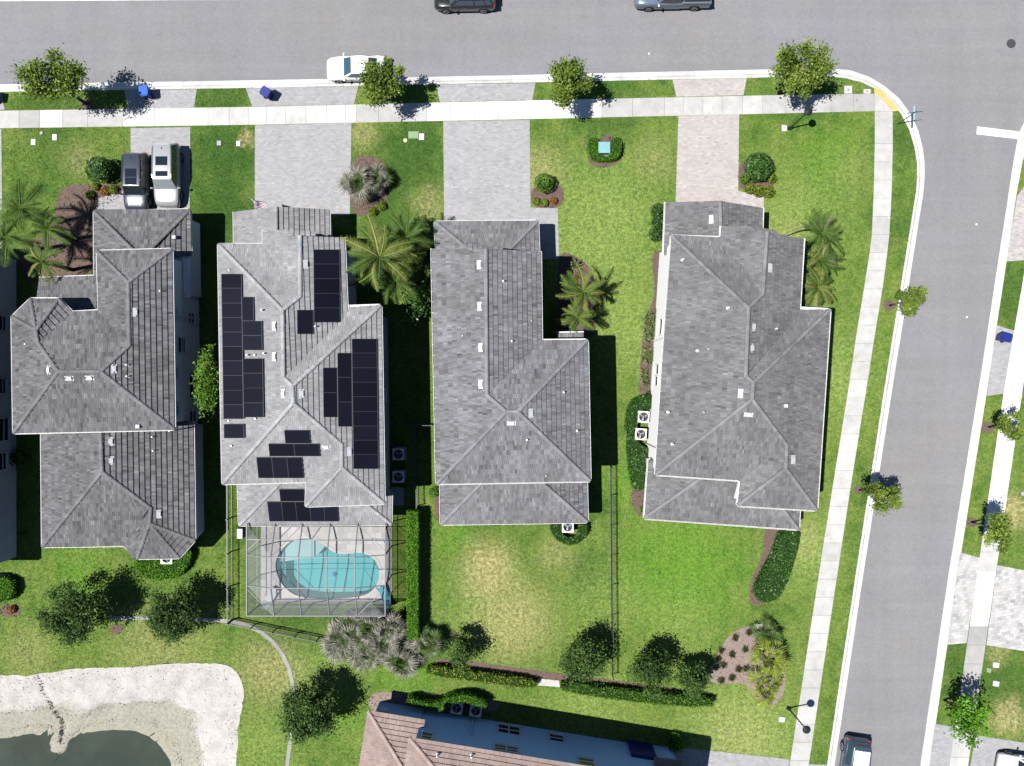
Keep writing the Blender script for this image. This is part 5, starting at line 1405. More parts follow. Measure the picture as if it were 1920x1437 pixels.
p5, q5 = a5-n5*.4, b5-n5*.4
for bx, k in (([(934,1358),(975,1381)],2), ([(927,1396),(972,1414)],2), ([(792,1374),(809,1390)],1), ([(1029,1376),(1058,1394)],1), ([(1083,1421),(1116,1440)],1)): h5.window((p5.x,p5.y), (q5.x,q5.y), bx, k)
c = p5.lerp(q5, .21)+n5*.07; mb = MB(); mb.bar((c.x,c.y,.05), (c.x,c.y,3.1), .09, .09); mb.build('downpipe', M['wall_blue'], h5.root)
mb = MB(); c = P(720,1332,2.2); mb.box((c.x,c.y,2.2), (.5,.3,.25), -.16); mb.build('wall_light', M['white'], h5.root)
mb = MB(); c = P(1204,1412,1.4); mb.box((c.x-n5.x*0+.0, c.y, 1.2), (1.9,.5,2.3), -.16); mb.build('doorway', M['bin_navy'], h5.root)
h5.vents([(820,1416,'p'),(884,1417,'p')]); h5.finish()

# ---- wall of the neighbouring house at the left edge
h0 = House('house', 'grey walled house cut off by the left edge', (-60,780), M['wall_grey'], M['roof1'], 0, .16)
h0.roof(3.0, [[(-8,465),(-8,1072),(-120,960),(-120,577)], [(-8,465),(-240,465),(-128,577),(-120,577)], [(-8,1072),(-240,1072),(-128,960),(-120,960)], [(-240,465),(-240,1072),(-128,960),(-128,577)]])
h0.walls(3.0, [(-8,465),(-8,1072),(-240,1072),(-240,465)])
ex0 = P(-8,700,3.0).x-.4
for bx in ([(-3,592),(10,621)], [(-3,710),(10,738)], [(-3,785),(15,826)], [(-3,850),(11,880)]): h0.window((ex0,0),(ex0,1),bx,1)
h0.finish()
# ------------------------------------------------------------------ vegetation
RV = random.Random(99)
def rdir(r=RV):
    z = r.uniform(-1,1); a = r.uniform(0,6.2832); s = math.sqrt(1-z*z); return Vector((s*math.cos(a), s*math.sin(a), z))
def leaf(mb, c, n, size, t, asp=.55, r=RV):
    u = n.cross(rdir(r)); 
    if u.length < 1e-3: return
    u.normalize(); v = n.cross(u); l = size*.5; w = l*asp
    mb.poly([c-u*l, c+v*w+u*l*.1, c+u*l, c-v*w+u*l*.1], t)
def crown_mesh(mb, center, radii, n, size, clumps, r, hollow=.45, spread=.30, up=.55):
    cs = []
    for _ in range(clumps):
        d = rdir(r); k = r.uniform(hollow, 1.0)
        if d.z < -.5: d.z *= .4
        cs.append((Vector((d.x*radii[0]*k, d.y*radii[1]*k, d.z*radii[2]*k)), r.uniform(.7,1.35), r.gauss(0,.35)))
    for i in range(n):
        c, sc_, ct = cs[i % clumps]; s = spread*sc_
        o = Vector((r.gauss(0,s)*radii[0], r.gauss(0,s)*radii[1], r.gauss(0,s*.75)*radii[2]))
        nn = (rdir(r)*.9 + Vector((0,0,up)) + o.normalized()*.3 if o.length > 1e-4 else rdir(r)).normalized()
        leaf(mb, Vector(center)+c+o, nn, size*r.uniform(.6,1.35), ct+r.gauss(0,.35), r=r)
    return cs
def tree(label, px, h, center_z, radii, n, size, mat, clumps=40, cat='tree', name='street_tree', off=(0,0), group=None, hollow=.4, spread=.2, seed=1, trunk_r=.09, up=.55):
    r = random.Random(seed); base = P(*px); root = thing(name, label, cat, base, 0, group)
    mb = MB(); cen = Vector((off[0], off[1], center_z))
    cs = crown_mesh(mb, cen, radii, n, size, clumps, r, hollow, spread, up)
    tk = MB(); top = cen+Vector((0,0,radii[2]*.3))
    tk.tube([(0,0,-.1), (top.x*.2,top.y*.2,center_z*.35), (top.x*.6,top.y*.6,center_z*.75), top], [trunk_r*1.3, trunk_r, trunk_r*.7, trunk_r*.25], 7)
    for c, s, t in cs[::max(1, len(cs)//14)]:
        f = r.uniform(.35,.75); st = Vector((top.x*f, top.y*f, center_z*.4+(top.z-center_z*.4)*f*.7))
        e = cen+c; m_ = st.lerp(e,.55)+Vector((0,0,.15)); tk.tube([st, m_, e], [trunk_r*.45, trunk_r*.28, trunk_r*.08], 5)
    tk.build('trunk', M['bark'], root, Matrix.Identity(4), True)
    mb.build('crown', M[mat], root, Matrix.Identity(4)); return root
SG = 'street trees on the verge'
tree('tall leafy street tree shading the verge beside the first driveway', (162,195), 6, 4.5, (2.45,1.9,1.5), 7800, .22, 'leaf_tree', 30, off=(.1,.1), seed=3, spread=.135, trunk_r=.11)
tree('leafy street tree overhanging the white sedan', (726,189), 5.5, 3.7, (1.95,1.6,1.3), 5400, .22, 'leaf_tree', 24, off=(-.1,.1), seed=5, spread=.14)
tree('compact bright green street tree beside the third apron', (1061,182), 5, 3.7, (1.55,1.85,1.5), 5800, .21, 'leaf_tree', 22, seed=8, spread=.15)
tree('tall street tree near the corner beside the lamp post', (1460,176), 6.5, 4.6, (1.75,2.0,1.9), 8200, .21, 'leaf_tree', 28, off=(.05,.15), seed=12, spread=.135, trunk_r=.11)
tree('sapling leaning over the side road kerb right of the corner house', (1668,573), 4, 3.0, (1.15,1.2,.9), 2925, .19, 'leaf_tree', 15, off=(.2,.1), seed=14, spread=.16, trunk_r=.06)
tree('sapling over the kerb beside the rear of the corner house', (1611,919), 4, 3.3, (1.5,1.1,.8), 3375, .19, 'leaf_tree', 15, off=(.25,-.1), seed=15, spread=.16, trunk_r=.06)
tree('sparse sapling overhanging the bright sidewalk across the side road', (1853,801), 3.5, 2.5, (1.15,1.3,.8), 2250, .19, 'leaf_tree', 14, off=(.2,.2), seed=16, spread=.16, trunk_r=.06)
tree('dark green sapling over the sidewalk across the side road', (1821,979), 4, 3.1, (1.05,1.5,.8), 3375, .19, 'leaf_tree', 15, off=(.1,0), seed=17, spread=.16, trunk_r=.06)
tree('wispy willow like tree in the lower right across the side road', (1770,1312), 5, 3.2, (1.6,1.8,1.0), 1900, .24, 'leaf_hedge', 36, off=(.2,0), seed=18, spread=.16, trunk_r=.07, hollow=.2)
tree('large dark leaved tree on the lower left lawn near the pond', (182,1128), 5.5, 3.0, (2.1,2.1,1.9), 11700, .19, 'leaf_oak', 41, name='lawn_tree', off=(-.1,-.1), seed=21, spread=.17, trunk_r=.12)
tree('medium dark leaved tree on the rear lawn next to the pool fence', (352,1130), 5.2, 2.9, (1.75,1.9,1.8), 9000, .19, 'leaf_oak', 36, name='lawn_tree', seed=22, spread=.17, trunk_r=.11)
tree('dark leaved tree standing over the curved edging strip', (597,1306), 5.4, 3.0, (1.9,1.95,1.8), 10350, .19, 'leaf_oak', 38, name='lawn_tree', seed=23, spread=.17, trunk_r=.12)
tree('lone small tree at the edge of the dry rear lawn', (864,1203), 3.5, 2.2, (1.25,1.25,1.3), 2352, .18, 'leaf_oak', 16, name='lawn_tree', seed=24, spread=.17, trunk_r=.06)
tree('bushy tree at the hedge left of the black dividing fence', (1086,1214), 5, 2.7, (1.6,1.55,1.9), 7447, .18, 'leaf_oak', 35, name='lawn_tree', seed=25, spread=.22, trunk_r=.09)
tree('bushy tree at the hedge right of the black dividing fence', (1203,1232), 5, 2.6, (1.35,1.35,1.8), 6664, .18, 'leaf_oak', 32, name='lawn_tree', seed=26, spread=.22, trunk_r=.09)
tree('smaller tree at the right end of the rear hedge beside the mulch bed', (1288,1252), 4, 2.1, (1.05,.95,1.4), 4312, .18, 'leaf_oak', 25, name='lawn_tree', seed=27, spread=.22, trunk_r=.08)
tree('bright green tree squeezed between the first two houses', (421,712), 6, 4.2, (.85,2.35,1.4), 2600, .2, 'leaf_fresh', 46, name='side_yard_tree', off=(.2,0), seed=28, spread=.2, up=.7)
tree('dark shrubby tree in the shade between the palms and the middle house', (775,560), 4.5, 1.8, (1.2,1.9,1.2), 1800, .2, 'leaf_dark', 40, name='side_yard_tree', seed=29)
tree('shaded bushy tree left of the middle house garage', (785,450), 3.5, 1.7, (.9,1.5,1.3), 1600, .2, 'leaf_dark', 36, name='side_yard_tree', seed=30)

# ---- hedges and shrubs
def hedge(label, px_poly, h, mat, n=2, dens=150, size=.11, name='hedge', cat='hedge', seed=1, group=None, rough=.05, z0=0.0):
    """px_poly: outline on the ground"""
    r = random.Random(seed); lp = smooth_loop(pw(px_poly), n) if n else pw(px_poly)
    lp = [Vector((p.x,p.y,0)) for p in lp]
    if area2(lp) < 0: lp.reverse()
    c = sum(lp, Vector())/len(lp); root = thing(name, label, cat, c, 0, group)
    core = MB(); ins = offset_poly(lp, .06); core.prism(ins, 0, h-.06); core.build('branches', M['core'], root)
    mb = MB(); A = abs(area2(lp))/2; xs = [p.x for p in lp]; ys = [p.y for p in lp]; k = 0
    while k < A*dens*2.6:
        x = r.uniform(min(xs), max(xs)); y = r.uniform(min(ys), max(ys))
        if inside((x,y), lp):
            nz = mnoise.noise(Vector((x*2.2,y*2.2,seed)))
            leaf(mb, Vector((x,y,h+nz*rough*1.5+r.gauss(0,rough*.6))), (rdir(r)*.8+Vector((0,0,.8))).normalized(), size*r.uniform(.6,1.4), nz*.8+r.gauss(0,.35), r=r)
        k += 1
    for i in range(len(lp)):
        a, b = lp[i], lp[(i+1)%len(lp)]; L = (b-a).length; nn = Vector(((b-a).y, -(b-a).x, 0))
        if L < 1e-5: continue
        nn.normalize()
        for _ in range(int(L*h*dens*1.3)+1):
            q = a.lerp(b, r.random())+nn*r.gauss(0,.035)+Vector((0,0,h*r.random()))
            leaf(mb, q, (nn+rdir(r)*.8+Vector((0,0,.3))).normalized(), size*r.uniform(.6,1.4), r.gauss(0,.35), r=r)
    mb.build('foliage', M[mat], root); return root
def ball(label, px, rad, mat, h=None, n=900, size=.13, name='shrub', cat='shrub', seed=1, group=None, rz=1.0):
    r = random.Random(seed); b = P(*px); root = thing(name, label, cat, b, 0, group); h = h or rad
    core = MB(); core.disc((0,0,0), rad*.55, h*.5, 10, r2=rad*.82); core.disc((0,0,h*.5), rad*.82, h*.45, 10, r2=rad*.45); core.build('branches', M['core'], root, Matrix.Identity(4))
    mb = MB()
    for _ in range(n):
        d = rdir(r); d.z = abs(d.z) if r.random() < .75 else d.z*.5
        nz = mnoise.noise(d*2.5+Vector((seed,0,0)))
        q = Vector((d.x*rad, d.y*rad, 0))*(1+nz*.16+r.gauss(0,.04)) + Vector((0,0,h*.5+d.z*h*.55*(1+nz*.12)))
        leaf(mb, q, (d+rdir(r)*.8).normalized(), size*r.uniform(.6,1.4), nz+r.gauss(0,.3), r=r)
    mb.build('foliage', M[mat], root, Matrix.Identity(4)); return root
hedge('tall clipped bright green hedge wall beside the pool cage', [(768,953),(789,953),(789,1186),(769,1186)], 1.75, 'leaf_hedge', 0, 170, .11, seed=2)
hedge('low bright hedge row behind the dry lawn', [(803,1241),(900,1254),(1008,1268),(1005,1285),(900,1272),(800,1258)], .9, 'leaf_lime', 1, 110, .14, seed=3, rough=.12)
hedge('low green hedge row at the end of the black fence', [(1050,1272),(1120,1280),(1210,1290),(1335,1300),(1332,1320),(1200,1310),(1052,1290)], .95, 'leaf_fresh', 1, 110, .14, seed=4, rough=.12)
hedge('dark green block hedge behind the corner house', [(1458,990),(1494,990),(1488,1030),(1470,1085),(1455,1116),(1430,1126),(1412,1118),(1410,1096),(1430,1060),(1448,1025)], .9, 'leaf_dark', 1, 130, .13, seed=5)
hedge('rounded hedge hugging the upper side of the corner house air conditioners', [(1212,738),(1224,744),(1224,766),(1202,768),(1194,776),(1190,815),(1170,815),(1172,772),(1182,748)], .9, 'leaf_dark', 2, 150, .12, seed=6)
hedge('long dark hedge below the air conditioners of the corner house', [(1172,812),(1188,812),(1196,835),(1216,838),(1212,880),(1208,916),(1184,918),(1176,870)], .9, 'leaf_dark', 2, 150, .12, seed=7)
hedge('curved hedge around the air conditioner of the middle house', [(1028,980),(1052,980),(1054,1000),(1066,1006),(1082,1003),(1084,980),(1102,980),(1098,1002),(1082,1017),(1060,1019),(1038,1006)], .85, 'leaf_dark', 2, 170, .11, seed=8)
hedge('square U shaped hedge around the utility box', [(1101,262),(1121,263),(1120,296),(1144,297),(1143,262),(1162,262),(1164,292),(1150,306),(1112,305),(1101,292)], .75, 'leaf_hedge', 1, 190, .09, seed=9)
hedge('scalloped hedge in the shade of the brown roofed house', [(768,1297),(800,1305),(826,1306),(845,1295),(872,1291),(900,1297),(918,1310),(905,1318),(880,1305),(855,1305),(838,1318),(825,1322),(790,1316),(765,1308)], 1.3, 'leaf_hedge', 1, 190, .10, seed=10)
hedge('hedge behind the rear bay of the weathered roof house', [(258,1040),(300,1036),(362,1022),(368,1040),(350,1072),(320,1086),(270,1078)], .8, 'leaf_hedge', 1, 140, .12, seed=11)
hedge('hedge next to the air conditioner at the left edge', [(-20,1080),(36,1078),(40,1110),(20,1126),(-20,1124)], .9, 'leaf_hedge', 1, 150, .11, seed=12)
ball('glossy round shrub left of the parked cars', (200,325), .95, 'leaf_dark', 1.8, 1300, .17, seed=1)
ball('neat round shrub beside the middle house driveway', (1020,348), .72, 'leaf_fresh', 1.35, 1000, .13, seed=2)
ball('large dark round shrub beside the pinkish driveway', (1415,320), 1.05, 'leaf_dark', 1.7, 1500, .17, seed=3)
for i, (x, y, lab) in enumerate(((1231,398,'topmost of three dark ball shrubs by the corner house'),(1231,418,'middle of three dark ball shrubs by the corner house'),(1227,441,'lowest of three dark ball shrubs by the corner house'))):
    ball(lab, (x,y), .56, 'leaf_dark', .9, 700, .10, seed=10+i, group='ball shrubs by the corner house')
for i, (x, y, rr, m_, lab) in enumerate(((1403,356,.42,'leaf_lime','left yellow green low shrub below the large round shrub'),(1420,361,.45,'leaf_lime','middle yellow green low shrub below the large round shrub'),(1438,362,.45,'leaf_lime','right yellow green low shrub below the large round shrub'),
        (1394,338,.4,'leaf_fresh','small green shrub at the driveway side of the large round shrub'),(1443,336,.4,'leaf_lime','small lime shrub to the right of the large round shrub'),
        (1005,379,.28,'leaf_lime','tiny lime plant left in the driveway corner bed'),(1020,382,.3,'leaf_lime','tiny lime plant in the middle of the driveway corner bed'),(1038,378,.28,'redleaf','tiny reddish plant right in the driveway corner bed'),
        (700,398,.35,'leaf_lime','yellow flowering plant under the silver fan palms, left'),(716,388,.35,'leaf_lime','yellow flowering plant under the silver fan palms, right'),
        (182,352,.3,'leaf_lime','lime plant below the glossy round shrub, left'),(200,360,.35,'redleaf','reddish plant below the glossy round shrub'),(216,358,.35,'leaf_lime','lime plant below the glossy round shrub, right'),(172,368,.35,'leaf_lime','lime plant at the left end of the driveway bed'),
        (46,858,.75,'leaf_oak','grey green round bush in the shade between the left edge houses'),(1262,1382,.55,'leaf_hedge','upper small round shrub by the brown roofed house driveway'),(1270,1394,.5,'leaf_hedge','lower small round shrub by the brown roofed house driveway'),
        (1196,908,.42,'leaf_fresh','small shrub at the lower end of the long dark hedge'),(1207,955,.35,'leaf_hedge','tiny shrub in the mulch behind the air conditioners'),(806,480,.5,'leaf_dark','small bush tucked against the middle house garage corner'),
        (815,922,.4,'leaf_fresh','small green shrub at the rear corner of the middle house'),(757,905,.35,'leaf_oak','tiny bush between the two shaded air conditioners'),(25,1142,.3,'redleaf','small dead bush in the bare mulch patch'))):
    ball(lab, (x,y), rr, m_, rr*1.5, int(260+900*rr*rr), .11, seed=40+i, name='shrub')
# ---- palms
def frond_mesh(name, L, nl, ll, droop, mat, seed, w=.045):
    r = random.Random(seed); mb = MB(); pts = []
    for i in range(15):
        k = i/14; pts.append(Vector((L*k*(1-.12*k), 0, L*(.42*k-droop*k*k))))
    mb.tube(pts, [.03*(1-.8*i/14)+.006 for i in range(15)], 4, t=.6)
    for i in range(nl):
        k = .10+.90*i/nl; j = min(int(k*14), 13); f = k*14-j; p = pts[j].lerp(pts[j+1], f); d = (pts[j+1]-pts[j]).normalized()
        for s in (-1, 1):
            l = ll*(.45+1.1*k*(1-k)*2.0)*r.uniform(.8,1.15)*(1 if k < .9 else .7); sd = Vector((0,s,0))
            dr = (sd*.85+d*.62+Vector((0,0,r.uniform(-.12,.25)))).normalized(); e = p+dr*l+Vector((0,0,-l*l*.30*r.uniform(.6,1.4)))
            m_ = p.lerp(e,.5)+Vector((0,0,l*.08)); ww = (d*w if True else d)
            t = r.gauss(0,.3); mb.poly([p-ww*.5, p+ww*.5, m_+ww*.5, m_-ww*.5], t); mb.poly([m_-ww*.5, m_+ww*.5, e], t)
    return mb.mesh(name, M[mat])
FR = {m_: [frond_mesh('frond', 1.0, 46, .20, d, m_, s, .0125) for s, d in ((1,.75),(2,1.05),(3,.55))] for m_ in ('palm','palm_yellow','palm_pale')}
def palm(label, px, h, L, n, seed, mats=('palm','palm','palm_yellow'), pale=0, lean=(0,0), group=None):
    r = random.Random(seed); root = thing('palm_tree', label, 'palm tree', P(*px), 0, group)
    top = Vector((lean[0], lean[1], h)); mb = MB()
    mb.tube([(0,0,-.1),(lean[0]*.3,lean[1]*.3,h*.5),top], [.16,.13,.11], 9); mb.build('trunk', M['bark'], root, Matrix.Identity(4), True)
    cr = MB(); cr.tube([top-Vector((0,0,.3)), top+Vector((0,0,.15)), top+Vector((0,0,.35))], [.10,.12,.03], 8); cr.build('crownshaft', M['palm'], root, Matrix.Identity(4), True)
    for i in range(n):
        a = i*2.399+r.uniform(-.25,.25); k = i/n; m_ = r.choice(mats)
        if i < pale: m_ = 'palm_pale'
        pitch = math.radians(-14+66*k+r.uniform(-10,10)); s = 1.12*L*r.uniform(.68,1.12)*(1-.30*k)
        Mx = Matrix.Translation(top+Vector((0,0,.1))) @ Matrix.Rotation(a, 4, 'Z') @ Matrix.Rotation(-pitch, 4, 'Y') @ Matrix.Rotation(r.uniform(-.7,.7), 4, 'X') @ Matrix.Diagonal((s,s*r.uniform(.85,1.15),s*r.uniform(.8,1.25),1))
        inst('frond', FR[m_][i % 3], root, Mx, r.gauss(0,.2))
def gpx(x, y, z): k = (CAMH-z)/CAMH; return (960+(x-960)*k, 718.5+(y-718.5)*k)
def crown_at(label, x, y, z, L, n, seed, **kw): palm(label, gpx(x,y,z), z, L, n, seed, **kw)
crown_at('feather palm at the far left, topmost of its group', 40,392,4.6,2.3,24,1, mats=('palm',))
crown_at('feather palm in the middle of the left group', 92,432,3.6,1.9,20,2, mats=('palm',))
crown_at('feather palm touching the left edge', 14,448,4.4,2.2,22,3, mats=('palm',))
crown_at('feather palm lowest of the left group, next to the entry roof', 82,492,3.8,1.9,22,4, mats=('palm','palm_yellow'))
crown_at('big sunlit feather palm between the solar panel house and the middle house', 712,482,5.4,3.1,27,5, mats=('palm','palm_yellow'))
crown_at('darker feather palm behind the big sunlit one, upper right', 762,446,3.9,2.4,24,6, mats=('palm',))
crown_at('feather palm below the big sunlit one near the middle house wall', 742,528,3.6,2.2,22,7, mats=('palm',))
crown_at('feather palm with yellow tips beside the shaded path, upper', 1092,548,3.5,2.1,24,8, mats=('palm','palm_yellow'))
crown_at('feather palm beside the shaded path, lower', 1082,596,2.9,1.8,22,9, mats=('palm','palm_yellow'))
crown_at('upper feather palm right of the corner house with pale fronds', 1538,440,3.4,2.1,24,10, mats=('palm',), pale=4)
crown_at('middle feather palm right of the corner house', 1538,490,2.9,1.9,24,11, mats=('palm','palm_yellow'), pale=2)
crown_at('lower feather palm right of the corner house', 1530,540,2.8,1.9,24,12, mats=('palm','palm_yellow','palm_yellow'))
def fan_mesh(mat, seed, n=15, w=.025):
    r = random.Random(seed); mb = MB(); mb.tube([(0,0,0),(.35,0,.05),(.5,0,.05)], [.02,.014,.01], 4, t=.4)
    for i in range(n):
        a = math.radians(-95+190*i/(n-1))+r.uniform(-.05,.05); l = .52*(.75+.25*math.cos(a*.8))*r.uniform(.85,1.1); d = Vector((math.cos(a), math.sin(a), 0)); s = Vector((-d.y,d.x,0))
        p = Vector((.5,0,.05)); m_ = p+d*l*.55+Vector((0,0,.05+r.uniform(-.02,.02))); e = p+d*l+Vector((0,0,-.10*r.uniform(.3,1.6))); t = r.gauss(0,.35)
        mb.poly([p-s*w*.3, p+s*w*.3, m_+s*w, m_-s*w], t); mb.poly([m_-s*w, m_+s*w, e], t)
    return mb.mesh('leaf', M[mat])
FN = {m_: [fan_mesh(m_, s) for s in (1,2)] for m_ in ('fan','fan_dead','fan_bright')}
def fan_palm(label, px, h, L, n, dead, seed, mat='fan', group=None, name='fan_palm'):
    r = random.Random(seed); root = thing(name, label, 'fan palm', P(*px), 0, group); mb = MB()
    mb.tube([(0,0,-.1),(0,0,h*.5),(0,0,h)], [.13,.11,.09], 8); mb.build('trunk', M['bark'], root, Matrix.Identity(4), True)
    for i in range(n):
        k = i/n; isd = i < dead; m_ = 'fan_dead' if isd else mat; a = i*2.399+r.uniform(-.3,.3)
        pitch = math.radians(-28+95*k+r.uniform(-9,9)) if not isd else math.radians(r.uniform(-30,58)); s = L*r.uniform(.65,1.15)*(1-(.35*k if not isd else 0))
        inst('leaf', FN[m_][i % 2], root, Matrix.Translation((0,0,h)) @ Matrix.Rotation(a,4,'Z') @ Matrix.Rotation(-pitch,4,'Y') @ Matrix.Rotation(r.uniform(-.5,.5),4,'X') @ Matrix.Diagonal((s,s,s,1)), r.gauss(0,.2))
fan_palm('silver fan palm on the left of the round bed', (680,352), 1.1, 1.7, 40, 26, 1)
fan_palm('greener fan palm on the right of the round bed', (711,344), 1.0, 1.5, 34, 12, 2)
for i, (x, y, lab) in enumerate(((664,1166,'silver fan palm nearest the cage corner, top left of the clump'),(699,1167,'silver fan palm under the cage edge, top middle of the clump'),(737,1172,'silver fan palm by the hedge end, top right of the clump'),(644,1192,'leftmost silver fan palm of the clump'),
        (692,1211,'silver fan palm at the lower centre of the clump'),(791,1205,'silver fan palm right of the hedge end'),(758,1228,'lowest silver fan palm of the clump'),(725,1194,'silver fan palm in the heart of the clump'),(668,1194,'silver fan palm left of the clump heart'),(806,1196,'rightmost greener fan palm of the clump'))):
    fan_palm(lab, (x,y), .7+.5*((i*7)%5)/5, 1.45+.1*((i*3)%5), 46, 27 if i != 9 else 5, 10+i, group='silver fan palms below the pool cage')
fan_palm('upper bright fan palm in the mulch bed by the sidewalk', (1426,1222), 1.5, 2.0, 16, 0, 31, 'fan_bright')
fan_palm('lower bright fan palm in the mulch bed by the sidewalk', (1424,1282), 1.3, 1.9, 15, 0, 32, 'fan_bright')
fan_palm('dark green fan palm at the top of the mulch bed by the sidewalk', (1432,1184), .8, 1.6, 20, 0, 33, 'fan')
def tuft(label, px, h, n, mat, seed, w=.03, spread=.6, name='strap_plant', cat='plant', group=None):
    r = random.Random(seed); root = P(*px); mb = MB()
    for i in range(n):
        a = r.uniform(0,6.283); d = Vector((math.cos(a), math.sin(a), 0)); s = Vector((-d.y,d.x,0)); l = h*r.uniform(.7,1.15); o = r.uniform(.25,1)*spread
        p = d*r.uniform(0,.06); m_ = p+d*l*o*.55+Vector((0,0,l*.75)); e = p+d*l*o*1.15+Vector((0,0,l*(.75-.35*o))); t = r.gauss(0,.5)
        mb.poly([p-s*w*.6, p+s*w*.6, m_+s*w*.5, m_-s*w*.5], t); mb.poly([m_-s*w*.5, m_+s*w*.5, e], t)
    mb.build(name, M[mat], None, Matrix.Translation(root), label=label, cat=cat, group=group)
k = 0
for (x0, y0, x1, y1, n) in ((1214,590,1211,640,6),(1224,585,1222,640,5),(1208,650,1207,676,3),(1218,655,1215,680,3),(1206,690,1206,724,3),(1212,735,1214,742,1)):
    for i in range(n):
        f = (i+.5)/n; k += 1
        tuft('spiky variegated strap plant in the mulch strip along the white wall', (x0+(x1-x0)*f+RV.uniform(-3,3), y0+(y1-y0)*f+RV.uniform(-2,2)), .55, 46, 'spiky', 100+k, .035, .95, group='strap plants along the white wall')
for i, (x, y) in enumerate(((1377,1195),(1351,1218.6),(1371,1226),(1344.6,1235),(1354.6,1246),(1383.5,1254),(1351,1275),(1371,1270),(1396,1217),(1403.5,1185),(1341,1250),(1397,1252))):
    tuft('small dark grass tuft in the pale mulch bed by the sidewalk', (x,y), .36, 130, 'clump', 200+i, .03, .95, 'grass_tuft', 'plant', 'dark tufts in the pale mulch bed')
tuft('yellow bromeliad with long straps at the end of the shaded path', (1077,500), .8, 40, 'spiky', 301, .09, .9)
tuft('orange red bromeliad under the path palms', (1079,522), .5, 30, 'redleaf', 302, .08, .9)
# ------------------------------------------------------------------ pool cage, fences, machines, street furniture, cars
I4 = Matrix.Identity(4)
cage = thing('pool_cage', 'grey framed insect screen cage over the swimming pool', 'screen enclosure', ((CX0+CX1)/2, (CY0+CYH)/2, 0))
BX = [CX0, -17.58, -15.57, -13.5, -11.45, CX1]
prof = [(CYH-.45, 3.0), (-12.7, 4.05), (-14.95, 4.05), (CY0, 3.25)]
EAVE = 3.25
def cz(y):
    for (a, za), (b, zb) in zip(prof, prof[1:]):
        if b <= y <= a: return za+(zb-za)*(a-y)/(a-b)
    return prof[-1][1]
def beam(name, a, b, w=.055, h=.11, mat='frame_grey'):
    mb = MB(); mb.bar(a, b, w, h); mb.build(name, M[mat], cage)
for i, x in enumerate(BX):
    edge = i in (0, 5)
    if not edge:
        for (a, za), (b, zb) in zip(prof, prof[1:]): beam('rafter', (x,a,za), (x,b,zb), .06, .13)
    else: beam('eave_rail', (x,CYH-.4,EAVE), (x,CY0,EAVE), .07, .13)
    beam('post', (x,CY0,0), (x,CY0,EAVE))
for x in (CX0, CX1):
    for y in (-10.8,-12.7,-14.95): beam('post', (x,y,0), (x,y,EAVE))
    for z in (.95,): beam('chair_rail', (x,CYH-.4,z), (x,CY0,z), .05, .05)
beam('eave_rail', (CX0,CY0,EAVE), (CX1,CY0,EAVE), .07, .13); beam('chair_rail', (CX0,CY0,.95), (CX1,CY0,.95), .05, .05)
xi0, xi1 = BX[1], BX[4]
for y, z in ((-12.7,4.05),(-14.95,4.05)):
    beam('purlin', (xi0,y,z), (xi1,y,z)); beam('purlin', (CX0,y,EAVE), (xi0,y,z)); beam('purlin', (xi1,y,z), (CX1,y,EAVE))
for y in (-11.55,):
    z = cz(y); beam('purlin', (xi0,y,z), (xi1,y,z), .05, .06); beam('purlin', (CX0,y,EAVE), (xi0,y,z), .05, .06); beam('purlin', (xi1,y,z), (CX1,y,EAVE), .05, .06)
for a, b in ((((CX0,-15.2,EAVE)),(xi0,CY0,EAVE)), ((CX0,-12.4,EAVE),(xi0,CYH-.5,3.0)), ((CX1,-12.4,EAVE),(xi1,CYH-.5,3.0)), ((CX1,-15.2,EAVE),(xi1,CY0,EAVE)), ((BX[1],-12.7,4.05),(BX[2],CYH-.5,3.0)), ((BX[3],-14.95,4.05),(BX[4],CY0,3.25)) ):
    beam('diagonal_brace', a, b, .04, .04)
def scr(pts):
    mb = MB(); mb.poly(pts); mb.build('screen_panel', M['screen'], cage)
for i in range(5):
    xa, xb = BX[i], BX[i+1]
    za = lambda y: EAVE if i == 0 else cz(y)
    zb = lambda y: EAVE if i == 4 else cz(y)
    for (a, _), (b, _) in zip(prof, prof[1:]):
        fa = (lambda y: EAVE) if i == 0 else cz; fb = (lambda y: EAVE) if i == 4 else cz
        if i in (0,4): scr([(xa,a,fa(a)),(xb,a,fb(a)),(xb,b,fb(b))]); scr([(xa,a,fa(a)),(xb,b,fb(b)),(xa,b,fa(b))])
        else: scr([(xa,a,fa(a)),(xb,a,fb(a)),(xb,b,fb(b)),(xa,b,fa(b))])
    scr([(xa,CY0,.05),(xb,CY0,.05),(xb,CY0,EAVE),(xa,CY0,EAVE)])
for x in (CX0, CX1):
    yy = [CYH-.4,-12.7,-14.95,CY0]
    for a, b in zip(yy, yy[1:]): scr([(x,a,.05),(x,b,.05),(x,b,EAVE),(x,a,EAVE)])
# things on the deck
def lounger(label, px, rz, mat):
    o = thing('pool_lounger', label, 'lounger', P(*px)+Vector((0,0,.05)), rz)
    mb = MB(); mb.box((0,0,.30),(1.2,.62,.07)); mb.build('seat', M[mat], o, I4)
    mb = MB(); mb.bar((-.6,0,.32),(-1.05,0,.72),.62,.06); mb.build('backrest', M[mat], o, I4)
    for x, y in ((-.5,-.26),(-.5,.26),(.5,-.26),(.5,.26)):
        mb = MB(); mb.box((x,y,.14),(.05,.05,.28)); mb.build('leg', M['frame_grey'], o, I4)
lounger('pale grey lounger in the lower left corner of the pool deck', (512,1114), 1.0, 'grey_fabric')
lounger('folded teal lounger by the right edge of the pool deck', (722,1112), 1.9, 'teal_fabric')
mb = MB(); mb.prism(pw([(703,1011),(720,1011),(721,1018),(703,1018)]), .04, .16); mb.build('door_step', M['grey_fabric'], label='grey step at the house end of the pool deck', cat='step')
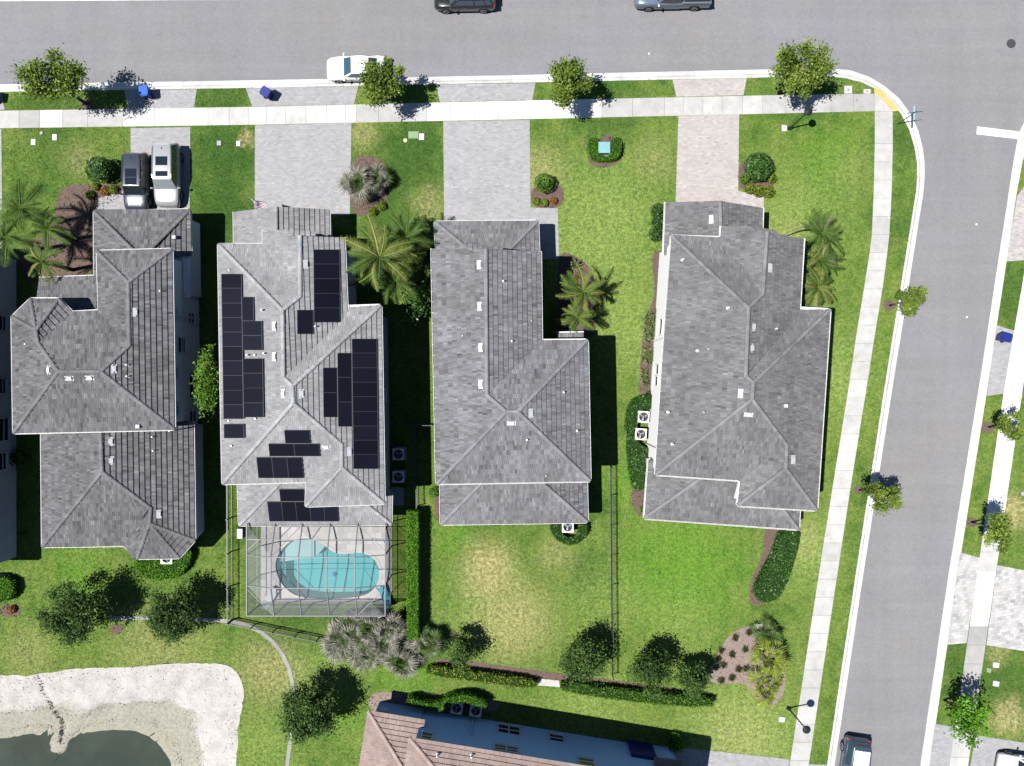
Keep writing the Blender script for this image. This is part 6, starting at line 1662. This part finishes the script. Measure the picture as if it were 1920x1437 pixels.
mb = MB(); mb.prism(pw([(452,988),(462,988),(462,1006),(452,1006)]), 0, .9); mb.build('equipment_box', M['lid_yellow'] if False else M['wall_beige'], label='cream box at the upper left corner of the pool cage', cat='box')
# ---- fences
def fence(label, pts, h=1.2, step=2.0, name='fence'):
    p = pw(pts); root = thing(name, label, 'fence', p[0])
    pk = MB()
    for a, b in zip(p, p[1:]):
        L = (b-a).length; n = max(1, int(round(L/step)))
        for z in (.12, h-.22, h-.05):
            mb = MB(); mb.bar(a+Vector((0,0,z)), b+Vector((0,0,z)), .035, .035); mb.build('rail', M['fence'], root)
        for i in range(n+1):
            if i == n and b is not p[-1]: continue
            q = a.lerp(b, i/n); mb = MB(); mb.box(q+Vector((0,0,h/2)), (.06,.06,h+.06)); mb.box(q+Vector((0,0,h+.05)), (.075,.075,.03)); mb.build('post', M['fence'], root)
        m_ = int(L/.115)
        for i in range(m_): 
            q = a.lerp(b, (i+.5)/m_); pk.box(q+Vector((0,0,h/2)), (.018,.018,h-.08))
    pk.build('pickets', M['fence'], root, kind='stuff')
fence('black picket fence along the left side of the pool cage', [(435,906),(436,1161)], 1.2, 2.4)
fence('black picket fence slanting below the pool cage to the silver palms', [(438,1162),(640,1203)], 1.2, 1.8)
fence('long black picket fence dividing the two rear lawns', [(1144,873),(1147,1264)], 1.2, 2.4)
fence('short black fence piece above the hedge wall', [(783,906),(784,948)], 1.2, 1.7)
fence('dark side gate between the solar panel house and the middle house', [(738,796),(812,797)], 1.2, 1.5, 'side_gate')
fence('black fence run in the shade beside the gate', [(780,798),(781,905)], 1.2, 2.2)
# ---- air conditioners
def ac(label, px, rz=0.0, s=.84, h=.85):
    o = thing('air_conditioner', label, 'air conditioner', P(*px), rz, 'air conditioners by the houses')
    mb = MB(); mb.box((0,0,.04),(s*1.2,s*1.2,.08)); mb.build('base_pad', M['walk'], o, I4)
    mb = MB(); a = s/2
    for x, y, w, d in ((0,-a,s,.04),(0,a,s,.04),(-a,0,.04,s),(a,0,.04,s)): mb.box((x,y,.08+h/2),(w,d,h))
    seg = 24; rr = s*.42                      # top plate with a round opening
    for k in range(seg):
        t0 = 2*math.pi*k/seg; t1 = 2*math.pi*(k+1)/seg
        def sq(t):
            c, s_ = math.cos(t), math.sin(t); m_ = max(abs(c), abs(s_)); return Vector((c/m_*(a+.02), s_/m_*(a+.02), h+.09))
        mb.poly([Vector((math.cos(t0)*rr, math.sin(t0)*rr, h+.09)), sq(t0), sq(t1), Vector((math.cos(t1)*rr, math.sin(t1)*rr, h+.09))])
    mb.build('casing', M['ac'], o, I4)
    mb = MB(); mb.disc((0,0,h-.25), rr+.02, .02, 20); mb.build('interior', M['ac_dark'], o, I4)
    for k in range(3):
        mb = MB(); t = k*2.094+.4
        q = [Vector((math.cos(t+d)*r_, math.sin(t+d)*r_, h-.10+z)) for r_, d, z in ((.07,-.3,0),(rr*.55,-.42,.0),(rr*.86,-.25,.0),(rr*.88,.25,.05),(rr*.55,.38,.05),(.07,.4,.05))]
        mb.poly(q); mb.build('fan_blade', M['ac_blade'], o, I4)
    mb = MB(); mb.disc((0,0,h-.10), .08, .10, 12); mb.build('hub', M['ac_blade'], o, I4)
    mb = MB()
    for r_ in (rr*.3, rr*.5, rr*.7, rr*.9):
        mb.tube([(math.cos(k*.393)*r_, math.sin(k*.393)*r_, h+.10) for k in range(17)], .007, 4, cap=False)
    for k in range(4): mb.bar((0,0,h+.10),(math.cos(k*1.571)*a*.95, math.sin(k*1.571)*a*.95, h+.10), .012, .012)
    mb.build('grille', M['ac_dark'], o, I4)
ac('upper shaded air conditioner beside the solar panel house', (750,850)); ac('lower shaded air conditioner beside the solar panel house', (750,892))
ac('air conditioner half under the eave of the middle house', (1063,984)); ac('upper air conditioner at the white wall of the corner house', (1203,781), -.06); ac('lower air conditioner at the white wall of the corner house', (1198,813), -.06)
ac('left air conditioner behind the brown roofed house', (858,1319), -.15); ac('right air conditioner behind the brown roofed house', (893,1324), -.15); ac('air conditioner at the left edge of the picture', (3,1086))
ac('air conditioner behind the rear bay of the weathered roof house', (322,1042))
mb = MB(); mb.prism(pw([(733,913),(757,913),(757,948),(734,948)]), 0, .10); mb.build('equipment_pad', M['lid_grey'], label='grey equipment pad beside the solar panel house', cat='equipment pad')
# ---- utility lids and boxes
def lid(label, px, mat, s=(.36,.30), h=.05, round_=False, rz=0.0, name='utility_lid', mark=None, z=0.0):
    o = thing(name, label, 'utility lid', P(*px)+Vector((0,0,z)), rz); mb = MB()
    if round_: mb.disc((0,0,0), s[0]/2, h, 14)
    else: mb.box((0,0,h/2),(s[0]+.08,s[1]+.08,h*.7))
    mb.build('rim', M['lid_grey'] if mat != 'lid_grey' else M['iron'], o, I4)
    mb = MB()
    if round_: mb.disc((0,0,h), s[0]*.42, .012, 14)
    else: mb.box((0,0,h),(s[0],s[1],h*.7))
    mb.build('cover', M[mat], o, I4)
    if mark: mb = MB(); mb.disc((0,0,h*1.35), mark, .006, 10); mb.build('marking', M['mark_purple'], o, I4)
lid('lower of two white utility lids on the first lawn', (63,267), 'lid_white', (.30,.38)); lid('upper right white utility lid on the first lawn', (103,258), 'lid_white', (.30,.42)); lid('small round grey cover above the white lids', (78,250), 'lid_grey', (.30,.3), .05, True)
lid('left grey meter lid between the first two driveways', (411,269), 'lid_grey', (.32,.36)); lid('right pale meter lid between the first two driveways', (447,270), 'lid_white', (.26,.34))
lid('round yellow cover on the second lawn', (760,264), 'lid_yellow', (.34,.34), .06, True); lid('wide green box lid on the second lawn', (776,254), 'lid_green', (.75,.46), .10); lid('white lid right of the green box lid', (790.5,257), 'lid_white', (.34,.44))
lid('white lid at the foot of the upper lamp post', (1470,241), 'lid_white', (.32,.40)); lid('white lid near the lower lamp post', (1465.5,1349), 'lid_white', (.40,.32), rz=-.15)
lid('upper white lid on the lawn across the side road', (1867,1247), 'lid_white', (.42,.34), rz=-.15); lid('lower white lid on the lawn across the side road', (1867,1282), 'lid_white', (.42,.34), rz=-.15); lid('small green lid across the side road', (1854,1257), 'lid_green', (.25,.25), rz=-.15)
lid('left pink concrete valve box at the corner verge', (1590,169), 'lid_pink', (.56,.56), .04, mark=.09); lid('right pink concrete valve box at the corner verge', (1625.5,172), 'lid_pink', (.5,.3), .04, mark=.07)
lid('small purple marked disc on the corner sidewalk', (1606.5,188), 'mark_purple', (.16,.16), .01, True, z=.03)
lid('grey round cover on the lawn at the right edge', (1917,926), 'lid_grey', (.4,.4), .05, True)
mh = thing('manhole', 'dark iron manhole cover in the street near the corner', 'manhole', P(1896,82,ROADZ)+Vector((0,0,0)))
mb = MB(); mb.disc((0,0,0), .36, .006, 24); mb.build('frame', M['iron'], mh, I4)
mb = MB(); mb.disc((0,0,.006), .31, .006, 24); mb.build('cover', M['iron'], mh, I4)
mb = MB()
for i in range(-3,4): mb.box((i*.08,0,.014),(.03,2*math.sqrt(max(.01,.28**2-(i*.08)**2)),.006))
mb.build('ribs', M['iron'], mh, I4)
for lab, x, y in (('white reflective road marker in the street above the third driveway',1217,101),('white reflective road marker high on the side road',1831,421),('white reflective road marker in the middle of the side road',1813,595)):
    mb = MB(); mb.solid([Vector((a,b,0)) for a,b in ((-.07,-.07),(.07,-.07),(.07,.07),(-.07,.07))],[Vector((a,b,.03)) for a,b in ((-.04,-.05),(.04,-.05),(.04,.05),(-.04,.05))]); mb.build('road_marker', M['lid_white'], None, Matrix.Translation(P(x,y,ROADZ)), label=lab, cat='road marker')
tb = thing('transformer_box', 'teal green utility transformer box inside the square hedge', 'transformer', P(1131,282))
mb = MB(); mb.box((0,0,.05),(1.1,1.1,.1)); mb.build('base_pad', M['walk'], tb, I4)
mb = MB(); mb.box((0,-.02,.42),(.86,.80,.66)); mb.build('cabinet', M['teal_box'], tb, I4)
mb = MB(); mb.solid([Vector((a,b,.75)) for a,b in ((-.46,-.46),(.46,-.46),(.46,.42),(-.46,.42))],[Vector((a,b,.80)) for a,b in ((-.44,-.44),(.44,-.44),(.44,.40),(-.44,.40))]); mb.build('lid', M['teal_box'], tb, I4)
mb = MB(); mb.box((.15,.40,.42),(.05,.03,.12)); mb.build('handle', M['metal'], tb, I4)
# ---- bins
def wheelie_bin(label, px, rz, mat, z=.02, lying=False):
    T = Matrix.Translation(P(*px)+Vector((0,0,z))) @ Matrix.Rotation(rz,4,'Z')
    o = thing('wheelie_bin', label, 'bin', P(*px)+Vector((0,0,z)), rz)
    L = I4
    if lying: L = Matrix.Translation((0,0,.34)) @ Matrix.Rotation(math.radians(90),4,'Y') @ Matrix.Translation((0,0,-.5))
    mb = MB(); q = lambda w, d, zz: [Vector((x*w/2, y*d/2, zz)) for x, y in ((-1,-1),(1,-1),(1,1),(-1,1))]
    mb.solid(q(.50,.52,.10), q(.66,.64,.98)); mb.solid(q(.70,.68,.98), q(.70,.68,1.03)); mb.build('body', M[mat], o, L)
    mb = MB(); mb.solid(q(.72,.72,1.035), q(.66,.66,1.09)); mb.box((-.0,.36,1.05),(.5,.06,.05)); mb.build('lid', M[mat], o, L)
    mb = MB(); mb.bar((-.24,.42,.98),(.24,.42,.98),.04,.04); mb.build('handle', M[mat], o, L)
    for x in (-.28,.28):
        mb = MB(); mb.tube([(x-.03,.26,.11),(x+.03,.26,.11)], .11, 12); mb.build('wheel', M['tyre'], o, L)
wheelie_bin('bright blue wheelie bin on the first apron', (281,179), math.radians(185), 'bin_blue')
wheelie_bin('navy wheelie bin standing askew on the second apron', (506,182), math.radians(60), 'bin_navy')
wheelie_bin('dark wheelie bin cut off by the left edge', (-5,186), math.radians(170), 'bin_black')
wheelie_bin('blue wheelie bin on the apron across the side road', (1872,634), math.radians(255), 'bin_navy')
# ---- lamp posts, street sign
def lamp_post(label, px, h=3.75):
    o = thing('street_lamp', label, 'street lamp', P(*px))
    mb = MB(); mb.disc((0,0,0), .17, .35, 12, r2=.11); mb.disc((0,0,.35), .11, .15, 12, r2=.07); mb.build('base', M['lamp_lens'], o, I4, True)
    mb = MB(); mb.tube([(0,0,.4),(0,0,h-.3)], [.06,.045], 10); mb.build('pole', M['lamp_lens'], o, I4, True)
    mb = MB(); mb.disc((0,0,h-.35), .08, .12, 12, r2=.15); mb.disc((0,0,h-.23), .15, .22, 12, r2=.20); mb.build('lantern', M['glass'], o, I4)
    mb = MB(); mb.disc((0,0,h-.02), .31, .07, 16, r2=.24); mb.disc((0,0,h+.05), .24, .12, 16, r2=.08); mb.disc((0,0,h+.17), .04, .08, 8, r2=.01); mb.build('cap', M['lamp_lens'], o, I4)
lamp_post('black lamp post on the corner lawn at the upper right', (1481,241)); lamp_post('black lamp post leaning over the sidewalk at the lower right', (1478,1328))
sg = thing('street_sign', 'street name sign post with crossed blades at the corner kerb', 'street sign', P(1683,233))
mb = MB(); mb.tube([(0,0,0),(0,0,2.75)], .035, 8); mb.build('post', M['fence'], sg, I4)
mb = MB(); mb.box((0,0,2.42),(.03,1.05,.22)); mb.build('blade', M['sign_pale'], sg, I4)
mb = MB(); mb.box((0,0,2.66),(1.15,.03,.22), math.radians(8)); mb.build('blade', M['sign_green'], sg, I4)
mb = MB(); mb.disc((0,0,2.77), .05, .06, 8); mb.build('finial', M['fence'], sg, I4)
# ---- flag
fl = thing('house_flag', 'striped flag with blue star field on a pole at the garage front', 'flag', P(487,396,2.3))
a0 = P(489,397,2.2); a1 = P(471,373,3.0)
mb = MB(); mb.bar(a0, a1, .03, .03); mb.build('pole', M['white'], fl)
d = P(474,376,2.95); ux = (P(499,381,2.55)-P(473,374,2.95)); uy = (P(479,394,2.4)-P(473,374,2.95))
nf = ux.cross(uy).normalized()
if nf.z < 0: nf = -nf
def fp(u, v): return P(473,374,2.95)+ux*u+uy*v+nf*(.05*math.sin(u*7+v*2))
for k in range(13):
    mb = MB()
    for i in range(10):
        u0, u1 = i/10, (i+1)/10; v0, v1 = k/13, (k+1)/13
        mb.poly([fp(u0,v0), fp(u1,v0), fp(u1,v1), fp(u0,v1)])
    mb.build('stripe', M['flag_red'] if k % 2 == 0 else M['flag_white'], fl)
mb = MB()
for i in range(4): mb.poly([fp(i/10,0)+nf*.006, fp((i+1)/10,0)+nf*.006, fp((i+1)/10,.54)+nf*.006, fp(i/10,.54)+nf*.006])
cant = mb.build('canton', M['flag_blue'], fl)
mb = MB()
for i in range(9):
    for j in range(6 if i % 2 == 0 else 5):
        u = .03+.035*(j*1.1+(0 if i % 2 == 0 else .55)); u = .035+(.33/5)*(j+(0 if i%2==0 else .5)); v = .05+i*.055; c = fp(u,v)+nf*.012; e1 = ux.normalized()*.016; e2 = uy.normalized()*.016
        q = []
        for s_ in range(10):
            rr = 1 if s_ % 2 == 0 else .42; an = s_*math.pi/5; q.append(c+e1*math.cos(an)*rr+e2*math.sin(an)*rr)
        mb.poly(q)
mb.build('stars', M['flag_white'], cant, kind='stuff')

# ---- vehicles (front = +x in the local frame)
def lerp3(a, b, k): return a+(b-a)*k
def panel_on(a, b, c, d, iu0, iu1, iv0, iv1, off):
    """quad a(bottom left) b(bottom right) c(top right) d(top left); inset by fractions; pushed out by off"""
    f = lambda u, v: lerp3(lerp3(a,b,u), lerp3(d,c,u), v); n = (b-a).cross(d-a).normalized()
    return [f(iu0,iv0)+n*off, f(iu1,iv0)+n*off, f(iu1,iv1)+n*off, f(iu0,iv1)+n*off], n
def car(name, label, cat, px, rz, L, Wd, H, style, paint, z=0.0, glass='car_glass', wind=None, sunroof=(), rails=False, roofmat=None, bedcover=None, roofglare=None):
    o = thing(name, label, cat, P(*px)+Vector((0,0,z)), rz); w = Wd/2
    V = Vector
    if style == 'sedan': belt = .93; st = [(-.5,.70,.50,.62),(-.488,.84,.68,.80),(-.46,.93,.84,.93),(-.36,.985,.90,.99),(-.2,1,.91,.97),(0,1,.90,.95),(.2,1,.88,.94),(.30,.985,.84,.91),(.42,.94,.74,.82),(.475,.84,.62,.70),(.497,.66,.50,.56)]; G = (-.37,-.20,.06,.215)
    elif style == 'suv': belt = 1.05; st = [(-.5,.80,.70,.85),(-.488,.90,.90,1.02),(-.45,.97,.98,1.06),(-.3,1,1.0,1.07),(0,1,1.0,1.06),(.22,1,.99,1.05),(.32,.985,.95,1.02),(.42,.95,.86,.95),(.478,.86,.72,.82),(.498,.68,.56,.64)]; G = (-.485,-.43,.115,.24)
    else: belt = 1.12; st = [(-.5,.92,.95,1.05),(-.49,.97,1.05,1.12),(-.12,.97,1.05,1.12),(-.10,1,1.05,1.12),(.2,1,1.06,1.13),(.34,.985,1.03,1.10),(.45,.95,.96,1.05),(.485,.88,.80,.92),(.499,.74,.62,.72)]; G = (-.115,-.09,.10,.215)
    zb = .24
    rings = []
    for fx, ws, zs, zt in st:
        x = fx*L; a = w*ws; e = .06 if abs(fx) > .48 else 0
        half = [(-a*.86, zb+e), (-a*.99, zb+.14+e), (-a, zs*.72), (-a*.985, zs-.03), (-a*.93, zs+(zt-zs)*.55), (-a*.80, zt), (-a*.42, zt+.018)]
        rings.append([V((x, y, zz)) for y, zz in half]+[V((x, -y, zz)) for y, zz in half[::-1]])
    mb = MB(); m_ = len(rings[0])
    for r0, r1 in zip(rings, rings[1:]):
        for k in range(m_):
            k2 = (k+1) % m_; mb.poly([r0[k], r1[k], r1[k2], r0[k2]][::-1])
    mb.poly(rings[0][::-1][::-1]); mb.poly(rings[-1][::-1])
    body = mb.build('body', M[paint], o, I4, True)
    try:
        bmx = bmesh.new(); bmx.from_mesh(body.data); bmesh.ops.remove_doubles(bmx, verts=bmx.verts, dist=.0005); bmesh.ops.recalc_face_normals(bmx, faces=bmx.faces); bmx.to_mesh(body.data); bmx.free()
    except Exception: pass
    # greenhouse
    r0, r1, f1, f0 = [g*L for g in G]; wb, wt = w*.94, w*.74; zr = H; zt0 = belt-.03
    B = {k: V(v) for k, v in dict(rl=(r0,wb*.93,zt0), rr=(r0,-wb*.93,zt0), fl=(f0,wb*.92,zt0), fr=(f0,-wb*.92,zt0), trl=(r1,wt*.95,zr-.03), trr=(r1,-wt*.95,zr-.03), tfl=(f1,wt,zr-.02), tfr=(f1,-wt,zr-.02)).items()}
    mid = (r1+f1)/2
    cb = bmesh.new(); vv = {k: cb.verts.new(v) for k, v in B.items()}
    vv['tml'] = cb.verts.new((mid, wt*1.03, zr)); vv['tmr'] = cb.verts.new((mid, -wt*1.03, zr)); vv['ml'] = cb.verts.new((mid, wb, zt0)); vv['mr'] = cb.verts.new((mid, -wb, zt0))
    for f in (('rr','rl','trl','trr'),('fl','fr','tfr','tfl'),('rl','ml','tml','trl'),('ml','fl','tfl','tml'),('mr','rr','trr','tmr'),('fr','mr','tmr','tfr'),('trl','tml','tmr','trr'),('tml','tfl','tfr','tmr')): cb.faces.new([vv[k] for k in f])
    bmesh.ops.recalc_face_normals(cb, faces=cb.faces)
    ed = [e for e in cb.edges if len(e.link_faces) == 2 and not (e.verts[0] in (vv['tml'],vv['tmr'],vv['ml'],vv['mr']) and e.verts[1] in (vv['tml'],vv['tmr'],vv['ml'],vv['mr']))]
    bmesh.ops.bevel(cb, geom=ed, offset=.09, segments=3, affect='EDGES', profile=.6)
    me = bpy.data.meshes.new('roof'); cb.to_mesh(me); cb.free(); me.materials.append(M[roofmat or paint]); me.polygons.foreach_set('use_smooth', [True]*len(me.polygons))
    ro = bpy.data.objects.new('roof', me); link(ro, o, I4)
    def pane(nm, a, b, c, d, u0, u1, v0, v1, mat, off=.010):
        q, n = panel_on(B[a] if isinstance(a,str) else a, B[b] if isinstance(b,str) else b, B[c] if isinstance(c,str) else c, B[d] if isinstance(d,str) else d, u0, u1, v0, v1, off)
        mb = MB(); mb.poly(q); qq = [p-n*.03 for p in q]
        for i in range(4): mb.poly([q[i], qq[i], qq[(i+1)%4], q[(i+1)%4]])
        return mb.build(nm, M[mat], o, I4)
    pane('windshield', 'fr','fl','tfl','tfr', .06,.94,.04,.95, wind or glass); pane('rear_window', 'rl','rr','trr','trl', .10,.90,.22 if style != 'sedan' else .06,.92, glass)
    for sgn in (1,-1):
        a, b = (V((r0,sgn*wb*.93,zt0)), V((f0,sgn*wb*.92,zt0))); tr_, tf = V((r1,sgn*wt*.95,zr-.03)), V((f1,sgn*wt,zr-.02)); m0 = V((mid,sgn*wb,zt0)); mt = V((mid,sgn*wt*1.03,zr))
        if sgn > 0:
            segs = [(b, m0, mt, tf, .12,.96), (m0, a, tr_, mt, .04,.55 if style == 'suv' else .9)]
            if style == 'suv': segs.append((m0, a, tr_, mt, .60,.92))
        else:
            segs = [(m0, b, tf, mt, .04,.88), (a, m0, mt, tr_, .45 if style == 'suv' else .1,.96)]
            if style == 'suv': segs.append((a, m0, mt, tr_, .08,.40))
        for (p, q, r_, s_, u0, u1) in segs: pane('side_window', p, q, r_, s_, u0, u1, .16, .88, glass, .022)
        mb = MB(); mb.tube([(f0*.93, sgn*(w-.06), zt0+.03),(f0*.92, sgn*(w+.06), zt0+.06),(f0*.905, sgn*(w+.17), zt0+.06)], [.04,.085,.06], 8); mb.build('mirror', M[paint], o, I4)
        for hx in (mid-.05*L, mid+.16*L):
            mb = MB(); mb.box((hx, sgn*(w-.004), belt-.17),(.19,.03,.03)); mb.build('door_handle', M['chrome'], o, I4)
        for hx, sgx in ((L*.468,1),(-L*.480,-1)):
            mb = MB(); zz = .70 if style == 'sedan' else .80
            if sgx > 0: mb.solid([V((hx-.18,sgn*w*.93,zz-.07)),V((hx+.04,sgn*w*.62,zz-.10)),V((hx-.02,sgn*w*.60,zz-.07))][::sgn],[V((hx-.22,sgn*w*.90,zz+.06)),V((hx+.0,sgn*w*.62,zz+.03)),V((hx-.06,sgn*w*.56,zz+.05))][::sgn])
            else: mb.box((hx, sgn*w*.80, zz+.12),(.14,w*.26,.22 if style != 'pickup' else .4))
            mb.build('headlight' if sgx > 0 else 'tail_light', M['headlamp' if sgx > 0 else 'tail'], o, I4)
        for wx in (.31*L, -.30*L):
            R_ = .33 if style == 'sedan' else .37
            wh = MB(); wh.tube([(wx, sgn*(w-.20), R_),(wx, sgn*(w+.012), R_)], R_, 20); wo = wh.build('wheel', M['tyre'], o, I4)
            rm = MB(); rm.tube([(wx, sgn*(w), R_),(wx, sgn*(w+.02), R_)], R_*.68, 16); rm.build('rim', M['rim'], wo, I4)
            for k in range(5):
                sp = MB(); a_ = k*1.2566; sp.bar((wx, sgn*(w+.024), R_),(wx+math.cos(a_)*R_*.62, sgn*(w+.024), R_+math.sin(a_)*R_*.62), .05, .012); sp.build('spoke', M['dark'], wo, I4)
    for (x0, x1) in sunroof:
        mb = MB(); c = ((x0+x1)/2*L, 0, zr+.004); mb.box(c, (abs(x1-x0)*L, wt*1.25, .022)); mb.build('sunroof', M['car_glass'], o, I4)
    if roofglare:  # sun glare on the roof, put in as a pale plate
        mb = MB(); q = [(r1+.22,-wt*.82),(f1-.12,-wt*.86),(f1-.12,wt*.86),(r1+.22,wt*.82)]; mb.solid([V((a_,b_,zr-.05)) for a_,b_ in q],[V((a_,b_,zr+.012)) for a_,b_ in q]); mb.build('roof_glare', M[roofglare], o, I4)
    if rails:
        for sgn in (1,-1):
            mb = MB(); mb.tube([(r1+.15,sgn*wt*.93,zr-.02),(r1+.35,sgn*wt*.97,zr+.05),(f1-.35,sgn*wt*.99,zr+.05),(f1-.1,sgn*wt*.97,zr-.01)], .022, 6); mb.build('roof_rail', M['dark'] if paint != 'car_silver' else M['chrome'], o, I4)
    mb = MB(); mb.box((L*.485,0,.48),(.06,w*1.1,.20)); mb.build('grille', M['dark'], o, I4)
    mb = MB(); mb.box((-L*.497,0,.72 if style != 'pickup' else .6),(.03,.34,.16)); mb.build('licence_plate', M['lid_white'], o, I4)
    for fx in ((.40,) if style != 'pickup' else (.42,)):       # bonnet creases
        for sgn in (1,-1):
            mb = MB(); mb.bar((.27*L, sgn*w*.55, belt-.012), (.41*L, sgn*w*.45, belt-.095 if style == 'sedan' else belt-.075), .09, .03); mb.build('bonnet_crease', M[paint], o, I4)
    if style == 'pickup':
        mb = MB(); mb.box((-.31*L,0,1.10),(.34*L,w*1.62,.07)); mb.build('load_bed', M[bedcover or 'dark'], o, I4)
        for sgn in (1,-1):
            mb = MB(); mb.box((-.31*L,sgn*w*.90,1.14),(.37*L,w*.14,.08)); mb.build('bed_rail', M[paint], o, I4)
    if style == 'suv':
        mb = MB(); mb.bar((r1-.02,-wt*.82,zr-.035),(r1-.02,wt*.82,zr-.035),.13,.03); mb.build('spoiler', M[paint], o, I4)
    mb = MB(); mb.tube([(r1+.35,0,zr-.02),(r1+.22,0,zr+.07)],[.03,.015],6); mb.build('antenna', M['dark'], o, I4)
    return o
S_ = math.radians
car('sedan', 'white sedan parked at the kerb under the street tree', 'car', (672,134), S_(181.1), 4.75, 1.84, 1.44, 'sedan', 'car_white', ROADZ, 'car_glass_blue')
car('sport_utility', 'dark grey compact sport utility on the first driveway', 'car', (265,347), S_(-90.5), 4.5, 1.86, 1.66, 'suv', 'car_darkgrey', .02, sunroof=((-.18,-.035),(-.03,.09)), rails=True)
car('sport_utility', 'silver sport utility with pale sunshade parked right of the dark one', 'car', (322,334), S_(-90), 4.85, 1.95, 1.76, 'suv', 'car_silver', .02, wind='car_glass_pale', sunroof=((-.24,-.10),(-.01,.07)), rails=True)
car('sport_utility', 'black sport utility cut off by the top edge', 'car', (872,2), S_(180.8), 4.75, 1.92, 1.70, 'suv', 'car_black', ROADZ, 'car_glass_blue')
car('pickup_truck', 'blue grey pickup truck cut off by the top edge', 'pickup truck', (1258,-3), S_(180.8), 5.85, 1.98, 1.86, 'pickup', 'car_bluegrey', ROADZ)
car('sport_utility', 'navy sport utility with painted white roof glare cut off by the bottom edge', 'car', (1594,1434), S_(-98.5), 4.75, 1.92, 1.74, 'suv', 'car_navy', ROADZ, 'car_glass_blue', roofglare='car_white')
car('sport_utility', 'white sport utility in the lower right corner driveway', 'car', (1916,1434), S_(171), 4.6, 1.9, 1.68, 'suv', 'car_white', .02)
# ------------------------------------------------------------------ grass blades standing on the lawns
import numpy as np
M['blades'] = lawn_material('grass_blades', True)
def grass():
    rng = np.random.default_rng(5); n = 330000
    x = rng.uniform(-41.5, 41.5, n); y = rng.uniform(-31.5, 31.5, n)
    def ins(poly, X, Y):
        c = np.zeros(len(X), bool); m = len(poly); j = m-1
        for i in range(m):
            xi, yi = poly[i][0], poly[i][1]; xj, yj = poly[j][0], poly[j][1]
            if yi != yj: c ^= ((yi > Y) != (yj > Y)) & (X < (xj-xi)*(Y-yi)/(yj-yi)+xi)
            j = i
        return c
    lawnp = [(p.x, p.y) for p in lawn_loop]; east = [(p.x, p.y) for p in pw(K_E_B[::-1])+pw([(3400,2600)])]
    keep = ins(lawnp, x, y) | ins(east, x, y)
    x, y = x[keep], y[keep]
    block = [[(p.x, p.y) for p in pond_loop], [(p.x, p.y) for p in hole_deck]]
    for o in bpy.data.objects:
        if o.type == 'MESH' and o.name.split('.')[0] in ('driveway','kerb_ramp','mulch_bed','slab','concrete_pad','wall','base_pad','equipment_pad','cover','rim','coping_stone','tactile_strip'):
            mw = wm(o)
            co = [mw @ v.co for v in o.data.vertices]
            if o.name.split('.')[0] in ('driveway','mulch_bed','wall','kerb_ramp','concrete_pad','slab','tactile_strip','equipment_pad'):
                k = len(o.data.vertices)//2
                if o.name.startswith('slab'): k = 4 if len(o.data.vertices) > 8 else k
                block.append([(p.x, p.y) for p in co[:k]])
            else:
                xs = [p.x for p in co]; ys = [p.y for p in co]; block.append([(min(xs),min(ys)),(max(xs),min(ys)),(max(xs),max(ys)),(min(xs),max(ys))])
    ok = np.ones(len(x), bool)
    for b in block:
        bx = [p[0] for p in b]; by = [p[1] for p in b]
        c = np.nonzero(ok & (x > min(bx)) & (x < max(bx)) & (y > min(by)) & (y < max(by)))[0]
        if len(c): ok[c[ins(b, x[c], y[c])]] = False
    x, y = x[ok], y[ok]; m = len(x)
    nb = 3; N_ = m*nb
    cx = np.repeat(x, nb)+rng.normal(0,.025,N_); cy = np.repeat(y, nb)+rng.normal(0,.025,N_)
    a = rng.uniform(0, 6.283, N_); h = rng.uniform(.025,.06,N_); w = rng.uniform(.018,.036,N_); ln = rng.uniform(.02,.09,N_)
    ca, sa = np.cos(a), np.sin(a)
    v = np.empty((N_,3,3), np.float32)
    v[:,0] = np.stack([cx-sa*w, cy+ca*w, np.full(N_,.0)],1); v[:,1] = np.stack([cx+sa*w, cy-ca*w, np.full(N_,.0)],1); v[:,2] = np.stack([cx+ca*ln, cy+sa*ln, h],1)
    me = bpy.data.meshes.new('grass'); me.vertices.add(N_*3); me.vertices.foreach_set('co', v.ravel())
    me.loops.add(N_*3); me.loops.foreach_set('vertex_index', np.arange(N_*3, dtype=np.int32))
    me.polygons.add(N_); me.polygons.foreach_set('loop_start', np.arange(0, N_*3, 3, dtype=np.int32))
    try: me.polygons.foreach_set('loop_total', np.full(N_, 3, dtype=np.int32))
    except Exception: pass
    at = me.attributes.new('tint', 'FLOAT', 'FACE'); at.data.foreach_set('value', np.repeat(rng.normal(0,.22,m), nb).astype(np.float32))
    me.materials.append(M['blades']); me.update(); me.validate()
    o = bpy.data.objects.new('grass', me); link(o); props(o, 'short mown grass blades covering the lawns', 'grass', None, 'stuff')
grass()
